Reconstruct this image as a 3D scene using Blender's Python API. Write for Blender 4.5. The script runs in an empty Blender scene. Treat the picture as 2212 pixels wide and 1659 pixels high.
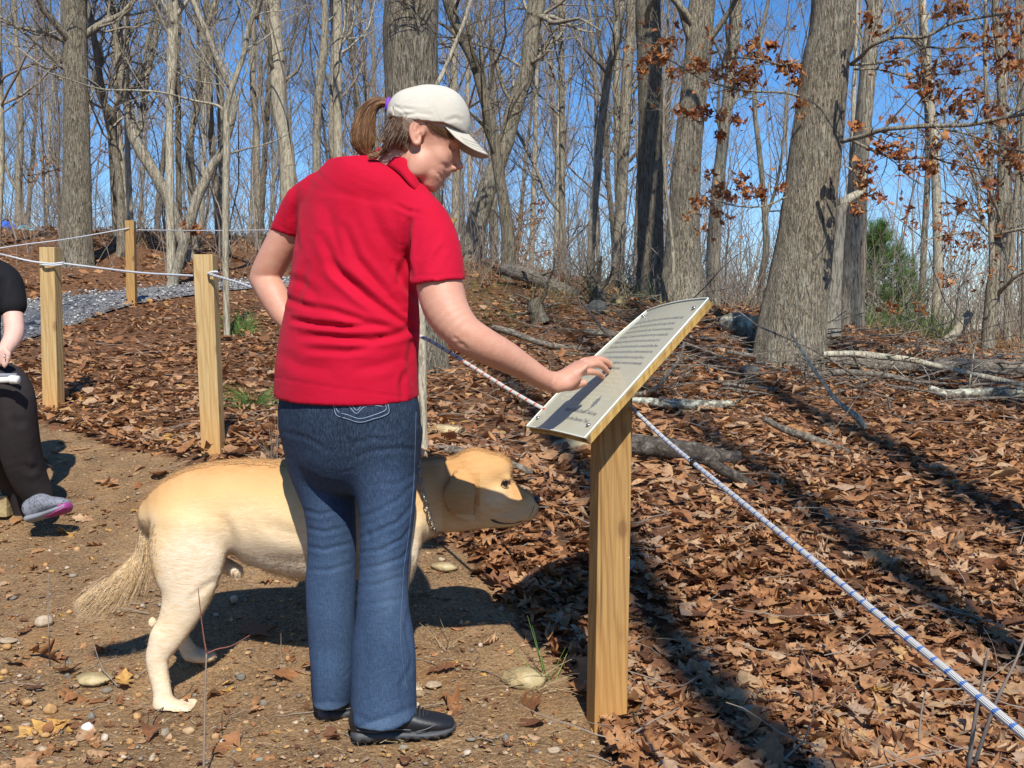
import bpy, math, random
import numpy as np
from mathutils import Vector
SC = bpy.context.scene
COL = SC.collection
R = math.radians
# ---------------------------------------------------------------- camera, world, sun, exposure
F = 2279.0; U0 = 1106.0; V0 = 720.0; CAMZ = 1.05          # measured on the photograph at 2212 x 1659
cd = bpy.data.cameras.new('camera'); cam = bpy.data.objects.new('camera', cd); COL.objects.link(cam)
cd.sensor_width = 36.0; cd.lens = 36.0 * F / 2212.0
PITCH = math.atan((829.5 - V0) / F)
cam.location = (0, 0, CAMZ); cam.rotation_euler = (math.pi / 2 - PITCH, 0, 0)
cd.clip_start = 0.05; cd.clip_end = 6000
SC.camera = cam
SUN_EL = R(46); SUN_AZ = R(9)                              # behind the camera, a little to the right
wd = bpy.data.worlds.new('World'); SC.world = wd; wd.use_nodes = True
nt = wd.node_tree; nt.nodes.clear()
o_ = nt.nodes.new('ShaderNodeOutputWorld'); b_ = nt.nodes.new('ShaderNodeBackground'); s_ = nt.nodes.new('ShaderNodeTexSky')
s_.sky_type = 'NISHITA'; s_.sun_disc = False; s_.sun_elevation = SUN_EL; s_.sun_rotation = math.pi - SUN_AZ
s_.altitude = 300; s_.air_density = 1.0; s_.dust_density = 0.0; s_.ozone_density = 2.0
hs = nt.nodes.new('ShaderNodeHueSaturation'); hs.inputs['Saturation'].default_value = 1.24; hs.inputs['Value'].default_value = 1.0
mx_ = nt.nodes.new('ShaderNodeMix'); mx_.data_type = 'RGBA'; mx_.blend_type = 'MULTIPLY'; mx_.inputs[0].default_value = 1; mx_.inputs[7].default_value = (0.88, 0.95, 1.10, 1); nt.links.new(s_.outputs[0], mx_.inputs[6]); nt.links.new(mx_.outputs[2], hs.inputs['Color']); nt.links.new(hs.outputs[0], b_.inputs[0])
b_.inputs[1].default_value = 0.11; nt.links.new(b_.outputs[0], o_.inputs[0])
sl = bpy.data.lights.new('sun', 'SUN'); sl.energy = 5.0; sl.angle = R(0.53); sl.color = (1.0, 0.95, 0.87)
so = bpy.data.objects.new('sun', sl); COL.objects.link(so)
SUNV = Vector((math.sin(SUN_AZ) * math.cos(SUN_EL), -math.cos(SUN_AZ) * math.cos(SUN_EL), math.sin(SUN_EL)))
so.rotation_euler = SUNV.to_track_quat('Z', 'Y').to_euler(); so.location = (3, -6, 12)
SC.view_settings.view_transform = 'Standard'; SC.view_settings.look = 'None'
SC.view_settings.gamma = 1.0; SC.view_settings.exposure = 0.33; SC.view_settings.use_curve_mapping = False
SC.render.engine = 'CYCLES'
SC.cycles.use_denoising = True; SC.cycles.max_bounces = 5; SC.cycles.diffuse_bounces = 3
SC.cycles.transparent_max_bounces = 12; SC.cycles.sample_clamp_indirect = 6.0

# ---------------------------------------------------------------- helpers
cp_, sp_ = math.cos(PITCH), math.sin(PITCH)
def P(u, v, d):
    """point of the scene seen at (u, v) at horizontal distance d along +Y"""
    xc = (u - U0) / F; yc = -(v - 829.5) / F
    dy = cp_ + yc * sp_; dz = -sp_ + yc * cp_
    t = d / dy
    return np.array([xc * t, d, CAMZ + dz * t])
def px(w, d): return w * d / F
def V3(*a): return np.array(a, float)
def norm(a): return a / (np.linalg.norm(a, axis=-1, keepdims=True) + 1e-12)
rng = np.random.default_rng(7)

def _h(ix, iy, iz, s):
    n = (ix * 374761393 + iy * 668265263 + iz * 1274126177 + s * 362437) & 0xffffffff
    n = ((n ^ (n >> 13)) * 1274126177) & 0xffffffff
    return ((n ^ (n >> 16)) & 0xffff) / 65535.0
def vnoise(p, s=0):
    p = np.asarray(p, float); i = np.floor(p).astype(np.int64); f = p - i; f = f * f * (3 - 2 * f)
    r = 0
    for a in (0, 1):
        for b in (0, 1):
            for c in (0, 1):
                w = (f[..., 0] if a else 1 - f[..., 0]) * (f[..., 1] if b else 1 - f[..., 1]) * (f[..., 2] if c else 1 - f[..., 2])
                r = r + w * _h(i[..., 0] + a, i[..., 1] + b, i[..., 2] + c, s)
    return r * 2 - 1
def fbm(p, o=3, s=0):
    r = 0; a = 1.0; p = np.asarray(p, float)
    for k in range(o):
        r = r + a * vnoise(p * (2 ** k) + 17.3 * k, s + k); a *= 0.5
    return r / 1.75

def mesh_np(name, v, quads=None, tris=None, smooth=True):
    me = bpy.data.meshes.new(name)
    v = np.asarray(v, np.float32)
    nq = 0 if quads is None else len(quads); ntr = 0 if tris is None else len(tris)
    me.vertices.add(len(v)); me.vertices.foreach_set('co', v.ravel())
    li = []; 
    if nq: li.append(np.asarray(quads, np.int32).ravel())
    if ntr: li.append(np.asarray(tris, np.int32).ravel())
    li = np.concatenate(li) if li else np.zeros(0, np.int32)
    me.loops.add(len(li)); me.loops.foreach_set('vertex_index', li)
    me.polygons.add(nq + ntr)
    st = np.concatenate([np.arange(nq) * 4, nq * 4 + np.arange(ntr) * 3]).astype(np.int32)
    me.polygons.foreach_set('loop_start', st)
    me.polygons.foreach_set('use_smooth', np.full(nq + ntr, bool(smooth)))
    me.update(calc_edges=True)
    return me
def attr(me, name, vals):
    a = me.attributes.new(name, 'FLOAT', 'POINT'); a.data.foreach_set('value', np.asarray(vals, np.float32))
def link(name, me, mat=None, parent=None):
    o = bpy.data.objects.new(name, me); COL.objects.link(o)
    if mat is not None and len(me.materials) == 0: me.materials.append(mat)
    if parent is not None:
        o.parent = parent; o.matrix_parent_inverse = parent.matrix_world.inverted()
    return o
def tag(o, label=None, cat=None, group=None, kind=None):
    if label: o['label'] = label
    if cat: o['category'] = cat
    if group: o['group'] = group
    if kind: o['kind'] = kind
    return o
def thing(name, label, cat, loc=(0, 0, 0), group=None):
    o = bpy.data.objects.new(name, None); COL.objects.link(o); o.location = tuple(loc); o.empty_display_size = 0.1
    bpy.context.view_layer.update()
    return tag(o, label, cat, group)
def part(name, v, quads, mat, root, tris=None, smooth=True):
    """mesh given in world coordinates, stored relative to its thing (or placed at the origin)"""
    off = np.array(root.matrix_world.translation) if root is not None else np.zeros(3)
    me = mesh_np(name, np.asarray(v) - off, quads, tris, smooth)
    o = bpy.data.objects.new(name, me); COL.objects.link(o); me.materials.append(mat)
    if root is not None: o.parent = root
    return o

def tubes(Pn, Rn, k=5, cap=True, twist=0.0):
    """batch of N tubes with m rings: Pn (N,m,3), Rn (N,m) -> verts, quads"""
    Pn = np.asarray(Pn, float); Rn = np.asarray(Rn, float)
    if Pn.ndim == 2: Pn = Pn[None]
    Rn = Rn.reshape(Pn.shape[:2])
    N, m, _ = Pn.shape
    T = np.empty_like(Pn); T[:, 1:-1] = Pn[:, 2:] - Pn[:, :-2]; T[:, 0] = Pn[:, 1] - Pn[:, 0]; T[:, -1] = Pn[:, -1] - Pn[:, -2]
    T = norm(T)
    A = norm(Pn[:, -1] - Pn[:, 0]); ref = np.where(np.abs(A[:, 2:3]) < 0.75, np.array([[0, 0, 1.0]]), np.array([[0, 1.0, 0]]))
    ref = ref[:, None, :]
    X = norm(ref - (ref * T).sum(-1, keepdims=True) * T); Y = np.cross(T, X)
    an = np.arange(k) * 2 * math.pi / k
    c = np.cos(an)[None, None, :, None]; s = np.sin(an)[None, None, :, None]
    V = Pn[:, :, None, :] + Rn[:, :, None, None] * (X[:, :, None, :] * c + Y[:, :, None, :] * s)
    idx = np.arange(N * m * k).reshape(N, m, k)
    a = idx[:, :-1]; b = np.roll(idx, -1, 2)[:, :-1]; c2 = np.roll(idx, -1, 2)[:, 1:]; d = idx[:, 1:]
    q = np.stack([a, b, c2, d], -1).reshape(-1, 4)
    return V.reshape(-1, 3), q
class MB:
    def __init__(s): s.v = []; s.q = []; s.t = []; s.n = 0; s.a = []
    def add(s, v, q=None, t=None, a=None):
        v = np.asarray(v, float)
        if q is not None and len(q): s.q.append(np.asarray(q) + s.n)
        if t is not None and len(t): s.t.append(np.asarray(t) + s.n)
        s.v.append(v); s.n += len(v)
        if a is not None: s.a.append(np.broadcast_to(np.asarray(a, float), (len(v),)))
    def build(s, name, mat, root=None, smooth=True, aname='tint'):
        v = np.concatenate(s.v); q = np.concatenate(s.q) if s.q else None; t = np.concatenate(s.t) if s.t else None
        o = part(name, v, q, mat, root, t, smooth)
        if s.a: attr(o.data, aname, np.concatenate(s.a))
        return o
def spline(pts, n):
    """Catmull-Rom through pts (any dimension) -> n samples"""
    p = np.asarray(pts, float); m = len(p)
    if m == 2: 
        t = np.linspace(0, 1, n)[:, None]; return p[0] * (1 - t) + p[1] * t
    q = np.vstack([2 * p[0] - p[1], p, 2 * p[-1] - p[-2]])
    s = np.linspace(0, m - 1 - 1e-9, n); i = s.astype(int); t = (s - i)[:, None]
    a, b, c, d = q[i], q[i + 1], q[i + 2], q[i + 3]
    return 0.5 * ((2 * b) + (-a + c) * t + (2 * a - 5 * b + 4 * c - d) * t ** 2 + (-a + 3 * b - 3 * c + d) * t ** 3)
def tube_to(mb, pts, rad, k=8, n=None, a=None, caps=True):
    p = np.asarray(pts, float); r = np.asarray(rad, float)
    if r.ndim == 0: r = np.full(len(p), float(r))
    if n:
        pr = spline(np.hstack([p, r[:, None]]), n); p, r = pr[:, :3], np.maximum(pr[:, 3], 1e-5)
    if caps:
        p = np.vstack([p[0] + (p[0] - p[1]) * 1e-4, p, p[-1] + (p[-1] - p[-2]) * 1e-4]); r = np.concatenate([[1e-5], r, [1e-5]])
    v, q = tubes(p, r, k); mb.add(v, q, a=a)
def box_v(c, h, axes=None):
    c = np.asarray(c, float); ax = np.eye(3) if axes is None else np.asarray(axes, float)
    s = np.array([[x, y, z] for z in (-1, 1) for y in (-1, 1) for x in (-1, 1)], float) * np.asarray(h)
    return c + s @ ax, np.array([[0, 2, 3, 1], [4, 5, 7, 6], [0, 1, 5, 4], [2, 6, 7, 3], [0, 4, 6, 2], [1, 3, 7, 5]])
def bevel(o, w, seg=2):
    m = o.modifiers.new('bevel', 'BEVEL'); m.width = w; m.segments = seg; m.limit_method = 'ANGLE'; m.angle_limit = R(40)
    for p in o.data.polygons: p.use_smooth = True
    m.harden_normals = True

# ---------------------------------------------------------------- signed distance modelling + surface nets
class SDF:
    def __init__(s, lo, hi, h):
        s.h = h; s.lo = np.asarray(lo, float); n = np.ceil((np.asarray(hi) - s.lo) / h).astype(int) + 1
        s.n = n; s.f = np.full(tuple(n), 1.0, np.float32)
    def _box(s, lo, hi):
        a = np.clip(np.floor((lo - s.lo) / s.h).astype(int), 0, s.n); b = np.clip(np.ceil((hi - s.lo) / s.h).astype(int) + 1, 0, s.n)
        if (b <= a).any(): return None
        ax = [s.lo[i] + s.h * np.arange(a[i], b[i]) for i in range(3)]
        X = np.stack(np.meshgrid(*ax, indexing='ij'), -1)
        return (slice(a[0], b[0]), slice(a[1], b[1]), slice(a[2], b[2])), X
    def _comb(s, sl, d, k, mode):
        f = s.f[sl]
        if mode == 'sub':
            d = -d; hh = np.clip(0.5 + 0.5 * (d - f) / k, 0, 1); s.f[sl] = f * (1 - hh) + d * hh + k * hh * (1 - hh)
        elif mode == 'max': s.f[sl] = np.maximum(f, d)
        else:
            hh = np.clip(0.5 + 0.5 * (f - d) / k, 0, 1); s.f[sl] = f * (1 - hh) + d * hh - k * hh * (1 - hh)
    def ell(s, c, r, axes=None, k=0.01, mode='add'):
        c = np.asarray(c, float); r = np.asarray(r, float); ax = np.eye(3) if axes is None else np.asarray(axes, float)
        R_ = r.max() + k + 2 * s.h; b = s._box(c - R_, c + R_)
        if b is None: return
        sl, X = b; q = (X - c) @ ax.T
        k0 = np.sqrt(((q / r) ** 2).sum(-1)) + 1e-9; k1 = np.sqrt(((q / r ** 2) ** 2).sum(-1)) + 1e-9
        s._comb(sl, k0 * (k0 - 1) / k1, k, mode)
    def chain(s, pts, side=None, k=0.01, mode='add', sub=4, flat=False):
        """pts rows: x y z ra rb; tapered elliptical limb; side = direction in which ra is measured"""
        p = np.asarray(pts, float)
        if p.shape[1] == 4: p = np.hstack([p, p[:, 3:4]])
        if sub and len(p) > 2: p = spline(p, (len(p) - 1) * sub + 1); p[:, 3:] = np.maximum(p[:, 3:], 1e-4)
        tmp = None
        R_ = p[:, 3:].max() + k + 2 * s.h; b = s._box(p[:, :3].min(0) - R_, p[:, :3].max(0) + R_)
        if b is None: return
        sl, X = b; D = np.full(X.shape[:-1], 9.0)
        for i in range(len(p) - 1):
            A, B = p[i, :3], p[i + 1, :3]; L = np.linalg.norm(B - A)
            if L < 1e-7: continue
            r_ = max(p[i, 3:].max(), p[i + 1, 3:].max()) + k + 2 * s.h
            lo = np.minimum(A, B) - r_; hi = np.maximum(A, B) + r_
            i0 = np.clip(np.floor((lo - X[0, 0, 0]) / s.h).astype(int), 0, X.shape[:3]); i1 = np.clip(np.ceil((hi - X[0, 0, 0]) / s.h).astype(int) + 1, 0, X.shape[:3])
            if (i1 <= i0).any(): continue
            s2 = (slice(i0[0], i1[0]), slice(i0[1], i1[1]), slice(i0[2], i1[2])); Y = X[s2]
            a = (B - A) / L; sd = np.array([0, 1.0, 0]) if side is None else np.asarray(side, float)
            if abs(sd @ a) > 0.95: sd = np.array([1.0, 0, 0])
            e1 = sd - (sd @ a) * a; e1 /= np.linalg.norm(e1); e2 = np.cross(a, e1)
            t = np.clip(((Y - A) @ a) / L, 0, 1)[..., None]
            q = Y - (A + (B - A) * t); ra = p[i, 3] + (p[i + 1, 3] - p[i, 3]) * t[..., 0]; rb = p[i, 4] + (p[i + 1, 4] - p[i, 4]) * t[..., 0]
            rm = np.minimum(ra, rb) * (0.25 if flat else 1.0)
            x, y, z = (q @ e1) / ra, (q @ e2) / rb, (q @ a) / rm
            k0 = np.sqrt(x * x + y * y + z * z) + 1e-9; k1 = np.sqrt((x / ra) ** 2 + (y / rb) ** 2 + (z / rm) ** 2) + 1e-9
            D[s2] = np.minimum(D[s2], k0 * (k0 - 1) / k1)
        s._comb(sl, D, k, mode)
    def plane(s, c, n):
        """keep the side the normal points away from"""
        ax = [s.lo[i] + s.h * np.arange(s.n[i]) for i in range(3)]
        n = np.asarray(n, float); n /= np.linalg.norm(n); c = np.asarray(c, float)
        d = (ax[0][:, None, None] - c[0]) * n[0] + (ax[1][None, :, None] - c[1]) * n[1] + (ax[2][None, None, :] - c[2]) * n[2]
        s.f = np.maximum(s.f, d.astype(np.float32))
    def mesh(s, smooth=1):
        f = s.f; f[0] = f[-1] = 1; f[:, 0] = f[:, -1] = 1; f[:, :, 0] = f[:, :, -1] = 1
        ins = f < 0
        c = [ins[i:ins.shape[0] - 1 + i, j:ins.shape[1] - 1 + j, k:ins.shape[2] - 1 + k] for i in (0, 1) for j in (0, 1) for k in (0, 1)]
        cnt = sum(x.astype(np.int8) for x in c); act = (cnt > 0) & (cnt < 8)
        I = np.argwhere(act); idm = np.full(act.shape, -1, np.int64); idm[act] = np.arange(len(I))
        val = {}
        for i in (0, 1):
            for j in (0, 1):
                for k in (0, 1): val[(i, j, k)] = f[I[:, 0] + i, I[:, 1] + j, I[:, 2] + k].astype(float)
        acc = np.zeros((len(I), 3)); w = np.zeros(len(I))
        for a in val:
            for ax in range(3):
                if a[ax] == 0:
                    b = list(a); b[ax] = 1; b = tuple(b)
                    m = (val[a] < 0) != (val[b] < 0); t = np.where(m, val[a] / np.where(m, val[a] - val[b], 1), 0)
                    p = np.array(a, float)[None] + np.zeros((len(I), 3)); p[:, ax] += t
                    acc += np.where(m[:, None], p, 0); w += m
        v = (I + acc / w[:, None]) * s.h + s.lo
        qs = []
        for ax in range(3):
            sl0 = [slice(None)] * 3; sl1 = [slice(None)] * 3; sl0[ax] = slice(0, -1); sl1[ax] = slice(1, None)
            m = ins[tuple(sl0)] != ins[tuple(sl1)]; E = np.argwhere(m); a0 = ins[tuple(sl0)][m]
            b, c_ = [(1, 2), (2, 0), (0, 1)][ax]
            ok = (E[:, b] > 0) & (E[:, c_] > 0) & (E[:, b] < act.shape[b]) & (E[:, c_] < act.shape[c_]); E = E[ok]; a0 = a0[ok]
            def g(db, dc):
                e = E.copy(); e[:, b] += db; e[:, c_] += dc; return idm[e[:, 0], e[:, 1], e[:, 2]]
            q = np.stack([g(-1, -1), g(0, -1), g(0, 0), g(-1, 0)], 1)
            q[~a0] = q[~a0][:, ::-1]; qs.append(q)
        q = np.concatenate(qs); q = q[(q >= 0).all(1)]
        for _ in range(smooth): v = lap(v, q, 0.5)
        return v, q
def lap(v, q, lam=0.5):
    e = np.concatenate([q[:, [0, 1]], q[:, [1, 2]], q[:, [2, 3]], q[:, [3, 0]]])
    n = len(v); s = np.zeros_like(v); c = np.bincount(e.ravel(), minlength=n)
    for a in range(3):
        s[:, a] = np.bincount(e[:, 0], v[e[:, 1], a], n) + np.bincount(e[:, 1], v[e[:, 0], a], n)
    return v + lam * (s / np.maximum(c, 1)[:, None] - v)
def vnormals(v, q):
    n = np.cross(v[q[:, 2]] - v[q[:, 0]], v[q[:, 3]] - v[q[:, 1]]); N = np.zeros_like(v)
    for a in range(3):
        for c in range(4): N[:, a] += np.bincount(q[:, c], n[:, a], len(v))
    return norm(N)
def seg_dist(uv, pl):
    """distance of 2-D points to a polyline, and the parameter 0..1 along it"""
    best = np.full(len(uv), 1e9); par = np.zeros(len(uv)); pl = np.asarray(pl, float); m = len(pl) - 1
    for i in range(m):
        a, b = pl[i], pl[i + 1]; L2 = ((b - a) ** 2).sum(); t = np.clip(((uv - a) @ (b - a)) / L2, 0, 1)
        d = np.linalg.norm(uv - (a + t[:, None] * (b - a)), axis=1); u = d < best; best[u] = d[u]; par[u] = (i + t[u]) / m
    return best, par
def to_uv(v):
    y = v[:, 1]; z = v[:, 2] - CAMZ
    dep = y * cp_ - z * sp_; up = y * sp_ + z * cp_
    return np.stack([U0 + F * v[:, 0] / dep, 829.5 - F * up / dep], 1)
def folds(v, q, strokes, facing=True, gain=1.0):
    """cloth creases: each stroke (polyline in the picture plane of the garment, half width, depth in mm)"""
    N = vnormals(v, q); uv = to_uv(v); w = np.clip(-N[:, 1] * 2.5, 0, 1) if facing else 1.0
    D = np.zeros(len(v))
    for pl, wd_, amp in strokes:
        d, t = seg_dist(uv, pl); e = np.sin(np.clip(t, 0.0, 1) * math.pi) ** 0.5 if len(pl) > 1 else 1
        x = d / wd_; D += gain * amp * 1e-3 * e * (np.exp(-x ** 1.4) * -1.0 + 0.55 * np.exp(-((x - 1.7) / 0.9) ** 2))
    return v + N * (D * w)[:, None]

# ---------------------------------------------------------------- materials
class M:
    def __init__(s, name, rough=0.8, spec=0.3):
        s.m = bpy.data.materials.new(name); s.m.use_nodes = True; s.t = s.m.node_tree; s.b = s.t.nodes['Principled BSDF']
        s.b.inputs['Roughness'].default_value = rough; s.b.inputs['Specular IOR Level'].default_value = spec
        s.tc = s.t.nodes.new('ShaderNodeTexCoord'); s.co = s.tc.outputs['Object']
    def n(s, t, **k):
        x = s.t.nodes.new('ShaderNode' + t)
        for a, b in k.items(): setattr(x, a, b)
        return x
    def l(s, a, b): s.t.links.new(a, b)
    def map(s, scale=(1, 1, 1), rot=(0, 0, 0), src=None):
        x = s.n('Mapping'); x.inputs['Scale'].default_value = scale; x.inputs['Rotation'].default_value = rot
        s.l(src or s.co, x.inputs[0]); return x.outputs[0]
    def noise(s, co=None, scale=5, detail=4, rough=0.55, dist=0.0):
        x = s.n('TexNoise'); x.inputs['Scale'].default_value = scale; x.inputs['Detail'].default_value = detail
        x.inputs['Roughness'].default_value = rough; x.inputs['Distortion'].default_value = dist; s.l(co or s.co, x.inputs['Vector']); return x.outputs['Fac']
    def vor(s, co=None, scale=5, feat='F1', out='Distance', rnd=1.0):
        x = s.n('TexVoronoi', feature=feat); x.inputs['Scale'].default_value = scale; x.inputs['Randomness'].default_value = rnd
        s.l(co or s.co, x.inputs['Vector']); return x.outputs[out]
    def wave(s, co=None, scale=5, dist=2, detail=2, dscale=1, typ='BANDS', d='X'):
        x = s.n('TexWave', wave_type=typ, bands_direction=d); x.inputs['Scale'].default_value = scale; x.inputs['Distortion'].default_value = dist
        x.inputs['Detail'].default_value = detail; x.inputs['Detail Scale'].default_value = dscale; s.l(co or s.co, x.inputs[0]); return x.outputs['Fac']
    def ramp(s, fac, stops, interp='LINEAR'):
        x = s.n('ValToRGB'); x.color_ramp.interpolation = interp; e = x.color_ramp.elements
        while len(e) < len(stops): e.new(0.5)
        for i, (p, c) in enumerate(stops):
            e[i].position = p; e[i].color = (*c, 1) if not isinstance(c, (int, float)) else (c, c, c, 1)
        s.l(fac, x.inputs[0]); return x.outputs[0]
    def mix(s, fac, a, b, mode='MIX'):
        x = s.n('Mix', data_type='RGBA', blend_type=mode)
        for sock, val in ((x.inputs[0], fac), (x.inputs[6], a), (x.inputs[7], b)):
            if isinstance(val, (int, float)): sock.default_value = val if sock == x.inputs[0] else (val, val, val, 1)
            elif isinstance(val, tuple): sock.default_value = (*val, 1)
            else: s.l(val, sock)
        return x.outputs[2]
    def math(s, op, a, b=0.0, clamp=False):
        x = s.n('Math', operation=op, use_clamp=clamp)
        for sock, val in ((x.inputs[0], a), (x.inputs[1], b)):
            if isinstance(val, (int, float)): sock.default_value = val
            else: s.l(val, sock)
        return x.outputs[0]
    def attr(s, name): x = s.n('Attribute', attribute_name=name); return x.outputs['Fac']
    def rand(s): return s.n('ObjectInfo').outputs['Random']
    def col(s, c):
        if isinstance(c, tuple): s.b.inputs['Base Color'].default_value = (*c, 1)
        else: s.l(c, s.b.inputs['Base Color'])
    def bump(s, h, strength=0.5, dist=0.01):
        x = s.n('Bump'); x.inputs['Strength'].default_value = strength; x.inputs['Distance'].default_value = dist
        s.l(h, x.inputs['Height']); s.l(x.outputs[0], s.b.inputs['Normal'])
    def thin(s, f=0.35):
        t = s.n('BsdfTranslucent'); mx = s.n('MixShader'); mx.inputs[0].default_value = f
        lk = s.b.inputs['Base Color'].links
        if lk: s.l(lk[0].from_socket, t.inputs[0])
        else: t.inputs[0].default_value = s.b.inputs['Base Color'].default_value
        s.l(s.b.outputs[0], mx.inputs[1]); s.l(t.outputs[0], mx.inputs[2]); s.l(mx.outputs[0], s.t.nodes['Material Output'].inputs[0])

def mat_bark(name, dark, light, lichen=0.3, sc=1.0, rnd=0.35, deep=0.02):
    m = M(name, 0.93, 0.15)
    c = m.map((20 * sc, 20 * sc, 3.0 * sc)); n1 = m.noise(c, 2.0, 5, 0.62, 0.6)
    c2 = m.map((30 * sc, 30 * sc, 7 * sc)); n2 = m.noise(c2, 2.0, 3, 0.6)
    dn = m.n('Mix', data_type='VECTOR') if False else None
    wv = m.noise(m.map((34 * sc, 34 * sc, 4.4 * sc)), 1.6, 4, 0.65, 1.2); e = m.ramp(wv, [(0.38, 0.0), (0.52, 1.0)])
    h = m.math('MULTIPLY', m.math('ADD', n1, m.math('MULTIPLY', n2, 0.5)), m.math('ADD', m.math('MULTIPLY', e, 0.5), 0.5))
    base = m.ramp(h, [(0.28, dark), (0.5, tuple((a + b) / 2 for a, b in zip(dark, light))), (0.78, light)])
    li = m.ramp(m.noise(m.map((1, 1, 0.35)), 9 * sc, 5, 0.75), [(0.54, 0.0), (0.62, lichen)])
    base = m.mix(li, base, (0.36, 0.38, 0.31))
    v = m.math('ADD', m.math('MULTIPLY', m.rand(), rnd), 1 - rnd / 2)
    big = m.math('ADD', m.math('MULTIPLY', m.noise(m.map((1, 1, 0.5)), 1.3, 2), 0.5), 0.75)
    base = m.mix(1.0, base, m.ramp(m.math('MULTIPLY', m.math('MULTIPLY', v, big), 0.5), [(0, 0.0), (1, 2.0)]), 'MULTIPLY') if False else m.mix(1.0, base, m.comb(v, big), 'MULTIPLY')
    m.col(base); m.bump(h, 0.9, deep); return m.m
def _comb(s, a, b):
    p = s.math('MULTIPLY', a, b); x = s.n('CombineColor'); s.l(p, x.inputs[0]); s.l(p, x.inputs[1]); s.l(p, x.inputs[2]); return x.outputs[0]
M.comb = _comb
BARK = mat_bark('bark_grey_brown', (0.045, 0.038, 0.028), (0.34, 0.295, 0.215), 0.35)
BARK_BIG = mat_bark('bark_furrowed', (0.028, 0.024, 0.018), (0.315, 0.27, 0.195), 0.22, 1.5, 0.15, 0.035)
BARK_PALE = mat_bark('bark_pale', (0.12, 0.10, 0.07), (0.46, 0.41, 0.30), 0.5, 0.9, 0.25, 0.012)
BARK_DARK = mat_bark('bark_dark', (0.028, 0.023, 0.016), (0.20, 0.17, 0.12), 0.2, 1.0, 0.2, 0.02)
m = M('twig_bark', 0.9, 0.1); m.col(m.mix(m.noise(None, 0.7, 2), (0.16, 0.115, 0.085), (0.36, 0.31, 0.25))); TWIG = m.m
m = M('dead_wood', 0.9, 0.15); c = m.map((14, 14, 14)); n_ = m.noise(c, 2.5, 6, 0.7, 0.8)
m.col(m.ramp(n_, [(0.32, (0.04, 0.033, 0.026)), (0.5, (0.16, 0.135, 0.105)), (0.7, (0.38, 0.345, 0.285))])); m.bump(n_, 1.0, 0.02); DEAD = m.m
m = M('lichened_log_bark', 0.92, 0.1); v_ = m.noise(m.map((1, 1, 1)), 26, 5, 0.7); 
m.col(m.ramp(v_, [(0.36, (0.05, 0.042, 0.035)), (0.5, (0.2, 0.18, 0.14)), (0.6, (0.46, 0.47, 0.36))])); m.bump(v_, 0.9, 0.012); LICHEN = m.m
m = M('leaf_brown', 0.62, 0.35); a_ = m.attr('tint')
c_ = m.ramp(a_, [(0.0, (0.11, 0.050, 0.026)), (0.2, (0.23, 0.10, 0.045)), (0.4, (0.40, 0.18, 0.070)), (0.6, (0.49, 0.25, 0.105)), (0.78, (0.56, 0.36, 0.20)), (0.9, (0.44, 0.31, 0.21)), (1.0, (0.64, 0.36, 0.09))])
c_ = m.mix(m.ramp(m.noise(None, 60, 3), [(0.35, 0.45), (0.6, 0.0)]), c_, (0.10, 0.05, 0.03)); m.col(c_); m.thin(0.22); LEAF = m.m
m = M('leaf_hanging', 0.65, 0.3); m.col(m.ramp(m.attr('tint'), [(0, (0.16, 0.05, 0.026)), (0.4, (0.36, 0.13, 0.05)), (0.8, (0.55, 0.24, 0.08)), (1, (0.62, 0.33, 0.13))])); m.thin(0.35); HANG = m.m
m = M('dry_straw', 0.8, 0.2); m.col(m.ramp(m.attr('tint'), [(0, (0.13, 0.085, 0.05)), (0.5, (0.34, 0.235, 0.12)), (1, (0.56, 0.44, 0.26))])); STRAW = m.m
m = M('green_blades', 0.6, 0.3); m.col(m.ramp(m.attr('tint'), [(0, (0.05, 0.11, 0.025)), (0.6, (0.14, 0.27, 0.06)), (1, (0.30, 0.42, 0.12))])); m.thin(0.3); GREEN = m.m
m = M('pebble_stone', 0.85, 0.25); m.col(m.mix(m.ramp(m.noise(None, 45, 4), [(0.35, 0.0), (0.65, 0.5)]), m.ramp(m.attr('tint'), [(0, (0.13, 0.13, 0.115)), (0.25, (0.26, 0.25, 0.2)), (0.45, (0.44, 0.25, 0.095)), (0.7, (0.5, 0.3, 0.13)), (0.85, (0.42, 0.34, 0.23)), (1, (0.6, 0.5, 0.4))]), (0.2, 0.115, 0.06))); PEB = m.m
m = M('gravel_stone', 0.85, 0.25); m.col(m.ramp(m.attr('tint'), [(0, (0.10, 0.10, 0.10)), (0.6, (0.27, 0.27, 0.265)), (1, (0.62, 0.6, 0.56))])); GRAV = m.m

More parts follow.
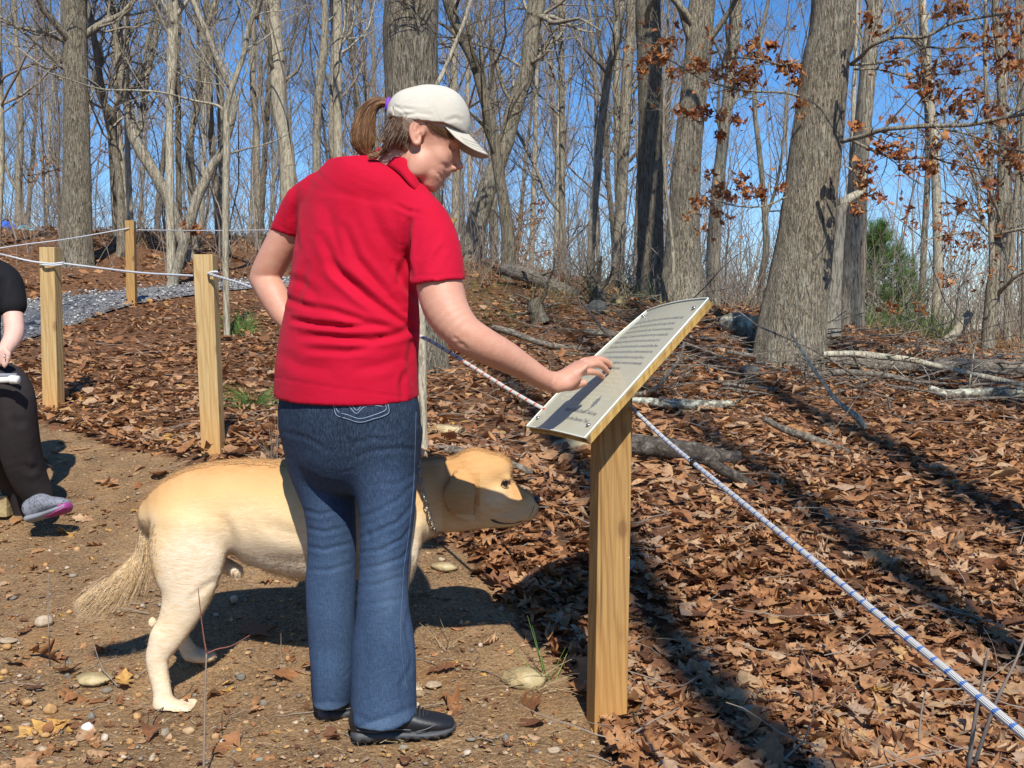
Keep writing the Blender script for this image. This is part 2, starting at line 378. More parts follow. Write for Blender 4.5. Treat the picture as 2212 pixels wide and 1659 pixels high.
# ---------------------------------------------------------------- terrain
def W(u, v, d): return P(u, v, d)
ctl = [(-1.05, 2.95, -0.018), (-0.86, 2.93, -0.018), (-0.97, 2.92, -0.02), (-0.3, 2.68, 0.0), (-0.55, 2.82, 0.0), (-0.95, 3.14, 0.04), (0.25, 2.75, 0.0), (-3, 1.5, 0.0), (0, 1.5, 0), (3, 1.5, -0.02), (-2.5, 2.4, 0.02), (-1, 2.5, 0), (0, 2.7, 0), (1, 2.5, 0), (2.2, 2.3, 0.0), (0.5, 3.3, 0.035), (-1.5, 3.1, 0.03), (0, -3, -0.15), (5, -3, -0.3), (-5, -3, -0.1),
       (6, 2, -0.05), (-6, 3, 0.2), (0, -10, -0.6), (8, -10, -0.8), (-8, -10, -0.5), (-12, 5, 0.7), (12, 4, 0.1)]
for (u, v, d) in [(115, 883, 6.1), (462, 980, 4.9), (285, 660, 11), (160, 572, 14), (110, 1158, 4.25), (0, 1300, 3.55), (0, 503, 22), (300, 500, 22), (590, 512, 21), (918, 985, 4.4), (895, 800, 8),
                  (1095, 588, 14), (1475, 648, 10.8), (1405, 640, 13.6), (1705, 785, 8.4), (1835, 705, 12), (2021, 716, 15), (2131, 764, 12), (2212, 805, 9), (1155, 690, 10.3), (2212, 1352, 3.41), (1862, 1183, 4.13),
                  (1883, 975, 5.6), (1017, 560, 15), (0, 760, 8.0), (430, 640, 12.5), (1300, 1000, 5.3), (1250, 652, 12.3), (1600, 700, 10.8)]:
    ctl.append(tuple(P(u, v, d)))
ctl += [(-9, 30, 3.0), (-30, 30, 3.2), (0, 19, 2.0), (0, 30, 1.0), (8, 22, 0.95), (12, 40, 0.2), (-10, 60, 1.0), (0, 60, -0.6), (30, 60, -1.5), (-40, 60, 0.8), (20, 14, 0.4), (30, 25, 0.0), (-20, 12, 2.2), (-30, 0, 1.5), (30, 0, -1)]
ctl = np.array(ctl); _n = len(ctl)
def _k(a, b): return np.linalg.norm(a[:, None, :] - b[None, :, :], axis=-1)
_A = np.zeros((_n + 3, _n + 3)); _A[:_n, :_n] = _k(ctl[:, :2], ctl[:, :2]) + 0.0
_A[:_n, _n] = 1; _A[:_n, _n + 1:] = ctl[:, :2]; _A[_n, :_n] = 1; _A[_n + 1:, :_n] = ctl[:, :2].T
_w = np.linalg.solve(_A, np.concatenate([ctl[:, 2], [0, 0, 0]]))
def hz(x, y):
    x = np.asarray(x, float); y = np.asarray(y, float); sh = x.shape; p = np.stack([x.ravel(), y.ravel()], 1)
    out = np.empty(len(p))
    for i in range(0, len(p), 40000):
        q = p[i:i + 40000]; out[i:i + 40000] = _k(q, ctl[:, :2]) @ _w[:_n] + _w[_n] + q @ _w[_n + 1:]
    r = np.hypot(p[:, 0], p[:, 1]); t = np.clip((r - 45) / 60, 0, 1); t = t * t * (3 - 2 * t)
    out = out * (1 - t) + t * -4.0
    q3 = np.stack([p[:, 0], p[:, 1], p[:, 0] * 0], 1)
    out += 0.008 * fbm(q3 * 1.3, 3, 3) * np.clip((np.abs(p[:, 1] - 2.7) + np.abs(p[:, 0]) * 0.3), 0.2, 2.5)
    return out.reshape(sh)
def hz1(x, y): return float(hz(np.array([x]), np.array([y]))[0])
def G(u, v, far=60):
    """where the line of sight through (u, v) meets the ground"""
    ds = np.geomspace(1.5, far, 260); q = np.array([P(u, v, d) for d in ds]); g = q[:, 2] - hz(q[:, 0], q[:, 1])
    i = np.argmax(g < 0) if (g < 0).any() else len(ds) - 1
    if i == 0: return q[0]
    t = g[i - 1] / (g[i - 1] - g[i] + 1e-9); p = q[i - 1] * (1 - t) + q[i] * t; p[2] = hz1(p[0], p[1]); return p
def inpoly(x, y, poly):
    poly = np.asarray(poly); c = np.zeros(len(x), bool); j = len(poly) - 1
    for i in range(len(poly)):
        xi, yi = poly[i]; xj, yj = poly[j]
        m = ((yi > y) != (yj > y)) & (x < (xj - xi) * (y - yi) / (yj - yi + 1e-12) + xi); c ^= m; j = i
    return c
dirt_uv = [(-300, 950), (60, 905), (230, 960), (430, 1000), (640, 1030), (760, 1090), (860, 1150), (1010, 1190), (1080, 1300), (1190, 1400), (1270, 1520), (1330, 1640)]
DIRT = [tuple(G(u, v)[:2]) for u, v in dirt_uv] + [(0.4, 1.2), (0.6, -3), (-6, -3), (-6, 3)]
PATHE = ([G(u, v)[:2] for u, v in [(-300, 850), (-60, 790), (45, 742), (130, 716), (205, 688), (280, 663), (420, 640), (520, 628), (640, 622)]],
         [G(u, v)[:2] for u, v in [(-300, 700), (-60, 672), (45, 655), (130, 645), (205, 637), (290, 627), (420, 616), (520, 610), (640, 606)]])
def axis_grid(lo, hi, st, far):
    a = list(np.arange(lo, hi + 1e-6, st)); x = hi; s = st
    while x < far: s *= 1.22; x += s; a.append(x)
    x = lo; s = st; 
    while x > -far: s *= 1.22; x -= s; a.insert(0, x)
    return np.array(a)
gx = axis_grid(-5.5, 6.5, 0.075, 2500); gy = axis_grid(1.2, 16, 0.075, 2500)
GX, GY = np.meshgrid(gx, gy, indexing='ij'); GZ = hz(GX, GY)
rough = 0.010 * fbm(np.stack([GX, GY, GX * 0], -1) * 6, 3, 9) * (np.hypot(GX, GY) < 30); GZ = GZ + rough
nx, ny = GX.shape; ii = np.arange(nx * ny).reshape(nx, ny)
gq = np.stack([ii[:-1, :-1], ii[1:, :-1], ii[1:, 1:], ii[:-1, 1:]], -1).reshape(-1, 4)
gv = np.stack([GX, GY, GZ], -1).reshape(-1, 3)
m = M('forest_floor', 0.95, 0.15)
dm = m.math('ADD', m.attr('tint'), m.math('MULTIPLY', m.math('SUBTRACT', m.noise(None, 3.5, 4), 0.5), 0.5)); dm = m.ramp(dm, [(0.4, 0.0), (0.6, 1.0)])
vc = m.vor(m.map((1, 1, 1.0)), 22, 'F1', 'Color'); ve = m.vor(None, 22, 'F1', 'Distance')
lit = m.mix(0.75, m.ramp(m.noise(None, 14, 4), [(0.3, (0.05, 0.03, 0.02)), (0.6, (0.22, 0.105, 0.05)), (0.8, (0.32, 0.18, 0.09))]), m.ramp(m.n('SeparateColor').outputs[0], [(0, 0), (1, 1)]) if False else m.ramp(ve, [(0.0, (0.34, 0.17, 0.08)), (0.5, (0.16, 0.08, 0.04)), (1.0, (0.03, 0.02, 0.014))]))
d1 = m.ramp(m.noise(None, 5, 6, 0.65), [(0.3, (0.12, 0.066, 0.032)), (0.5, (0.23, 0.13, 0.062)), (0.68, (0.36, 0.215, 0.10))])
d2 = m.mix(m.ramp(m.noise(None, 130, 3, 0.7), [(0.42, 0.0), (0.62, 0.55)]), d1, (0.48, 0.335, 0.18))
d2 = m.mix(m.ramp(m.noise(None, 90, 2), [(0.3, 0.6), (0.46, 0.0)]), d2, (0.075, 0.048, 0.03))
d2 = m.mix(m.ramp(m.noise(None, 2.2, 3), [(0.58, 0.0), (0.7, 0.5)]), d2, (0.33, 0.155, 0.055))
m.col(m.mix(dm, lit, d2)); m.bump(m.math('ADD', m.noise(None, 60, 5, 0.7), m.math('MULTIPLY', m.noise(None, 12, 3), 0.8)), 0.9, 0.02); FLOOR = m.m
ground = part('ground', gv, gq, FLOOR, None); tag(ground, kind='structure')
attr(ground.data, 'tint', inpoly(gv[:, 0], gv[:, 1], DIRT).astype(float))
# gravel path
e0 = spline(np.array([np.append(p, 0) for p in PATHE[0]]), 60)[:, :2]; e1 = spline(np.array([np.append(p, 0) for p in PATHE[1]]), 60)[:, :2]
tt = np.linspace(0, 1, 14); pp = e0[:, None] * (1 - tt[None, :, None]) + e1[:, None] * tt[None, :, None]
pz = hz(pp[..., 0], pp[..., 1]) + 0.02 + 0.03 * np.sin(tt * math.pi)[None]
pv = np.concatenate([pp, pz[..., None]], -1).reshape(-1, 3); jj = np.arange(60 * 14).reshape(60, 14)
m = M('path_gravel', 0.95, 0.2); m.col(m.ramp(m.noise(None, 40, 5, 0.8), [(0.34, (0.07, 0.07, 0.07)), (0.52, (0.21, 0.205, 0.2)), (0.68, (0.5, 0.49, 0.46))])); m.bump(m.noise(None, 45, 4, 0.8), 1.0, 0.02)
tag(part('path', pv, np.stack([jj[:-1, :-1], jj[1:, :-1], jj[1:, 1:], jj[:-1, 1:]], -1).reshape(-1, 4), m.m, None), kind='structure')
PE0, PE1 = e0, e1
PATHPOLY = [tuple(p) for p in e0] + [tuple(p) for p in e1[::-1]]

# ---------------------------------------------------------------- leaf litter
def leaf_shape(kind, st=8):
    """an oak, maple or plain leaf of length 1 as a curled sheet: rows of (left, mid, right)"""
    t = np.linspace(0, 1, st + 1)
    if kind == 'oak': w = np.array([0.02, 0.10, 0.30, 0.10, 0.36, 0.12, 0.30, 0.12, 0.02]); sw = np.array([0, 0, 0.10, 0, 0.10, 0, 0.10, 0.02, 0.1])
    elif kind == 'oak2': w = np.array([0.02, 0.22, 0.14, 0.34, 0.10, 0.38, 0.09, 0.2, 0.0]); sw = np.array([0, 0.05, 0, 0.08, 0, 0.14, 0, 0.08, 0.05])
    elif kind == 'maple': w = np.array([0.03, 0.34, 0.24, 0.52, 0.22, 0.30, 0.13, 0.10, 0.0]); sw = np.array([0, -0.10, 0, 0.12, 0, 0.1, 0, 0, 0.08])
    else: w = 0.30 * np.sin(np.clip(t * 0.97 + 0.02, 0, 1) * math.pi) ** 0.8; sw = np.zeros(9)
    return t, w, sw
def make_leaves(pos, size, kinds, rr, tilt=0.6, curl=1.0, up=None):
    """pos (n,3) -> verts, quads, tint; 9 rows x 3 points each"""
    n = len(pos); V = np.empty((n, 27, 3)); ks = ['oak', 'oak2', 'maple', 'plain']
    kk = rr.choice(len(ks), n, p=kinds)
    for ki, kn in enumerate(ks):
        m_ = np.where(kk == ki)[0]; c = len(m_)
        if not c: continue
        t, w, sw = leaf_shape(kn); bend = rr.normal(0, 0.9, (c, 1)) * curl; cup = rr.normal(0.25, 0.9, (c, 1)) * curl; tw = rr.normal(0, 0.5, (c, 1))
        jw = w[None] * rr.uniform(0.75, 1.15, (c, 9))
        a = bend * (t[None] - 0.5); X = t[None] - 0.5 + 0 * a; Z = 0.5 * bend * (t[None] - 0.5) ** 2
        L = np.empty((c, 9, 3, 3))
        for j, sgn in enumerate((-1, 0, 1)):
            y = sgn * jw; L[:, :, j, 0] = X + (sw[None] * (1 if sgn else 0)); L[:, :, j, 1] = y * np.cos(cup * np.abs(y) * 2)
            L[:, :, j, 2] = Z + cup * y * y * 1.6 + tw * y * (t[None] - 0.5) * 1.2 + rr.normal(0, 0.02, (c, 9)) * (1 if sgn else 0)
        V[m_] = L.reshape(c, 27, 3)
    V *= np.asarray(size).reshape(-1, 1, 1)
    yaw = rr.uniform(0, 2 * math.pi, n); ta = np.abs(rr.normal(0, tilt, n)); tb = rr.uniform(0, 2 * math.pi, n)
    flip = rr.random(n) < 0.45; V[flip, :, 2] *= -1
    c, s = np.cos(yaw)[:, None], np.sin(yaw)[:, None]
    x, y = V[..., 0] * c - V[..., 1] * s, V[..., 0] * s + V[..., 1] * c; z = V[..., 2].copy()
    kx, ky = np.cos(tb)[:, None], np.sin(tb)[:, None]; ct, st_ = np.cos(ta)[:, None], np.sin(ta)[:, None]
    dt = kx * x + ky * y; X2 = x * ct + ky * z * st_ + kx * dt * (1 - ct); Y2 = y * ct - kx * z * st_ + ky * dt * (1 - ct); Z2 = z * ct + (kx * y - ky * x) * st_
    V = np.stack([X2, Y2, Z2], -1) + np.asarray(pos)[:, None, :]
    base = np.arange(9 * 3).reshape(9, 3)
    q = np.stack([base[:-1, :-1], base[1:, :-1], base[1:, 1:], base[:-1, 1:]], -1).reshape(-1, 4)
    Q = (q[None] + (np.arange(n) * 27)[:, None, None]).reshape(-1, 4)
    return V.reshape(-1, 3), Q, V
def scatter(n, dlo, dhi, rr, p=1.0, spread=0.62):
    """points with a density that falls with distance, inside the cone of view"""
    t = rr.random(n); d = (dlo ** (1 - p) + t * (dhi ** (1 - p) - dlo ** (1 - p))) ** (1 / (1 - p)) if p != 1 else dlo * (dhi / dlo) ** t
    x = rr.uniform(-spread, spread, n) * d; return x, d
rr = np.random.default_rng(11)
x, y = scatter(86000, 1.9, 24, rr, 1.0, 0.72)
indirt = inpoly(x, y, DIRT); inpath = inpoly(x, y, PATHPOLY)
edge = fbm(np.stack([x, y, x * 0], 1) * 1.4, 3, 5)
patch = fbm(np.stack([x, y, x * 0], 1) * 0.9, 2, 25)
keep = np.where(indirt, rr.random(len(x)) < np.clip(0.012 + 0.10 * np.clip(edge, 0, 1), 0, 1), np.where(inpath, rr.random(len(x)) < 0.01, rr.random(len(x)) < np.clip(0.9 + patch, 0.45, 1)))
crest = (y > 11) & (rr.random(len(x)) < 0.3); keep &= ~crest
x, y = x[keep], y[keep]
hh = rr.uniform(0.004, 0.05, len(x)) * np.where(inpoly(x, y, DIRT), 0.25, 1)
pos = np.stack([x, y, hz(x, y) + hh], 1)
size = np.clip(rr.lognormal(math.log(0.057), 0.42, len(x)), 0.022, 0.14) * np.clip(1.0 + (y - 8) * 0.03, 1, 1.35)
lv, lq, LV = make_leaves(pos, size, [0.40, 0.34, 0.06, 0.20], rr, 0.34, 0.95)
tint = np.clip(rr.beta(2.2, 2.0, len(x)) + 0.12 * fbm(np.stack([x, y, x * 0], 1) * 0.8, 2, 8), 0, 1)
uvp = to_uv(pos); inview = (uvp[:, 0] > 20) & (uvp[:, 0] < 2190) & (uvp[:, 1] < 1640)
big = size / y * F; big[~inview] = 0; order = np.argsort(-big)
own = order[:300]; ownset = np.zeros(len(x), bool); ownset[own] = True
V3d = lv.reshape(-1, 27, 3); rest = ~ownset; nr = rest.sum()
nearL = rest & (y < 4.6); farL = rest & (y >= 4.6); base5 = np.arange(15).reshape(5, 3); q5 = np.stack([base5[:-1, :-1], base5[1:, :-1], base5[1:, 1:], base5[:-1, 1:]], -1).reshape(-1, 4)
nn_ = int(nearL.sum()); nf_ = int(farL.sum()); Vf = V3d[farL].reshape(-1, 9, 3, 3)[:, [0, 2, 4, 6, 8]].reshape(-1, 3)
LQ = np.concatenate([lq.reshape(-1, 16, 4)[:nn_].reshape(-1, 4), (q5[None] + (np.arange(nf_) * 15)[:, None, None]).reshape(-1, 4) + nn_ * 27])
litter = part('leaf_litter', np.concatenate([V3d[nearL].reshape(-1, 3), Vf]), LQ, LEAF, None)
tag(litter, 'thick carpet of brown fallen oak leaves over the forest floor', 'leaf litter', kind='stuff')
attr(litter.data, 'tint', np.concatenate([np.repeat(tint[nearL], 27), np.repeat(tint[farL], 15)]))
q0 = lq.reshape(-1, 16, 4)[0]
for i in own:
    me = mesh_np('leaf', V3d[i] - pos[i], q0); me.materials.append(LEAF); attr(me, 'tint', np.full(27, tint[i]))
    o = bpy.data.objects.new('leaf', me); COL.objects.link(o); o.location = pos[i]; o.parent = ground

# ---------------------------------------------------------------- trees
def perp_dirs(T, rr):
    r = rr.normal(size=T.shape); r -= (r * T).sum(-1, keepdims=True) * T; return norm(r)
def grow(parP, parR, n, rr, lo=0.25, hi=1.0, length=1.0, spread=0.8, up=0.25, wob=0.16, m=6, rfac=0.45, rmin=0.0015, taper=0.25, lshape=None):
    """n branches from a batch of parent tubes (N,m0,3): returns (P, R)"""
    N, m0, _ = parP.shape; pi = rr.integers(0, N, n); t = lo + (hi - lo) * rr.random(n) ** 0.9
    f = t * (m0 - 1); i = np.minimum(f.astype(int), m0 - 2); w = (f - i)[:, None]
    A = parP[pi, i] * (1 - w) + parP[pi, i + 1] * w; T = norm(parP[pi, i + 1] - parP[pi, i]); r0 = parR[pi, i] * (1 - w[:, 0]) + parR[pi, i + 1] * w[:, 0]
    D = norm(T * rr.uniform(0.3, 1.0, (n, 1)) + perp_dirs(T, rr) * spread + np.array([0, 0, up]))
    L = length * rr.uniform(0.45, 1.2, n) * (1.15 - 0.6 * t)
    Pn = np.empty((n, m, 3)); Pn[:, 0] = A; d = D.copy()
    for k in range(1, m):
        d = norm(d + rr.normal(0, wob, (n, 3)) + np.array([0, 0, up * 0.35])); Pn[:, k] = Pn[:, k - 1] + d * (L / (m - 1))[:, None]
    rb = np.maximum(r0 * rfac * rr.uniform(0.6, 1.0, n), rmin); tp = np.linspace(1, taper, m)
    return Pn, np.maximum(rb[:, None] * tp[None], rmin * 0.6)
def trunk_mesh(mb, pts, rad, k=14, n=40, relief=0.0, flare=0.0, seed=0):
    pr = spline(np.hstack([np.asarray(pts), np.asarray(rad)[:, None]]), n); p, r = pr[:, :3], pr[:, 3]
    dist = np.linalg.norm(p - p[0], axis=1)
    v, q = tubes(p, r, k); V = v.reshape(n, k, 3); C = p[:, None]; rad_ = V - C
    an = np.arange(k) / k * 2 * math.pi
    cyl = np.stack([np.cos(an)[None] * 1.0 + 0 * dist[:, None], np.sin(an)[None] + 0 * dist[:, None], dist[:, None] * 0.35 + 0 * an[None]], -1)
    s = 1 + 0.05 * fbm(cyl * 1.7 + seed, 2, seed) + flare * np.exp(-dist / (r[0] * 1.6))[:, None] * (0.6 + 0.6 * np.sin(an * 5 + seed)[None] ** 2)
    if relief:
        c2 = np.stack([np.cos(an)[None] * 7 + 0 * dist[:, None], np.sin(an)[None] * 7 + 0 * dist[:, None], dist[:, None] * 2.2 + 0 * an[None]], -1)
        s = s + relief * (np.abs(fbm(c2, 3, seed + 3)) * 1.6 - 0.3) * (0.2 / np.maximum(r, 0.02))[:, None] ** 0.3
    V = C + rad_ * s[..., None]; mb.add(V.reshape(-1, 3), q)
    return p, r
def crown_to(mb, p, r, rr, n1=30, n2=110, n3=420, L=2.2, lo=0.3, k=4, thin=0.0022, up=0.3, spread=0.9):
    """three orders of bare branches on a trunk"""
    a, ra = grow(p[None], r[None], n1, rr, lo, 1.0, L, spread, up, 0.17, 8, 0.42, thin * 2.2); v, q = tubes(a, ra, k + 1); mb.add(v, q)
    b, rb = grow(a, ra, n2, rr, 0.15, 1, L * 0.5, 0.9, up * 0.7, 0.2, 6, 0.55, thin * 1.5); v, q = tubes(b, rb, k); mb.add(v, q)
    c, rc = grow(b, rb, n3, rr, 0.1, 1, L * 0.26, 0.9, up * 0.5, 0.22, 5, 0.6, thin); v, q = tubes(c, rc, 3); mb.add(v, q)
    return b, c

def traced(name, label, pts, d, cat='tree', mat=BARK, big=False, branches=(), top=7.0, group=None, seed=1, dtop=None, n=(14, 60, 220), L=1.6, lo=0.35, thin=0.003, crownlo=None, root_d=None):
    """a tree followed along its trunk: pts rows (u, v, width) from the foot up, d its distance"""
    rr = np.random.default_rng(seed); m_ = len(pts)
    W_ = []; Rr = []
    for i, (u, v, w) in enumerate(pts):
        dd = d + ((dtop or d) - d) * i / max(m_ - 1, 1); W_.append(P(u, v, dd)); Rr.append(px(w, dd) / 2)
    W_ = np.array(W_); Rr = np.array(Rr)
    zg = hz1(W_[0, 0], W_[0, 1]) - 0.15
    if W_[0, 2] > zg + 0.3:
        dr = (W_[0] - W_[1]) / max(abs(W_[0, 2] - W_[1, 2]), 1e-3); dr[:2] = np.clip(dr[:2], -0.35, 0.35); foot = W_[0] + dr * (W_[0, 2] - zg); foot[2] = zg
        W_ = np.vstack([foot, W_]); Rr = np.concatenate([[Rr[0] * 1.12], Rr])
    else: W_[0, 2] = zg
    dr = norm(W_[-1] - W_[-2]); dr = norm(dr + V3(0, 0, 0.4)); h = top
    for s in (0.33, 0.66, 1.0):
        W_ = np.vstack([W_, W_[-1] + dr * h / 3 + rr.normal(0, 0.12, 3) * V3(1, 1, 0)]); Rr = np.append(Rr, Rr[-1] * (0.72 if s < 1 else 0.35))
    root = thing(name, label, cat, W_[0] + V3(0, 0, 0.15), group)
    tm = MB(); p, r = trunk_mesh(tm, W_, Rr, 48 if big else 14, 130 if big else 44, 0.055 if big else 0.02, 0.2 if big else 0.12, seed)
    tm.build('trunk', mat, root)
    cm = MB(); pb = []; rb = []
    for br in branches:
        b = np.array([P(u, v, d + (dd if len(x) else 0)) for (u, v, w, *x) in br for dd in (x[0] if x else 0,)]) if False else np.array([P(q_[0], q_[1], d + (q_[3] if len(q_) > 3 else 0)) for q_ in br])
        rad = np.array([px(q_[2], d) / 2 for q_ in br]); tube_to(cm, b, rad, 8, max(10, len(br) * 5))
        s_ = spline(np.hstack([b, rad[:, None]]), 12); pb.append(s_[:, :3]); rb.append(s_[:, 3])
    if pb:
        a = np.array(pb); ra = np.array(rb)
        b, b2 = grow(a, ra, 14 * len(pb), rr, 0.1, 1, 0.9, 0.9, 0.25, 0.2, 6, 0.5, thin); v, q = tubes(b, b2, 4); cm.add(v, q)
        c, c2 = grow(b, b2, 60 * len(pb), rr, 0.1, 1, 0.4, 0.9, 0.2, 0.2, 5, 0.6, thin * 0.8); v, q = tubes(c, c2, 3); cm.add(v, q)
    crown_to(cm, p, r, rr, n[0], n[1], n[2], L, lo, 4, thin)
    cm.build('crown', mat if not big else BARK, root)
    return root, p, r

GT = 'traced trees of the wood'
# foot first: (u, v, width)
traced('bare_tree', 'broad grey trunk with a dark vine shadow, behind the posts at far left', [(165, 574, 70), (164, 500, 63), (166, 400, 58), (164, 200, 51), (162, 60, 50), (162, 0, 50)], 14, big=True, mat=BARK_BIG, seed=3, n=(16, 60, 200), L=3, lo=0.45,
       branches=[[(140, 90, 9), (90, 70, 7, -0.3), (30, 55, 5, -.5), (-60, 20, 3, -.8)], [(138, 150, 7), (70, 85, 6, -.4), (0, 35, 4, -.7)], [(138, 175, 6), (60, 120, 5, 0.4), (5, 75, 4, .8)]])
traced('forked_tree', 'dark trunk forking into two crooked limbs, right of the broad left trunk', [(252, 480, 19), (249, 420, 20), (247, 367, 20), (243, 300, 19), (242, 247, 19), (225, 225, 14), (212, 195, 13), (208, 157, 14), (218, 127, 13), (213, 97, 10), (200, 80, 7)], 17, seed=4, mat=BARK_DARK, top=1.5, n=(8, 30, 120), lo=0.6,
       branches=[[(242, 247, 15), (254, 228, 12), (259, 212, 10), (257, 180, 8, .3), (270, 120, 6, .5), (268, 30, 4, .8)], [(205, 157, 6), (193, 140, 4), (180, 100, 3)]])
traced('crooked_tree', 'leaning sinuous trunk rising from behind the pale slender trunk', [(366, 440, 24), (350, 405, 25), (333, 373, 25), (300, 317, 26), (287, 287, 24), (278, 235, 19), (263, 173, 19), (256, 117, 17), (255, 60, 18), (243, 5, 15)], 15, seed=5, n=(14, 50, 200), lo=0.4,
       branches=[[(300, 300, 14), (311, 217, 15, .2), (318, 160, 14, .3), (330, 110, 12, .4), (338, 60, 11, .5), (346, -20, 9, .6)], [(272, 185, 10), (292, 188, 9, -.1), (306, 165, 8, -.2), (314, 120, 8, -.2), (322, 60, 5, 0)]])
traced('pale_tree', 'pale slender upright trunk standing on the leafy crest right of the third post', [(369, 540, 19), (367, 450, 18), (367, 367, 18), (366, 290, 15), (368, 217, 17), (371, 150, 22), (374, 60, 24), (377, 0, 24)], 13.5, seed=6, mat=BARK_PALE, n=(12, 40, 160), lo=0.6)
traced('dark_tree', 'thin shaded trunk close behind the pale slender trunk', [(388, 520, 15), (386, 400, 12), (385, 250, 12), (384, 120, 11), (388, 0, 10)], 15.5, seed=7, mat=BARK_DARK)
traced('gray_sapling', 'thin straight grey tree beside the path with a long bough to the left', [(490, 697, 15), (488, 600, 14), (487, 500, 14), (488, 400, 15), (490, 300, 15), (488, 245, 14), (495, 210, 12), (510, 165, 12), (528, 110, 11), (537, 60, 11), (552, 20, 10), (563, -5, 10)], 9.0, seed=8, mat=BARK_PALE, n=(12, 40, 160), L=1.1, lo=0.4, thin=0.0018,
       branches=[[(486, 245, 7), (470, 228, 6), (417, 217, 5), (350, 200, 4.5, -.2), (290, 195, 4, -.3), (217, 192, 3.5, -.5), (130, 165, 3, -.7), (60, 140, 2, -.9)]])
traced('leaning_tree', 'mossy trunk leaning right, joining the thin grey tree', [(408, 490, 22), (425, 430, 22), (443, 393, 20), (460, 355, 19), (477, 333, 19), (492, 290, 17), (505, 235, 15), (500, 190, 14), (480, 150, 14)], 13, seed=9, n=(10, 40, 160), top=5)
traced('bare_tree', 'wavering upper trunk bending left above the thin grey tree', [(478, 290, 15), (476, 200, 15), (467, 140, 13), (445, 95, 12), (431, 60, 12), (427, 25, 11), (424, -5, 10)], 18, seed=10, mat=BARK, n=(12, 50, 200))
traced('bare_tree', 'slim leaning trunk between the mossy trunk and the pale one', [(417, 470, 12), (411, 400, 12), (408, 333, 13), (415, 280, 12), (427, 233, 12), (434, 180, 12), (441, 130, 11), (447, 60, 10), (465, 0, 9)], 16, seed=12)
traced('bare_tree', 'thick pale trunk rising directly left of the red shirt', [(627, 520, 36), (623, 420, 34), (620, 333, 31), (611, 280, 29), (603, 233, 30), (598, 133, 31), (590, 0, 31)], 16, seed=13, mat=BARK_PALE, big=True, n=(14, 50, 200), lo=0.5, L=2.2)
traced('bare_tree', 'narrow trunk left of the thick pale trunk', [(557, 500, 14), (556, 400, 14), (555, 300, 13), (547, 200, 13), (546, 100, 11), (548, 0, 10)], 17, seed=14)
traced('bare_tree', 'grey trunk above the left shoulder of the red shirt', [(688, 500, 18), (684, 367, 18), (686, 233, 17), (697, 133, 17), (701, 0, 15)], 17, seed=15)
traced('bare_tree', 'straight pale trunk left of the broad trunk behind the cap', [(731, 520, 20), (730, 333, 20), (729, 150, 19), (729, 0, 19)], 18, seed=16, mat=BARK_PALE)
traced('big_tree', 'huge furrowed trunk directly behind the woman and her cap', [(892, 805, 150), (893, 720, 132), (893, 600, 124), (891, 400, 117), (890, 200, 112), (889, 0, 112)], 8, seed=17, mat=BARK_BIG, big=True, n=(12, 60, 200), lo=0.65, L=3.2,
       branches=[[(905, 60, 6, -.22), (900, 20, 7, -.25), (892, -30, 8, -.3)]])
traced('dark_tree', 'dark mossy trunk curving up to the left, crossing the leaning trunk right of the cap', [(1098, 585, 36), (1098, 520, 31), (1092, 470, 26), (1087, 433, 24), (1074, 350, 24), (1064, 283, 25), (1047, 213, 24), (1027, 140, 23), (1008, 100, 22), (990, 60, 21), (966, 0, 21)], 13.5, seed=18, mat=BARK_DARK, n=(14, 60, 220), lo=0.3, L=1.8,
       branches=[[(1052, 225, 7), (1062, 222, 6), (1078, 216, 4)], [(990, 70, 8), (985, 95, 7), (968, 130, 5), (955, 160, 3)]])
traced('leaning_tree', 'thick brown trunk leaning to the right, crossing behind the dark one', [(1012, 575, 50), (1030, 485, 42), (1056, 400, 38), (1078, 345, 36), (1094, 300, 34), (1111, 233, 34), (1128, 185, 33), (1141, 140, 33), (1147, 83, 33), (1154, 30, 35), (1160, 0, 36)], 15, seed=19, mat=BARK, big=True, n=(14, 60, 220), lo=0.35, L=2.2,
       branches=[[(1150, 135, 9, -.1), (1170, 122, 8, -.2), (1186, 108, 6, -.3)], [(1128, 145, 7), (1085, 120, 5), (1045, 100, 4, -.3), (1010, 90, 3, -.6)]])
traced('bare_tree', 'straight slender trunk midway between the crossing trunks and the shaded trunk', [(1213, 560, 13), (1214, 400, 14), (1214, 250, 13), (1213, 133, 13), (1207, 0, 12)], 16, seed=20,
       branches=[[(1212, 460, 8), (1180, 420, 7), (1160, 370, 7), (1130, 310, 6), (1100, 260, 4)]])
traced('bare_tree', 'tall trunk curving up to the right, left of the shaded trunk', [(1276, 570, 18), (1282, 460, 17), (1291, 367, 18), (1297, 290, 17), (1304, 233, 17), (1313, 170, 17), (1324, 117, 17), (1336, 50, 18), (1346, 0, 17)], 16, seed=21)
traced('bare_tree', 'mid grey trunk just left of the shaded trunk', [(1335, 570, 27), (1341, 450, 25), (1347, 333, 25), (1351, 250, 24), (1354, 167, 23), (1364, 0, 21)], 17, seed=22)
traced('shaded_tree', 'tall dark trunk half in shadow left of the sign top, foot in brambles', [(1407, 642, 66), (1406, 560, 56), (1405, 400, 54), (1406, 233, 52), (1403, 120, 51), (1400, 0, 51)], 13.6, seed=23, mat=BARK_DARK, big=True, n=(12, 60, 220), lo=0.55, L=2.6)
traced('big_tree', 'furrowed pale-grey trunk directly behind the top of the sign', [(1474, 648, 96), (1473, 600, 80), (1478, 450, 66), (1484, 350, 60), (1492, 267, 56), (1503, 160, 56), (1510, 100, 56), (1518, 0, 54)], 10.8, seed=24, mat=BARK_BIG, big=True, n=(12, 60, 220), lo=0.55, L=2.6)
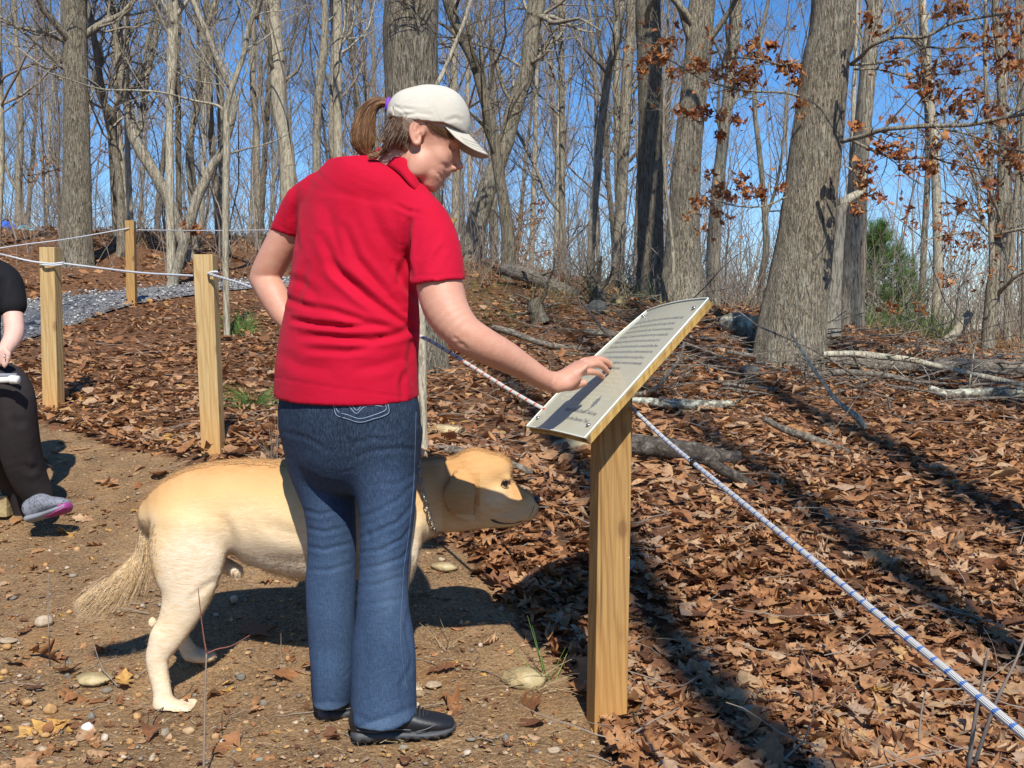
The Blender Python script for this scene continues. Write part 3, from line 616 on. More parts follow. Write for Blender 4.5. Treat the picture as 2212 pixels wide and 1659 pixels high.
traced('slender_tree', 'thin wavy sapling trunk crossing in front of the furrowed trunk behind the sign', [(1456, 635, 8), (1454, 560, 8), (1447, 470, 7), (1438, 400, 7), (1433, 300, 7), (1436, 150, 6), (1446, 0, 6)], 10.4, seed=25, n=(8, 30, 90), L=0.8, thin=0.002)
traced('bare_tree', 'upright trunk with brown leaf clusters between furrowed trunk and the largest trunk', [(1540, 640, 34), (1541, 550, 30), (1546, 460, 27), (1553, 383, 26), (1560, 320, 25), (1568, 250, 24), (1576, 180, 24), (1581, 117, 24), (1591, 0, 22)], 13, seed=26, mat=BARK,
       branches=[[(1568, 250, 9), (1590, 210, 8, .2), (1600, 160, 6, .4), (1640, 60, 4, .7)]])
traced('bare_tree', 'thin crooked trunk left of the largest leaning trunk', [(1642, 690, 15), (1645, 600, 15), (1655, 540, 14), (1650, 433, 12), (1641, 333, 11), (1630, 220, 10), (1640, 100, 9), (1660, 0, 8)], 14, seed=27,
       branches=[[(1648, 480, 8), (1672, 420, 7), (1690, 330, 6), (1700, 200, 4)]])
R3 = traced('big_tree', 'largest trunk at right, grey bark with blotchy branch shadows, leaning right', [(1704, 790, 150), (1708, 740, 138), (1717, 660, 131), (1735, 553, 122), (1750, 440, 114), (1768, 277, 106), (1785, 130, 97), (1802, 0, 93)], 8.4, seed=28, mat=BARK_BIG, big=True, n=(6, 24, 60), lo=0.75, L=2.5)
traced('bare_tree', 'smooth straight trunk standing right behind the largest trunk', [(1836, 708, 58), (1840, 640, 52), (1846, 550, 49), (1855, 367, 38), (1871, 200, 34), (1880, 100, 33), (1890, 0, 32)], 12, seed=29, mat=BARK, big=True, n=(10, 40, 160), lo=0.55)
traced('dead_trunk', 'pale barkless trunk wedged between the largest trunk and the smooth one', [(1795, 750, 42), (1798, 680, 36), (1804, 600, 30), (1812, 500, 26), (1822, 440, 22)], 10.5, seed=30, mat=BARK_PALE, top=0.4, n=(3, 6, 10), L=0.4)
traced('slender_tree', 'very thin pale trunk seen between the largest trunk and the smooth one', [(1822, 640, 10), (1836, 400, 10), (1845, 200, 9), (1851, 0, 8)], 15, seed=31, mat=BARK_PALE)
traced('bare_tree', 'lichen-spotted trunk right of the little pine', [(2021, 718, 22), (2025, 620, 20), (2026, 550, 20), (2021, 367, 19), (2015, 290, 18), (2011, 233, 17), (2001, 100, 16), (1993, 0, 14)], 15, seed=32, mat=BARK_PALE,
       branches=[[(2010, 250, 8), (1990, 200, 6), (1970, 180, 4), (1950, 130, 3)], [(2000, 100, 8), (1975, 90, 7), (1950, 60, 5), (1925, 0, 4)]])
traced('bare_tree', 'slim trunk standing just left of the lichen-spotted one', [(1990, 690, 14), (1995, 550, 14), (2004, 367, 12), (2000, 200, 9), (1990, 100, 7)], 16, seed=33)
traced('forked_tree', 'tree forking low into dark left stem and thicker right stem near the right edge', [(2131, 768, 28), (2135, 720, 28), (2141, 670, 30), (2146, 620, 30), (2155, 560, 24), (2165, 487, 25), (2168, 387, 25), (2166, 267, 18), (2162, 180, 17), (2158, 100, 16), (2150, 0, 14)], 12, seed=34, mat=BARK, n=(14, 50, 200),
       branches=[[(2145, 625, 16), (2143, 560, 14), (2141, 487, 13), (2138, 420, 12), (2139, 340, 12), (2134, 260, 10), (2128, 120, 9), (2130, 0, 7)], [(2150, 640, 12), (2175, 615, 9, -.2), (2212, 588, 7, -.4), (2300, 575, 5, -.8)], [(2145, 510, 8), (2180, 500, 7, -.2), (2240, 488, 5, -.4)], [(2134, 500, 8), (2118, 460, 7), (2110, 400, 6), (2085, 340, 4)]])
traced('bare_tree', 'thin trunk at the right edge of the wood', [(2175, 760, 16), (2178, 640, 15), (2190, 500, 10), (2200, 300, 8), (2196, 0, 7)], 14, seed=35)
traced('slender_tree', 'slender reddish trunk behind the forked tree at right', [(2208, 780, 12), (2212, 640, 11), (2209, 400, 9), (2206, 0, 7)], 13, seed=36)
traced('bare_tree', 'faint grey trunk above the path at the far left edge', [(40, 500, 17), (40, 400, 15), (44, 300, 14), (40, 150, 12), (30, 0, 10)], 22, seed=37, branches=[[(40, 420, 8), (20, 380, 7), (5, 340, 5), (-20, 280, 4)]])
# slim trunk hidden for the most part behind the woman
traced('slender_tree', 'slim grey trunk beside the hip of the jeans, mostly hidden by the woman', [(915, 987, 24), (912, 900, 22), (911, 800, 21), (909, 700, 20), (905, 560, 14), (896, 420, 13), (888, 300, 12)], 4.4, seed=38, mat=BARK_PALE, n=(0, 0, 0) if False else (1, 1, 1), L=0.2, top=1.0, thin=0.001)

# trees further back: a few kinds, each copied with its trunk and crown
def far_kind(i):
    rr = np.random.default_rng(100 + i); H = rr.uniform(13, 18); lean = rr.normal(0, 0.6, 2)
    zs = np.linspace(0, 1, 8); pts = np.stack([lean[0] * zs ** 1.5 + np.cumsum(rr.normal(0, 0.10, 8)) * (zs > 0), lean[1] * zs ** 1.5 + np.cumsum(rr.normal(0, 0.10, 8)) * (zs > 0), zs * H], 1); pts[:, :2] -= pts[0, :2]
    r0 = rr.uniform(0.05, 0.115); rad = r0 * (1 - 0.85 * zs)
    tm = MB(); p, r = trunk_mesh(tm, pts, rad, 9, 26, 0.02, 0.12, i)
    forks = rr.integers(0, 3); 
    cm = MB()
    if forks:
        a, ra = grow(p[None], r[None], int(forks), rr, 0.2, 0.45, H * 0.55, 0.35, 0.8, 0.07, 10, 0.75, 0.02, 0.3); v, q = tubes(a, ra, 7); cm.add(v, q)
        crown_to(cm, a[0], ra[0], rr, 12, 50, 160, 2.2, 0.1, 4, 0.004)
    crown_to(cm, p, r, rr, 44, 190, 800, 3.0, 0.14, 4, 0.0042, up=0.35)
    tv = np.concatenate(tm.v); tme = mesh_np('trunk', tv, np.concatenate(tm.q)); cme = mesh_np('crown', np.concatenate(cm.v), np.concatenate(cm.q))
    mt = [BARK, BARK_PALE, BARK, BARK_DARK][i % 4]; tme.materials.append(mt); cme.materials.append(TWIG if i % 3 else BARK)
    return tme, cme
kinds = [far_kind(i) for i in range(9)]
rr = np.random.default_rng(77)
spots = []
tries = 0
while len(spots) < 225 and tries < 9000:
    tries += 1; d = 15 + 75 * rr.random() ** 1.35; ang = rr.uniform(-0.78, 0.85); x = d * math.tan(ang)
    u = U0 + F * x / d
    if d < 19 and (1240 < u < 1520 or 560 < u < 1200 or 1640 < u < 1900): continue
    if 1530 < u < 2300 and rr.random() < 0.62: continue
    if all((x - a) ** 2 + (d - b) ** 2 > (0.7 + d * 0.012) ** 2 for a, b in spots): spots.append((x, d))
GB = 'bare trees standing back in the wood'
for i, (x, d) in enumerate(spots):
    ki = int(rr.integers(0, 9)); kt, kc = kinds[ki]; s = rr.uniform(0.72, 1.2) * (1.0 if d > 24 else 0.8)
    o = bpy.data.objects.new('bare_tree', None); COL.objects.link(o); o.location = (x, d, hz1(x, d) - 0.1); o.scale = (s, s, s * rr.uniform(0.9, 1.15)); o.rotation_euler = (rr.normal(0, 0.035), rr.normal(0, 0.035), rr.uniform(0, 6.28))
    uu = U0 + F * x / d; wh = ('above the gravel path' if uu < 450 else 'left of the red shirt' if uu < 700 else 'around the cap of the woman' if uu < 1050 else 'between the crossing trunks and the shaded trunk' if uu < 1400 else 'left of the largest trunk' if uu < 1700 else 'around the little pine' if uu < 2000 else 'near the right edge')
    dp = 'close behind the crest' if d < 24 else 'well back in the wood' if d < 42 else 'far off in the wood'
    if x / d < -0.5 or x / d > 0.5: wh = 'beyond the left edge' if x < 0 else 'beyond the right edge'
    wh = wh.replace('the crossing trunks and the shaded trunk', 'crossing and shaded trunks').replace('the cap of the woman', 'the cap'); lk = ['grey', 'pale', 'brown', 'dark'][ki % 4] + (' tall' if s > 1.0 else ' low' if s < 0.82 else '')
    tag(o, '%s bare tree %s, %s' % (lk, dp, wh), 'tree', '%s bare trees %s, %s' % (lk, dp, wh))
    for nm, me in (('trunk', kt), ('crown', kc)):
        c = bpy.data.objects.new(nm, me); COL.objects.link(c); c.parent = o
# trees behind the camera that throw the trunk shadows on the ground and on the trunks ahead
def shade_tree(x, y_, r0, H, seed, clear=0.62, lean=(0, 0)):
    rr = np.random.default_rng(seed); z0 = hz1(x, y_) - 0.15; t = np.linspace(0, 1, 9); pts = np.stack([x + lean[0] * t + rr.normal(0, 0.04, 9) * (t > 0), y_ + lean[1] * t, z0 + H * t], 1)
    root = thing('bare_tree', 'tall bare tree standing behind the viewer, outside the picture, shading the slope', 'tree', pts[0], 'trees behind the viewer'); tm = MB(); p, r = trunk_mesh(tm, pts, r0 * (1 - 0.72 * t), 12, 40, 0.01, 0.2, seed); tm.build('trunk', BARK, root)
    cm = MB(); crown_to(cm, p, r, rr, 16, 60, 160, 2.2, clear, 4, 0.004); cm.build('crown', TWIG, root)
SD = math.tan(SUN_AZ)
def stripe(x, y, back, r0, H, seed, **k): shade_tree(x + SD * back, y - back, r0, H, seed, **k)   # its shadow crosses the ground at (x, y)
stripe(0.66, 2.8, 8.5, 0.15, 21, 61, clear=0.6)
stripe(1.45, 3.8, 9.5, 0.13, 22, 62); stripe(2.05, 5.0, 10.0, 0.17, 24, 63); stripe(3.55, 5.5, 9, 0.14, 22, 64, clear=0.8); stripe(3.5, 8.4, 14, 0.10, 24, 66, clear=0.4); stripe(4.6, 7, 12, 0.2, 24, 67, clear=0.4); stripe(-4.0, 8.0, 14, 0.12, 20, 68, clear=0.7)

# ---------------------------------------------------------------- oak boughs with hanging brown leaves
def leafy(points, n, rr, size=0.055, spr=0.10):
    c = points[rr.integers(0, len(points), n)] + rr.normal(0, spr, (n, 3)) * V3(1, 1, 0.8) - V3(0, 0, 0.03)
    v, q, _ = make_leaves(c, rr.uniform(0.7, 1.35, n) * size, [0.3, 0.3, 0.1, 0.3], rr, 1.2, 1.9); return v, q, np.repeat(rr.random(n), 27)
def bough(label, paths, d, clusters, seed, name='oak_bough', group=None, size=0.06, per=12, twigs=40):
    rr = np.random.default_rng(seed); root = thing(name, label, 'branch', P(paths[0][0][0], paths[0][0][1], d), group)
    wm = MB(); A = []; RA = []
    for pth in paths:
        b = np.array([P(q[0], q[1], d + (q[3] if len(q) > 3 else 0)) for q in pth]); rad = np.array([px(q[2], d) / 2 for q in pth]); tube_to(wm, b, rad, 7, len(pth) * 5)
        s_ = spline(np.hstack([b, rad[:, None]]), 14); A.append(s_[:, :3]); RA.append(s_[:, 3])
    A = np.array(A); RA = np.array(RA)
    b, b2 = grow(A, RA, twigs * len(paths) // 2, rr, 0.15, 1, 0.5, 0.9, 0.15, 0.2, 6, 0.5, 0.002); v, q = tubes(b, b2, 4); wm.add(v, q)
    c, c2 = grow(b, b2, twigs * len(paths) * 2, rr, 0.1, 1, 0.22, 0.9, 0.1, 0.22, 5, 0.6, 0.0013); v, q = tubes(c, c2, 3); wm.add(v, q)
    wm.build('bough', BARK, root)
    lm = MB()
    for (u, v_, dd, sp, k) in clusters:
        v, q, t = leafy(np.array([P(u, v_, d + dd)]), int(per * k), rr, size * 1.15, px(sp * 0.55, d)); lm.add(v, q, a=t)
    ends = c[:, -1]; k_ = rr.random(len(ends)) < 0.45; v, q, t = leafy(ends[k_], int(k_.sum() * 0.8), rr, size, 0.02); lm.add(v, q, a=t)
    o = lm.build('foliage', HANG, root); o['kind'] = 'stuff'
    return root
bough('upper leafy oak bough reaching right from the largest trunk', [[(1838, 139, 9), (1862, 120, 9, -.2), (1883, 98, 9, -.3), (1935, 80, 8, -.4), (1995, 80, 7, -.5), (2058, 50, 6, -.6), (2125, 37, 5, -.7), (2200, 25, 3, -.8)], [(1838, 140, 6), (1890, 137, 6, -.1), (1951, 127, 5), (1995, 103, 5), (2050, 105, 4), (2108, 100, 3)], [(1845, 150, 5), (1900, 150, 4), (1960, 165, 4), (2040, 160, 3), (2110, 150, 3)]], 8.0,
      [(1870, 35, 0, 22, 1.6), (1890, 65, 0, 16, 1.2), (1925, 125, 0, 24, 1.4), (1990, 155, 0, 34, 3.2), (2010, 185, 0, 26, 2.2), (2045, 20, 0, 22, 2.0), (2080, 10, 0, 16, 1.6), (2130, 90, 0, 34, 2.2), (2150, 140, 0, 40, 2.6), (2180, 30, 0, 30, 2.8), (2190, 70, 0, 30, 2.0), (2100, 60, 0, 26, 1.2), (2060, 130, 0, 24, 1.4), (2040, 190, 0, 20, 1.0), (2200, 130, 0, 24, 1.6), (2100, 200, 0, 22, 2.0)], 201)
bough('long middle oak bough with drooping russet leaves, right of the largest trunk', [[(1818, 306, 10), (1868, 293, 10, -.2), (1900, 282, 10, -.3), (1935, 277, 9, -.4), (2008, 272, 9, -.5), (2091, 270, 8, -.6), (2150, 258, 7, -.7), (2230, 244, 6, -.8)], [(1841, 303, 7), (1881, 323, 6), (1941, 343, 6, .1), (2008, 340, 5, .2), (2060, 355, 4, .2), (2150, 370, 3, .3)], [(2010, 274, 5, -.5), (2090, 290, 4, -.6), (2150, 310, 4, -.7), (2212, 330, 3, -.8)]], 7.8,
      [(1850, 265, 0, 14, 1.2), (1865, 350, 0, 18, 1.6), (1905, 310, 0, 22, 2.2), (1935, 320, 0, 24, 2.4), (1960, 350, 0, 24, 2.4), (2010, 350, 0, 18, 2.2), (1870, 385, 0, 18, 1.0), (1895, 415, 0, 18, 1.0), (1925, 250, 0, 16, 0.8), (2070, 225, 0, 26, 2.2), (2150, 235, 0, 28, 2.4), (2180, 320, 0, 30, 3.4), (2130, 300, 0, 26, 1.8), (2195, 345, 0, 22, 2.6), (2020, 300, 0, 20, 0.8), (1850, 435, 0, 22, 1.2), (1945, 440, 0, 30, 0.8), (2080, 350, 0, 26, 1.4), (2140, 390, 0, 26, 1.0), (2060, 440, 0, 26, 1.2)], 202)
bough('lower faded leafy twigs hanging beyond the middle bough at right', [[(1995, 520, 4), (2030, 510, 4), (2080, 505, 3), (2130, 520, 2)], [(2030, 600, 4), (2060, 590, 3), (2080, 600, 2)]], 11.5,
      [(2040, 500, 0, 26, 2.2), (2085, 505, 0, 28, 2.2), (2110, 520, 0, 22, 1.6), (2060, 545, 0, 28, 1.4), (2045, 600, 0, 18, 1.6), (1925, 660, 0, 20, 1.8), (1985, 655, 0, 16, 1.2), (2130, 440, 0, 30, 1.4), (1965, 480, 0, 20, 1.0), (2150, 570, 0, 30, 1.0), (1975, 760, 0, 12, 1.6)], 203, size=0.06)
bough('russet oak leaf clusters hanging left of the largest trunk', [[(1727, 208, 5), (1690, 200, 5, -.1), (1640, 198, 5, -.2), (1580, 190, 5, -.3), (1525, 174, 4, -.3)], [(1727, 130, 4), (1690, 140, 4, -.1), (1650, 130, 4, -.2), (1600, 125, 3, -.3), (1560, 130, 3, -.3)], [(1700, 425, 4), (1650, 445, 4, -.1), (1590, 445, 3, -.2), (1540, 430, 3, -.3)]], 8.2,
      [(1505, 132, 0, 24, 3.0), (1545, 145, 0, 20, 1.6), (1575, 140, 0, 24, 2.2), (1600, 165, 0, 26, 3.4), (1625, 155, 0, 22, 2.6), (1620, 95, 0, 20, 2.0), (1640, 115, 0, 16, 2.0), (1668, 88, 0, 14, 1.6), (1690, 135, 0, 22, 2.4), (1715, 135, 0, 18, 1.8), (1718, 165, 0, 12, 1.2), (1490, 240, 0, 22, 2.0), (1520, 237, 0, 16, 1.2), (1555, 245, 0, 14, 1.0), (1598, 255, 0, 16, 1.0), (1555, 285, 0, 12, 1.0), (1720, 215, 0, 12, 0.8), (1520, 430, 0, 16, 1.6), (1560, 405, 0, 24, 2.8), (1610, 400, 0, 18, 2.0), (1645, 410, 0, 20, 2.0), (1550, 450, 0, 14, 1.2), (1680, 400, 0, 18, 1.0), (1533, 370, 0, 12, .8), (1605, 375, 0, 10, 0.8)], 204)
bough('small russet leaf clusters hanging in front of the shaded trunk', [[(1524, 176, 3), (1480, 150, 3), (1430, 120, 3), (1390, 112, 2)]], 9.0, [(1405, 120, 0, 18, 2.2), (1432, 115, 0, 14, 1.6), (1390, 145, 0, 12, 1.2), (1440, 90, 0, 10, 1.0), (1450, 145, 0, 12, 1.0), (1455, 80, 0, 10, 0.8)], 205)
bough('thin twigs with pale orange beech leaves low between the crossing trunks and shaded trunk', [[(1180, 470, 3), (1140, 475, 3), (1110, 480, 2)], [(1190, 540, 3), (1150, 545, 2), (1120, 540, 2)]], 16,
      [(1120, 500, 0, 22, 1.2), (1150, 480, 0, 24, 1.2), (1180, 540, 0, 26, 1.6), (1130, 540, 0, 18, 1.2), (1160, 440, 0, 24, .8)], 206, size=0.07, twigs=20)
bough('faint pink-brown leaf spray left of the broad left trunk', [[(140, 360, 3), (100, 372, 3), (60, 380, 2)]], 17, [(110, 370, 0, 26, 1.2), (70, 385, 0, 20, 1.0), (95, 350, 0, 20, .8), (220, 320, 0, 16, .8)], 207, size=0.06, twigs=16)
bough('clump of orange dead leaves at the foot of the mossy leaning trunk', [[(430, 500, 3), (415, 488, 3), (400, 480, 2)]], 13, [(415, 488, 0, 14, 3.0), (403, 480, 0, 8, 1.2), (428, 492, 0, 8, 1.2)], 208, size=0.07, twigs=10)

# ---------------------------------------------------------------- little pine
def pine():
    rr = np.random.default_rng(50); base = G(1915, 722); d = 15.0; base = P(1915, 728, d); base[2] = hz1(base[0], d)
    H = P(1885, 498, d)[2] - base[2]; root = thing('white_pine', 'small green pine sapling standing between the smooth trunk and the lichen-spotted one', 'tree', base)
    tm = MB(); tube_to(tm, [base, base + V3(-.05, 0, H * .5), base + V3(-0.2, 0, H)], [0.03, 0.02, 0.004], 7, 12); tm.build('trunk', BARK, root)
    A = []; nm = MB(); bm = MB()
    for t in np.linspace(0.08, 0.97, 15):
        for k in range(6):
            an = rr.uniform(0, 6.28); L = (1.05 * (1 - t) + 0.12) * rr.uniform(0.5, 1.15) * H * 0.55; c = base + V3(-0.2 * t * t, 0, H * t)
            dr = V3(math.cos(an), math.sin(an), 0.35); p = np.array([c + dr * L * s + V3(0, 0, 0.12 * L * s * s) for s in np.linspace(0, 1, 5)]); A.append(p)
    A = np.array(A); v, q = tubes(A, np.full(A.shape[:2], 0.006), 4); bm.add(v, q)
    B, rb = grow(A, np.full(A.shape[:2], 0.006), 700, rr, 0.25, 1, 0.2, 0.8, 0.3, 0.1, 4, 0.6, 0.002); v, q = tubes(B, rb, 3); bm.add(v, q); bm.build('branch', BARK, root)['kind'] = 'stuff'
    N, rn = grow(B, rb, 12000, rr, 0.2, 1, 0.13, 0.6, 0.2, 0.05, 3, 0.5, 0.0015); v, q = tubes(N, rn * 0 + 0.0016, 3); nm.add(v, q, a=np.repeat(rr.random(12000), 9)); nm.build('needles', GREEN, root)['kind'] = 'stuff'
pine()

# ---------------------------------------------------------------- undergrowth, dry grass, twigs on the floor
def brush(name, label, n, dlo, dhi, rr, h, ulo=-100, uhi=2320, mat=TWIG, r=0.003, cond=None, lean=0.5, tw=3):
    u = rr.uniform(ulo, uhi, n); d = rr.uniform(dlo, dhi, n); x = (u - U0) / F * d; y = d
    if cond is not None: k = cond(u, d); x, y = x[k], y[k]; n = len(x)
    z = hz(x, y) - 0.02; L = h * rr.uniform(0.35, 1.25, n); D = norm(rr.normal(0, lean, (n, 3)) * V3(1, 1, 0.2) + V3(0, 0, 1)); Pn = np.empty((n, 6, 3)); Pn[:, 0] = np.stack([x, y, z], 1)
    for k in range(1, 6): D = norm(D + rr.normal(0, 0.16, (n, 3))); Pn[:, k] = Pn[:, k - 1] + D * (L / 5)[:, None]
    R0 = r * rr.uniform(0.6, 1.4, n)[:, None] * np.linspace(1, 0.4, 6)[None]; mb = MB(); v, q = tubes(Pn, R0, 4); mb.add(v, q, a=np.repeat(rr.random(n), 24))
    if tw:
        b, rb = grow(Pn, R0, n * tw, rr, 0.2, 1, h * 0.4, 0.8, 0.3, 0.2, 5, 0.6, r * 0.4); v, q = tubes(b, rb, 3); mb.add(v, q, a=np.repeat(rr.random(n * tw), 15))
    return tag(mb.build(name, mat), label, 'undergrowth', kind='stuff')
rr = np.random.default_rng(31)
brush('underbrush', 'tangle of thin bare shrubs and saplings along the crest', 1700, 13.5, 30, rr, 1.4, r=0.0045)
brush('underbrush', 'dense grey brush in the low ground at the right', 1500, 12.5, 34, rr, 1.7, ulo=1500, r=0.005, lean=0.35)
brush('saplings', 'thin tall saplings filling the gaps between the trunks', 420, 15, 45, rr, 5.5, r=0.013, lean=0.14, tw=7)
brush('underbrush', 'brambles and thin bare shrubs along the ridge behind the sign', 520, 12.3, 16.5, rr, 0.8, ulo=930, uhi=1640, r=0.0035)
brush('dry_grass', 'dry straw grass tufts on the hill crest', 9000, 11.5, 20, rr, 0.26, mat=STRAW, r=0.0022, tw=0, lean=0.6, cond=lambda u, d: (fbm(np.stack([u / 120, d, d * 0], 1), 2, 4) > -0.1) & ((u > 900) | (d > 16)))
brush('dry_grass', 'green tinged briars below the ridge between the trunks', 260, 9.5, 13.5, rr, 0.35, ulo=1000, uhi=1500, mat=GREEN, r=0.0016, tw=1, lean=0.8)
brush('green_shrub', 'low green bush beside the path, left of the elbow', 130, 9.1, 9.7, rr, 0.20, ulo=497, uhi=545, mat=GREEN, r=0.003, tw=4, lean=0.8)
brush('dry_grass', 'green grass patch under the little pine', 900, 12.5, 16, rr, 0.4, ulo=1850, uhi=2060, mat=GREEN, r=0.0022, tw=0, lean=0.5)

# ---------------------------------------------------------------- sign geometry (used by the hand as well)
SNb = P(1262, 945, 2.54); SFb = P(1137, 920, 2.86); SNt = P(1530, 643, 2.677)
SW = SFb - SNb; SW[2] = 0; ST = SNt - SNb; SW = SW - (SW @ ST) / (ST @ ST) * ST
SN = np.cross(ST, SW); SN /= np.linalg.norm(SN)
if SN[2] < 0: SN = -SN
def SB(s, t, h=0.0):
    """point of the sign face: s from near to far edge, t from bottom to top, h above it"""
    droop = 0.034 * s ** 2 * t ** 2.2 - 0.006 * math.sin(math.pi * s) * (1 - t) ** 2
    return SNb + SW * s + ST * t + SN * (h - droop)
def on_sign(u, v, h=0.0):
    a = P(u, v, 2.0) - V3(0, 0, CAMZ); o = V3(0, 0, CAMZ); t = ((SNb + SN * h - o) @ SN) / (a @ SN); return o + a * t

# ---------------------------------------------------------------- people: shared materials
def mat_skin(name, base, mott):
    m = M(name, 0.52, 0.4); n1 = m.noise(None, 30, 5, 0.7); n2 = m.vor(None, 170, 'F1')
    c = m.mix(m.ramp(n1, [(0.35, 0.0), (0.7, 0.55)]), base, mott); f = m.ramp(n2, [(0.0, 0.85), (0.2, 0.0)]); f = m.math('MULTIPLY', f, m.ramp(m.noise(None, 40, 2), [(0.42, 0.0), (0.55, 1.0)]))
    c = m.mix(f, c, (0.34, 0.14, 0.075)); m.col(c); m.b.inputs['Subsurface Weight'].default_value = 0.12; m.b.inputs['Subsurface Radius'].default_value = (0.012, 0.005, 0.003); m.b.inputs['Subsurface Scale'].default_value = 0.6
    m.bump(m.math('ADD', m.noise(None, 320, 3), m.math('MULTIPLY', m.noise(None, 45, 4), 2.0)), 0.22, 0.003); return m.m
SKIN = mat_skin('skin_freckled', (0.56, 0.30, 0.205), (0.50, 0.205, 0.135))
m = M('shirt_red_knit', 0.8, 0.12); n_ = m.noise(None, 900, 2); m.col(m.mix(m.ramp(m.noise(None, 6, 3), [(0.3, 0), (0.7, 1)]), (0.43, 0.003, 0.022), (0.48, 0.005, 0.030))); m.bump(m.math('ADD', n_, m.math('MULTIPLY', m.noise(m.map((1, 1, 1.6)), 16, 4, 0.6, 0.6), 3.0)), 0.3, 0.004); m.b.inputs['Sheen Weight'].default_value = 0.03; RED = m.m
m = M('denim', 0.85, 0.2)
fa = m.attr('tint'); w1 = m.noise(m.map((420, 420, 70)), 1.0, 3, 0.7); w2 = m.noise(m.map((60, 60, 420)), 1.0, 2, 0.7)
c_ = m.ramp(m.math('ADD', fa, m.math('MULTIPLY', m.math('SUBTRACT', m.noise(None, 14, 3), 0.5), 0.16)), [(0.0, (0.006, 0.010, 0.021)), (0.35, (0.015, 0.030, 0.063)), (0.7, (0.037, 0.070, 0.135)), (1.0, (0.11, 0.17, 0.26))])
c_ = m.mix(m.ramp(w1, [(0.42, 0.0), (0.68, 0.15)]), c_, (0.22, 0.32, 0.46)); c_ = m.mix(m.ramp(w2, [(0.3, 0.35), (0.5, 0.0)]), c_, (0.008, 0.014, 0.03)); m.col(c_); m.bump(m.math('ADD', w1, w2), 0.3, 0.0025); DENIM = m.m
m = M('denim_thread', 0.8, 0.2); m.col((0.11, 0.15, 0.215)); THREAD = m.m
m = M('cap_cotton', 0.88, 0.15); w1 = m.noise(None, 700, 2); m.col(m.mix(m.ramp(m.noise(None, 18, 4), [(0.35, 0.0), (0.7, 0.6)]), (0.54, 0.505, 0.425), (0.46, 0.43, 0.355))); m.bump(m.math('ADD', w1, m.math('MULTIPLY', m.noise(None, 35, 3), 1.3)), 0.3, 0.003); CAPM = m.m
def mat_hair(name, a, b, c):
    m = M(name, 0.42, 0.45); x = m.noise(m.map((90, 90, 5)), 4.0, 4, 0.7, 0.2); m.col(m.ramp(m.attr('tint'), [(0, a), (0.5, b), (1, c)])); m.bump(x, 0.25, 0.003); return m.m
HAIRM = mat_hair('hair_brown', (0.045, 0.022, 0.012), (0.17, 0.082, 0.036), (0.36, 0.20, 0.09)); HAIRG = mat_hair('hair_greying', (0.04, 0.023, 0.014), (0.125, 0.07, 0.04), (0.30, 0.22, 0.165))
m = M('shoe_leather_black', 0.42, 0.5); m.col((0.012, 0.013, 0.016)); m.bump(m.noise(None, 260, 3), 0.15, 0.002); SHOE = m.m
m = M('shoe_sole_dark', 0.6, 0.4); m.col((0.05, 0.053, 0.057)); SOLE = m.m
m = M('shoe_trim_grey', 0.6, 0.4); m.col((0.11, 0.115, 0.12)); TRIM = m.m
m = M('dark_thread', 0.8, 0.2); m.col((0.03, 0.03, 0.032)); LACE = m.m
m = M('purple_elastic', 0.6, 0.3); m.col((0.20, 0.05, 0.50)); PURP = m.m
m = M('eye_white', 0.3, 0.5); m.col((0.30, 0.20, 0.16)); EYEW = m.m
m = M('eye_dark', 0.15, 0.6); m.col((0.012, 0.008, 0.006)); EYED = m.m
m = M('lip', 0.5, 0.4); m.col((0.50, 0.18, 0.15)); LIP = m.m

def Q(u, v, d, ra, rb=None): 
    """skeleton row: point of the photo at distance d, radii given in photo units"""
    p = P(u, v, d); return [p[0], p[1], p[2], px(ra, d), px(rb if rb is not None else ra, d)]
woman = thing('person', 'woman in red polo shirt, blue jeans and beige cap reaching to touch the sign', 'person', (P(830, 1600, 2.68)[0], 2.74, 0.0))

def sphere(c, r, nu=16, nv=10, sc=(1, 1, 1)):
    th = np.linspace(0, math.pi, nv + 1); ph = np.arange(nu) * 2 * math.pi / nu
    v = np.stack([np.sin(th)[:, None] * np.cos(ph)[None], np.sin(th)[:, None] * np.sin(ph)[None], np.cos(th)[:, None] + 0 * ph[None]], -1) * r * np.array(sc)
    i = np.arange((nv + 1) * nu).reshape(nv + 1, nu); q = np.stack([i[:-1], i[1:], np.roll(i, -1, 1)[1:], np.roll(i, -1, 1)[:-1]], -1).reshape(-1, 4)
    return v.reshape(-1, 3) + np.asarray(c), q
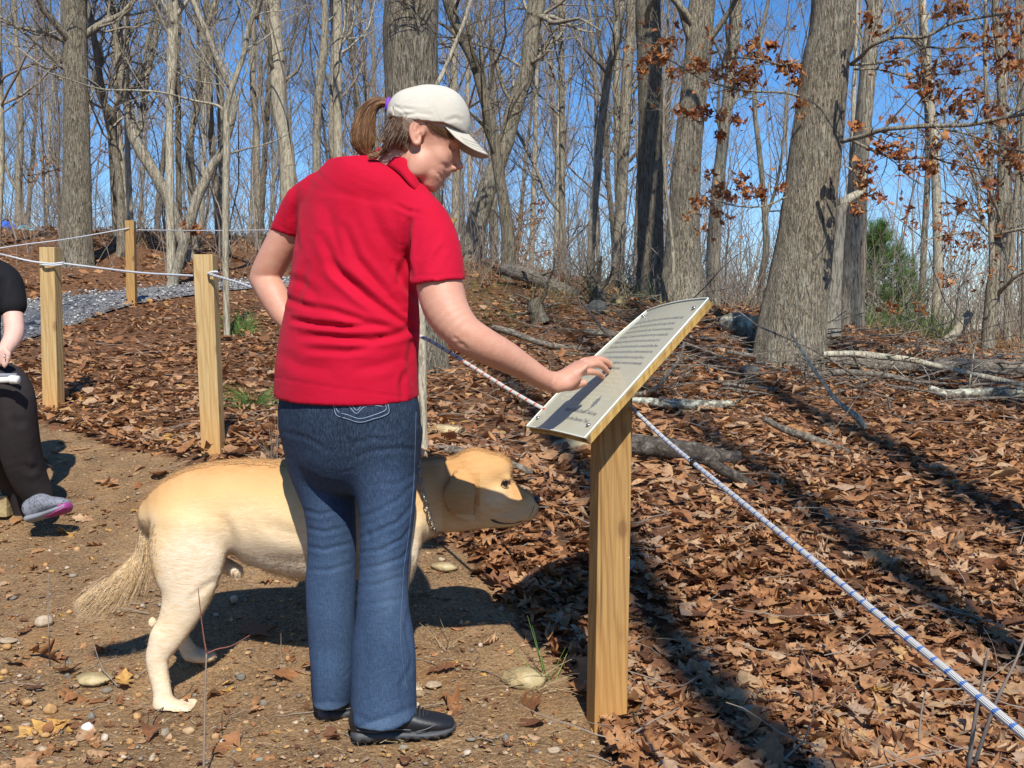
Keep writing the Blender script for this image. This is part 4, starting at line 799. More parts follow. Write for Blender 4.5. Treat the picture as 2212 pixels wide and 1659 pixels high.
# body: one continuous mesh (arms and hands fine, trunk and legs inside the clothes coarser)
WD = V3(0.80, -0.60, 0)          # across the shoulders, towards her right
TOR = 2.73
def build_body():
    parts_ = []
    # right arm and hand
    s = SDF(P(870, 870, 2.42), P(1345, 470, 2.86) + V3(0, 0, 0), 0.0021) if False else SDF((-0.27, 2.36, 0.855), (0.275, 2.82, 1.36), 0.0025)
    s.chain([Q(932, 510, 2.58, 34, 34), Q(945, 570, 2.56, 44, 44), Q(950, 618, 2.54, 50, 50), Q(966, 672, 2.52, 49, 48), Q(1000, 716, 2.505, 42, 41), Q(1045, 746, 2.52, 41, 38), Q(1090, 769, 2.55, 36, 34), Q(1135, 795, 2.585, 29, 27), Q(1172, 818, 2.615, 27, 23), Q(1192, 825, 2.63, 27, 22)], side=SW, k=0.006)
    s.ell(P(996, 742, 2.515), (0.016, 0.02, 0.014), k=0.018)                       # elbow point
    Wn = SW / np.linalg.norm(SW)
    wr = P(1190, 825, 2.635); kn = {}
    tips = {'pinky': (1302, 815, 7.2), 'ring': (1312, 803, 7.8), 'middle': (1318, 790, 8.0), 'index': (1317, 786, 8.0)}
    mcp = {'pinky': (1252, 807, -0.034, 8.2), 'ring': (1255, 795, -0.012, 9.0), 'middle': (1258, 787, 0.010, 9.4), 'index': (1258, 782, 0.030, 9.6)}
    pip = {'pinky': (1280, 804, 8.2), 'ring': (1288, 786, 9.0), 'middle': (1292, 777, 8.6), 'index': (1289, 775, 8.6)}
    cen = 2.665
    s.chain([list(wr) + [0.027, 0.021], list(P(1212, 820, 2.645)) + [0.034, 0.022], list(P(1236, 804, 2.655)) + [0.041, 0.0175], list(P(1254, 789, 2.662)) + [0.043, 0.0125]], side=Wn, k=0.010)
    s.chain([list(P(1203, 834, 2.62)) + [0.018, 0.016], list(P(1226, 830, 2.628)) + [0.018, 0.015], list(P(1246, 817, 2.632)) + [0.012, 0.011]], side=Wn, k=0.012)   # heel of the palm, little-finger side
    for f in tips:
        tu, tv, tr = tips[f]; tip = on_sign(tu, tv, tr * 1e-3 * 0.8)
        mu, mv, off, mr = mcp[f]; m0 = P(mu, mv, cen); m0 = m0 + Wn * off * np.array([0.25, 1, 0]) / 1.0; m0 = P(mu, mv, m0[1])
        pu, pv_, pr = pip[f]; dp = m0[1] * 0.5 + tip[1] * 0.5; p1 = P(pu, pv_, dp)
        dip = (p1 * 0.42 + tip * 0.58) + V3(0.002, 0, 0.0035)
        back = m0 + (P(1222, 812, cen) - m0) * 0.55 
        s.chain([list(back) + [mr * .7e-3] * 2, list(m0) + [mr * 1e-3] * 2, list(m0 * 0.5 + p1 * 0.5 + V3(0, 0, 0.001)) + [pr * 0.97e-3] * 2, list(p1) + [pr * 1.03e-3] * 2, list(dip) + [tr * 1.0e-3] * 2, list(tip) + [tr * 0.86e-3] * 2], k=0.0032, sub=4)
        kn[f] = (m0, p1, dip, tip)
    # thumb, leaving the far side of the palm near its base
    s.chain([list(P(1212, 832, 2.675)) + [0.015, 0.014], list(P(1228, 836, 2.672)) + [0.0115, 0.011], list(P(1246, 832, 2.652)) + [0.0118, 0.011], list(P(1261, 827, 2.645)) + [0.0098, 0.0092]], k=0.006)
    parts_.append(s.mesh(2)); hand_n = kn
    # left arm, akimbo
    s = SDF((-0.76, 2.66, 0.98), (-0.46, 3.06, 1.36), 0.005)
    s.chain([Q(640, 470, 2.86, 36), Q(610, 525, 2.88, 36), Q(583, 575, 2.90, 34), Q(574, 602, 2.91, 32), Q(592, 640, 2.88, 32), Q(612, 676, 2.86, 28), Q(636, 705, 2.84, 24)], k=0.008)
    s.ell(P(560, 606, 2.91), (0.02, 0.02, 0.018), k=0.02); parts_.append(s.mesh(1))
    # head and neck
    s = SDF((-0.36, 2.50, 1.38), (-0.115, 2.83, 1.72), 0.0026)
    def HP(u, v, lat=0.0): p = P(u, v, 2.66 + (u - 925) * 0.0002); p[1] += lat; return p
    e = 0.00117; ca, sa = math.cos(R(25)), math.sin(R(25)); AX = np.array([[ca, 0, -sa], [0, 1, 0], [sa, 0, ca]])
    def E(u, v, lat, r, k=0.012, mode='add', ax=AX): s.ell(HP(u, v, lat), np.array(r) * e, ax, k, mode)
    E(922, 262, 0, (76, 64, 60)); E(942, 318, 0, (42, 47, 56), 0.02); E(956, 300, 0, (34, 46, 38), 0.02)
    E(960, 336, 0, (24, 30, 30), 0.018); E(950, 356, 0, (20, 30, 24), 0.018); E(922, 362, 0, (34, 40, 36), 0.024); E(938, 395, 0, (14, 20, 16), 0.018); E(928, 380, 0, (26, 36, 24), 0.02); [E(940, 364, sg * 0.024, (18, 16, 22), 0.018) for sg in (-1, 1)]; E(925, 400, 0, (18, 26, 10), 0.014)
    s.chain([[*HP(978, 314), 9 * e, 9 * e], [*HP(984, 336), 10 * e, 10 * e], [*HP(988, 354), 8.5 * e, 8 * e]], k=0.008); E(992, 358, 0, (10, 10, 8.5), 0.005)
    for sg in (-1, 1):
        E(980, 364, sg * 0.012, (8, 6, 6), 0.004); E(951, 342, sg * 0.034, (18, 18, 18), 0.018); E(974, 322, sg * 0.030, (11, 13, 8), 0.010, 'sub'); E(973, 323, sg * 0.028, (9, 10, 8), 0.004); E(976, 308, sg * 0.026, (12, 20, 9), 0.012)
        E(905, 362, sg * 0.044, (20, 12, 26), 0.02)
    E(958, 374, 0, (12, 19, 6), 0.008); E(949, 386, 0, (11, 16, 6.5), 0.010); E(967, 379.5, 0, (11, 24, 1.6), 0.002, 'sub'); E(961, 367, 0, (14, 24, 9), 0.010)
    # ear (near side and far side)
    for sg in (-1, 1):
        L = sg * 0.066
        E(907, 294, sg * 0.062, (13, 7, 26), 0.006)
        s.chain([[*HP(u, v, L - sg * 0.001), r * e, r * e] for u, v, r in [(918, 300, 4), (921, 282, 4.2), (913, 270, 4.6), (901, 271, 4.8), (894, 284, 4.6), (893, 299, 4.2), (897, 311, 4), (903, 320, 5), (909, 319, 5), (912, 311, 4)]], k=0.003)
        E(909, 290, sg * 0.071, (6, 5, 12), 0.004, 'sub'); s.chain([[*HP(u, v, L), 3 * e, 3 * e] for u, v in [(904, 280), (902, 292), (905, 303)]], k=0.003); E(913, 303, sg * 0.070, (4, 4, 5), 0.003, 'sub')
    s.chain([Q(905, 320, 2.665, 44, 52), Q(880, 350, 2.675, 46, 52), Q(850, 385, 2.69, 52, 60)], side=(0, 1, 0), k=0.02, sub=3)
    parts_.append(s.mesh(2))
    # trunk and legs, inside the clothes
    s = SDF((-0.72, 2.45, 0.05), (-0.08, 3.0, 1.42), 0.014)
    s.chain([Q(850, 375, 2.69, 50, 50), Q(800, 430, TOR, 120, 80), Q(775, 560, TOR, 115, 80), Q(765, 700, TOR, 118, 80), Q(752, 860, TOR, 125, 85)], side=WD, k=0.03)
    s.chain([Q(820, 900, 2.68, 60), Q(838, 1080, 2.67, 48), Q(826, 1260, 2.68, 40), Q(822, 1480, 2.70, 34), Q(830, 1575, 2.71, 34)], k=0.03)
    s.chain([Q(700, 900, 2.78, 60), Q(712, 1080, 2.79, 44), Q(715, 1260, 2.80, 36), Q(718, 1480, 2.82, 30), Q(722, 1545, 2.82, 28)], k=0.03)
    parts_.append(s.mesh(1))
    vs, qs, n = [], [], 0
    for v, q in parts_: vs.append(v); qs.append(q + n); n += len(v)
    v = np.concatenate(vs); q = np.concatenate(qs)
    v = folds(v, q, [([(985, 738), (1000, 745), (1012, 757)], 5, 1.6), ([(978, 728), (992, 735)], 4, 1.2), ([(1244, 812), (1249, 800)], 3, 0.8), ([(945, 372), (951, 380), (953, 388)], 3.5, 1.6), ([(925, 362), (940, 368), (948, 378)], 6, 1.0), ([(1196, 812), (1193, 828)], 4, 1.0), ([(950, 352), (962, 358), (968, 366)], 5, 1.3)])
    b = part('body', v, q, SKIN, woman); nh = slice(len(vs[0]) + len(vs[1]), len(vs[0]) + len(vs[1]) + len(vs[2])); return kn, v[nh], vnormals(v, q)[nh]
KN, HV, HN = build_body()
HUV = to_uv(HV); _m = (HN[:, 1] < 0.1); HV, HN, HUV = HV[_m], HN[_m], HUV[_m]
def on_head(u, v, off=0.001): d = (HUV[:, 0] - u) ** 2 + (HUV[:, 1] - v) ** 2; i = np.argpartition(d, 4)[:4]; return P(u, v, HV[i, 1].mean() - off)
# fingernails, eyes, lips
m = M('fingernail', 0.3, 0.5); m.col((0.62, 0.36, 0.29)); NAIL = m.m
def build_nails():
    for f in ('pinky', 'ring', 'middle', 'index'):
        m0, p1, dip, tip = KN[f]; T = norm(tip - dip); up = norm(V3(0.1, -0.35, 0.9) - (V3(0.1, -0.35, 0.9) @ T) * T); S_ = np.cross(T, up); c = tip + up * 0.0052 + T * 0.0005; v, q = sphere((0, 0, 0), 1, 12, 8)
        v = c + v[:, :1] * T * 0.0055 + v[:, 1:2] * S_ * 0.0042 + v[:, 2:] * up * 0.0026; part('fingernail', v, q, NAIL, woman)
build_nails()
mb = MB()
# eyes
def HP(u, v, lat=0.0): p = P(u, v, 2.66 + (u - 925) * 0.0002); p[1] += lat; return p
for sg in (-1, 1):
    c = HP(970, 323, sg * 0.030); e1 = MB(); v, q = sphere(c, 0.0115); e1.add(v, q); eye = e1.build('eye', EYEW, woman)
    c2 = c + norm(V3(0.7, sg * 0.35, -0.45)) * 0.0062; e2 = MB(); v, q = sphere(c2, 0.0066); e2.add(v, q); part('iris', np.concatenate(e2.v), np.concatenate(e2.q), EYED, eye)
mb = MB(); tube_to(mb, [HP(958, 376.5, -0.016), HP(963, 376.5, -0.010), HP(967.5, 376, 0), HP(962, 376.5, .012)], [0.002, 0.0036, 0.0038, 0.002], 8, 12); tube_to(mb, [HP(953, 383.5, -0.014), HP(956, 384, -0.009), HP(959, 384.5, 0), HP(956, 384, .011)], [0.002, 0.0036, 0.004, 0.002], 8, 12); mb.build('lips', LIP, woman)
mb = MB(); tube_to(mb, [HP(958, 307, -0.052), HP(968, 303, -0.046), HP(980, 306, -0.034), HP(987, 309, -0.02)], [0.0012, 0.0028, 0.003, 0.0015], 6, 12); o = mb.build('eyebrow', HAIRM, woman); 

# shirt
def build_shirt():
    s = SDF((-0.70, 2.42, 0.84), (-0.09, 3.03, 1.50), 0.0052)
    rows = []
    for v, L, Rr, d, dep in [(352, 752, 880, 2.70, .74), (375, 716, 900, 2.71, .72), (412, 674, 912, 2.72, .64), (450, 644, 928, 2.73, .60), (500, 631, 915, 2.73, .62), (560, 626, 905, 2.73, .66), (620, 619, 904, 2.73, .68), (690, 609, 908, 2.73, .70), (750, 597, 906, 2.73, .70), (800, 589, 905, 2.73, .70), (850, 586, 906, 2.73, .70), (900, 585, 909, 2.73, .70)]:
        a = (Rr - L) / 2 / 0.885; rows.append(Q((L + Rr) / 2, v, d, a, a * dep))
    s.chain(rows, side=WD, k=0.01, sub=3, flat=True)
    s.ell(P(812, 418, 2.70), (0.115, 0.08, 0.06), np.array([WD, [0.6, 0.8, 0], [0, 0, 1]]), k=0.06)
    s.ell(P(850, 480, 2.655), (0.10, 0.06, 0.12), np.array([WD, [0.6, 0.8, 0], [0, 0, 1]]), k=0.03)    # shoulder blade
    s.chain([Q(898, 440, 2.64, 38, 38), Q(922, 482, 2.60, 51, 50), Q(940, 540, 2.565, 57, 56), Q(946, 612, 2.54, 60, 60), Q(948, 650, 2.53, 60, 60)], k=0.028)
    s.chain([Q(690, 415, 2.80, 44, 40), Q(655, 440, 2.84, 44, 40), Q(634, 480, 2.86, 42, 40), Q(620, 508, 2.87, 39, 38), Q(617, 520, 2.87, 39, 38)], k=0.025)
    # cut the sleeve ends and hollow them, cut the hem
    def cut(c, n, r):
        lo = np.asarray(c) - r; hi = np.asarray(c) + r; sl, X = s._box(lo, hi); n = np.asarray(n, float); n /= np.linalg.norm(n)
        dd = (X - c) @ n; near = np.linalg.norm(X - c - n * dd[..., None], axis=-1) < r * 0.72
        s.f[sl] = np.where(near & (dd > -0.02) & (dd < r), np.maximum(s.f[sl], dd), s.f[sl])
    cR = P(946, 610, 2.54); cut(cR, V3(0.10, 0.02, -1), 0.11)
    cL = P(614, 506, 2.87); cut(cL, V3(-0.30, 0.0, -0.95), 0.085)
    s.chain([Q(946, 598, 2.545, 10, 10), Q(946, 612, 2.542, 50, 50), Q(948, 650, 2.53, 52, 52)], k=0.003, mode='sub', sub=0)
    s.plane(P(746, 856, 2.72), (0.03, 0.10, -1))
    # collar opening
    s.ell(P(864, 340, 2.69), (0.056, 0.062, 0.045), k=0.006, mode='sub')
    v, q = s.mesh(2)
    F_ = [([(700, 560), (790, 640), (880, 700), (905, 712)], 13, 7), ([(690, 500), (730, 590), (800, 650)], 12, 5), ([(740, 480), (770, 560), (840, 640), (900, 680)], 12, 5.5), ([(845, 560), (880, 620), (903, 650)], 10, 6), ([(835, 640), (870, 672), (908, 690)], 8, 5),
          ([(650, 660), (720, 672), (800, 700), (880, 715)], 9, 5), ([(625, 690), (680, 700), (745, 707), (800, 705)], 8, 8), ([(640, 725), (720, 728), (800, 735), (860, 722), (905, 705)], 10, 6.5), ([(660, 755), (750, 760), (820, 745)], 9, 4), ([(860, 620), (875, 560), (878, 500), (885, 470)], 10, 6), ([(888, 605), (882, 560), (886, 520)], 7, 5),
          ([(640, 400), (634, 470), (640, 540)], 9, 5), ([(665, 560), (650, 620), (640, 660)], 11, 3.5), ([(700, 430), (720, 500), (735, 560)], 18, 3), ([(790, 430), (820, 500), (860, 560)], 16, 3), ([(905, 560), (930, 520), (950, 500)], 12, 3), ([(930, 590), (940, 560), (960, 530)], 10, 2.2), ([(875, 800), (868, 830), (872, 870)], 8, 4), ([(890, 730), (884, 780), (890, 830)], 8, 3.5), ([(600, 760), (650, 790), (720, 800)], 16, 2.5), ([(760, 800), (820, 790), (880, 770)], 14, 2.6),
          ([(850, 440), (880, 455), (915, 462)], 6, 2.5), ([(620, 600), (650, 610), (690, 640)], 12, 3), ([(610, 640), (640, 655), (680, 668)], 9, 3.5)]
    v = folds(v, q, [(a, w_ * 0.85, k_) for a, w_, k_ in F_], gain=1.35)
    uv = to_uv(v); N = vnormals(v, q)
    # stitched hem and sleeve bands, shoulder seam
    for pl, w_, a_ in [([(590, 815), (660, 828), (740, 841), (830, 853), (903, 862)], 2.2, 1.6), ([(889, 594), (940, 594), (1000, 590)], 2, 1.4), ([(600, 487), (640, 503)], 2, 1.2), ([(872, 470), (905, 440), (935, 428), (950, 430)], 2.4, 1.8), ([(872, 470), (865, 520), (878, 570)], 2.4, 1.5)]:
        d, t = seg_dist(uv, pl); v = v - N * (a_ * 1e-3 * np.exp(-(d / w_) ** 2) * (N[:, 1] < 0))[:, None]
    part('shirt', v, q, RED, woman)
    # collar: a folded band round the neck
    cm = MB(); rows = []
    back = [(842, 322), (826, 318), (812, 326)]
    def band(edge_in, edge_out, th=0.004):
        A = spline(np.array(edge_in), 24); B = spline(np.array(edge_out), 24); rows = []
        for j, t in enumerate(np.linspace(0, 1, 6)):
            rows.append(A * (1 - t) + B * t + V3(0, 0, 0.006 * math.sin(math.pi * t)))
        o = np.stack(rows, 1); i_ = o * 1.0; nrm = norm(o - np.array([P(862, 352, 2.70)])); i_ = o - nrm * th
        V = np.concatenate([o.reshape(-1, 3), i_.reshape(-1, 3)]); n = 24 * 6; I = np.arange(n).reshape(24, 6)
        q = np.stack([I[:-1, :-1], I[1:, :-1], I[1:, 1:], I[:-1, 1:]], -1).reshape(-1, 4)
        Q_ = [q, q[:, ::-1] + n]
        for a, b in ((I[:-1, 0], I[1:, 0]), (I[1:, -1], I[:-1, -1])): Q_.append(np.stack([b, a, a + n, b + n], 1))
        for a, b in ((I[0, 1:], I[0, :-1]), (I[-1, :-1], I[-1, 1:])): Q_.append(np.stack([b, a, a + n, b + n], 1))
        return V, np.concatenate(Q_)
    top = [P(800, 338, 2.78), P(812, 322, 2.735), P(830, 316, 2.69), P(852, 322, 2.645), P(875, 335, 2.625), P(890, 356, 2.615), P(900, 376, 2.62), P(909, 400, 2.64)]
    bot = [P(788, 362, 2.79), P(790, 352, 2.73), P(806, 352, 2.67), P(838, 360, 2.625), P(864, 376, 2.60), P(882, 396, 2.59), P(900, 414, 2.592), P(918, 432, 2.61)]
    V, q = band(top, bot); part('collar', V, q, RED, woman)
build_shirt()

# jeans
def build_jeans():
    s = SDF((-0.72, 2.40, 0.045), (-0.08, 3.05, 0.98), 0.0056)
    s.chain([Q(750, 800, TOR, 158, 104), Q(750, 850, TOR, 172, 114), Q(752, 900, TOR, 176, 122), Q(760, 950, TOR, 160, 120)], side=WD, k=0.02)
    s.ell(P(812, 905, 2.66), (0.10, 0.08, 0.085), k=0.03); s.ell(P(690, 900, 2.76), (0.09, 0.08, 0.08), k=0.03)
    s.chain([Q(822, 930, 2.68, 90, 96), Q(823, 1000, 2.675, 84, 92), Q(834, 1060, 2.665, 67, 84), Q(836, 1110, 2.66, 60, 76), Q(832, 1180, 2.66, 55, 68), Q(828, 1250, 2.665, 54, 64), Q(827, 1320, 2.67, 58, 64), Q(829, 1390, 2.68, 68, 66), Q(829, 1460, 2.69, 71, 68), Q(829, 1530, 2.69, 72, 70), Q(830, 1600, 2.69, 74, 72), Q(830, 1640, 2.69, 74, 72)], side=(1, 0, 0), k=0.016, flat=True)
    s.chain([Q(694, 930, 2.78, 88, 92), Q(690, 1000, 2.79, 68, 86), Q(706, 1060, 2.79, 60, 78), Q(714, 1110, 2.79, 54, 70), Q(717, 1180, 2.795, 52, 62), Q(715, 1250, 2.80, 54, 58), Q(715, 1320, 2.80, 52, 56), Q(717, 1390, 2.81, 50, 56), Q(718, 1460, 2.81, 45, 56), Q(717, 1530, 2.82, 40, 56), Q(717, 1580, 2.82, 40, 56)], side=(1, 0, 0), k=0.016, flat=True)
    # hems
    ax = s.lo[0] + s.h * np.arange(s.n[0]); mid = int((P(757, 1500, 2.72)[0] - s.lo[0]) / s.h)
    X = ax[:, None, None]; Y = (s.lo[1] + s.h * np.arange(s.n[1]))[None, :, None]; Z = (s.lo[2] + s.h * np.arange(s.n[2]))[None, None, :]
    zR = P(757, 1590, 2.68)[2] + (X - P(757, 1590, 2.68)[0]) * ((P(895, 1540, 2.70)[2] - P(757, 1590, 2.68)[2]) / (P(895, 1540, 2.7)[0] - P(757, 1590, 2.68)[0])) + 0 * Y
    zL = P(717, 1530, 2.82)[2] + 0 * X + 0 * Y
    isR = (Y < 2.745) & (X > P(745, 1500, 2.70)[0]) | (X > P(770, 1500, 2.75)[0])
    s.f = np.maximum(s.f, (np.where(isR, zR, zL) - Z).astype(np.float32))
    v, q = s.mesh(2); r2 = np.random.default_rng(5)
    S = [([(742, 1000), (800, 975), (870, 968), (905, 975)], 9, 4.5), ([(750, 960), (800, 948), (850, 950)], 8, 3), ([(600, 930), (660, 945), (720, 980)], 9, 3), ([(905, 1020), (860, 1045), (800, 1050)], 8, 3), ([(770, 1120), (810, 1108), (860, 1080), (900, 1040)], 8, 3.5), ([(770, 1165), (810, 1150), (860, 1128), (896, 1085)], 8, 4.5), ([(772, 1195), (820, 1188), (870, 1165), (892, 1130)], 7, 4.5), ([(775, 1230), (820, 1222), (870, 1205), (888, 1180)], 8, 4), ([(770, 1268), (820, 1262), (885, 1240)], 8, 3),
         ([(768, 1310), (830, 1300), (884, 1290)], 8, 2), ([(650, 1100), (690, 1112), (740, 1100)], 8, 3.5), ([(658, 1140), (700, 1150), (760, 1135)], 8, 4), ([(662, 1180), (700, 1188), (765, 1172)], 8, 4), ([(662, 1230), (710, 1232), (764, 1215)], 8, 3), ([(780, 1210), (800, 1170), (790, 1140)], 9, 3), ([(886, 1310), (876, 1360), (890, 1420), (880, 1480)], 8, 3.5), ([(884, 1440), (866, 1480), (872, 1520)], 9, 4), ([(760, 1540), (800, 1560), (850, 1545)], 10, 2.5), ([(640, 1010), (690, 1040), (740, 1050)], 10, 2.5), ([(690, 1500), (700, 1420), (690, 1350)], 10, 2), ([(780, 1500), (790, 1420), (782, 1350)], 12, 2)]
    for k in range(12): 
        v0 = r2.uniform(1000, 1500); L = r2.random() < 0.45; u0 = r2.uniform(665, 730) if L else r2.uniform(775, 860); S.append(([(u0, v0), (u0 + 22, v0 - r2.uniform(0, 8)), (u0 + 42, v0 - r2.uniform(4, 26))], r2.uniform(4, 6), r2.uniform(0.8, 1.8)))
    S = [(a, w_ * 0.62, k_ * 0.8) for a, w_, k_ in S]; v = folds(v, q, S, gain=0.85); uv = to_uv(v); n3 = fbm(v * 14, 3, 4) * 0.0018; N = vnormals(v, q); v = v + N * n3[:, None]
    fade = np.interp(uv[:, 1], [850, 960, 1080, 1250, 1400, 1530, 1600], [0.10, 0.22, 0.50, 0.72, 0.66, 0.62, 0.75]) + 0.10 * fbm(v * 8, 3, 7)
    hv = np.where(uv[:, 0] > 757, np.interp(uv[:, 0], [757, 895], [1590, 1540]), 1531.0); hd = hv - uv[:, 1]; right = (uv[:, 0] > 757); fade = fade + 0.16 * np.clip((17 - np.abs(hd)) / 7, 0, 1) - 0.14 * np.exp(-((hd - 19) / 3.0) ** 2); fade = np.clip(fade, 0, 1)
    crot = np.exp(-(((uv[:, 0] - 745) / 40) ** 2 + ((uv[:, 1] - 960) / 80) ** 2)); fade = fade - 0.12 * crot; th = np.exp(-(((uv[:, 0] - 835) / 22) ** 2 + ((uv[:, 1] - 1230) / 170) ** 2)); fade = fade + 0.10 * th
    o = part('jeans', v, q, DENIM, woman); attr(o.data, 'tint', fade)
    return v, q
JV, JQ = build_jeans()
def surf_point(V, N, u, v, off=0.001):
    uv = to_uv(V); d = (uv[:, 0] - u) ** 2 + (uv[:, 1] - v) ** 2 + np.where(N[:, 1] > -0.05, 1e5, 0); i = np.argsort(d)[:6]; p = V[i].mean(0); return P(u, v, p[1]) + N[i].mean(0) * off
JN = vnormals(JV, JQ)
def on_jeans(pl, n=20, off=0.0012): s_ = spline(np.array([list(p) + [0] for p in pl]), n)[:, :2]; return np.array([surf_point(JV, JN, u, v, off) for u, v in s_])
def stitch(name, pls, r=0.0007, mat=THREAD):
    mb = MB()
    for pl in pls: p = on_jeans(pl, 14 * (len(pl) - 1) + 2); p = 0.25 * np.roll(p, 1, 0) + 0.5 * p + 0.25 * np.roll(p, -1, 0); tube_to(mb, p[1:-1], r, 5)
    return mb.build(name, mat, woman)
stitch('side_seam', [[(898, 885), (896, 960), (893, 1040), (888, 1100), (880, 1170), (871, 1230), (868, 1290), (864, 1350), (866, 1400), (872, 1450), (880, 1495)]], 0.0007)
m = M('pocket_thread', 0.8, 0.2); m.col((0.27, 0.33, 0.42)); THREAD2 = m.m
stitch('pocket_stitching', [[(715, 862), (722, 880), (728, 897), (752, 905), (778, 912), (806, 905), (838, 893), (838, 872)], [(724, 868), (730, 888), (754, 897), (778, 904), (806, 897), (832, 886), (833, 874)], [(738, 862), (755, 878), (770, 893), (785, 880), (806, 876), (828, 878)], [(742, 858), (758, 873), (771, 886), (784, 874), (806, 871), (828, 873)]], 0.0009, THREAD2)
# back pocket as a thin patch
def patch(name, outline_uv, th, mat):
    c = np.mean(outline_uv, 0); rows = []
    O = spline(np.array([list(p) + [0] for p in outline_uv + outline_uv[:1]]), 48)[:-1, :2]
    for f, h in ((0, th), (0.5, th), (0.92, th), (1.0, th * 0.6), (1.01, -0.002)):
        rows.append([surf_point(JV, JN, *(c + (p - c) * max(f, 0.02)), h) for p in O])
    V = np.array(rows).reshape(-1, 3); n = len(O); I = np.arange(len(V)).reshape(5, n); q = np.stack([I[:-1], np.roll(I, -1, 1)[:-1], np.roll(I, -1, 1)[1:], I[1:]], -1).reshape(-1, 4)
    o = part(name, V, q, mat, woman); attr(o.data, 'tint', np.full(len(V), 0.16)); return o
patch('back_pocket', [(713, 850), (720, 880), (727, 899), (752, 908), (778, 915), (806, 909), (841, 895), (841, 868), (800, 862), (760, 855)], 0.0016, DENIM)

# shoes
def build_shoe(name, heel, toe, scale=1.0, zg=0.0):
    """black walking shoe along the ground from heel to toe"""
    h = np.asarray(heel, float); t = np.asarray(toe, float); D = t - h; L = np.linalg.norm(D); X = D / L; Y = np.cross([0, 0, 1.0], X); A = np.array([X, Y, [0, 0, 1.0]])
    root = bpy.data.objects.new(name, None); COL.objects.link(root); root.parent = woman; root.location = h - np.array(woman.matrix_world.translation); bpy.context.view_layer.update()
    def T(x, y, z): return h + X * x * L + Y * y + V3(0, 0, z)
    lo = np.minimum(h, t) - 0.08; hi = np.maximum(h, t) + 0.08; lo[2] = zg - 0.01; hi[2] = zg + 0.15
    s = SDF(lo, hi, 0.003)
    s.chain([[*T(0.10, 0, .050), .032, .040], [*T(0.30, 0, .052), .034, .040], [*T(0.5, 0, .048), .038, .034], [*T(0.68, 0.002, .040), .044, .026], [*T(0.82, 0.002, .034), .043, .022], [*T(0.92, 0, .030), .032, .018]], side=Y, k=0.008)
    s.chain([[*T(0.12, 0, .06), .032, .034], [*T(0.14, 0, .10), .030, .036]], side=Y, k=0.012); s.chain([[*T(0.45, 0, .07), .026, .02], [*T(0.32, 0, .10), .026, .02]], side=Y, k=0.014)
    up = s.mesh(2); part('shoe_upper', up[0], up[1], SHOE, root)
    s = SDF(lo, hi, 0.003)
    s.chain([[*T(0.07, 0, .018), .033, .020], [*T(0.3, 0, .016), .033, .018], [*T(0.5, 0, .015), .036, .016], [*T(0.72, 0.002, .014), .047, .015], [*T(0.88, 0, .017), .040, .014], [*T(0.965, 0, .024), .024, .010]], side=Y, k=0.004)
    s.plane(T(0, 0, 0.002), (0, 0, -1)); lo_ = s.mesh(1); V = lo_[0]
    along = ((V - h) @ X) / L; V = V + V3(0, 0, 1) * (0.0015 * np.sign(np.sin(along * 70)) * (V[:, 2] < zg + 0.016))[:, None]; part('shoe_sole', V, lo_[1], SOLE, root)
    mb = MB()
    for k in range(5):
        x = 0.60 + 0.034 * k; z = 0.083 - 0.007 * k
        tube_to(mb, [T(x, -0.030, z - .016), T(x + .01, -0.012, z + .001), T(x + .02, 0.012, z + .001), T(x + 0.01, 0.03, z - .016)], 0.0022, 6, 14)
    for sg in (-1, 1): tube_to(mb, [T(0.44, 0.0, .097), T(0.42, sg * .022 - .01, .092), T(0.38, sg * .03 - .02, .065), T(0.42, -0.045 + sg * .01, .045)], 0.002, 6, 14)
    mb.build('laces', LACE, root)
    mb = MB()
    for x, y0 in ((0.0, -1), (1, 1)):
        tube_to(mb, [T(0.60, y0 * .046, .030), T(0.70, y0 * .047, .036), T(0.80, y0 * .034, .044), T(0.86, 0, .050)], 0.0013, 5, 18)
        tube_to(mb, [T(0.05, y0 * .030, .040), T(0.2, y0 * .037, .034), T(0.4, y0 * .037, .036), T(0.55, y0 * .042, .034)], 0.0014, 5, 18)
    mb.build('trim_stitching', TRIM, root)
build_shoe('shoe', (P(757, 1612, 2.66)[0], 2.665, 0.002), (P(985, 1600, 2.70)[0], 2.72, 0.002))
build_shoe('shoe', (P(688, 1575, 2.80)[0], 2.81, 0.004), (P(688, 1575, 2.80)[0] + 0.235, 2.90, 0.004))

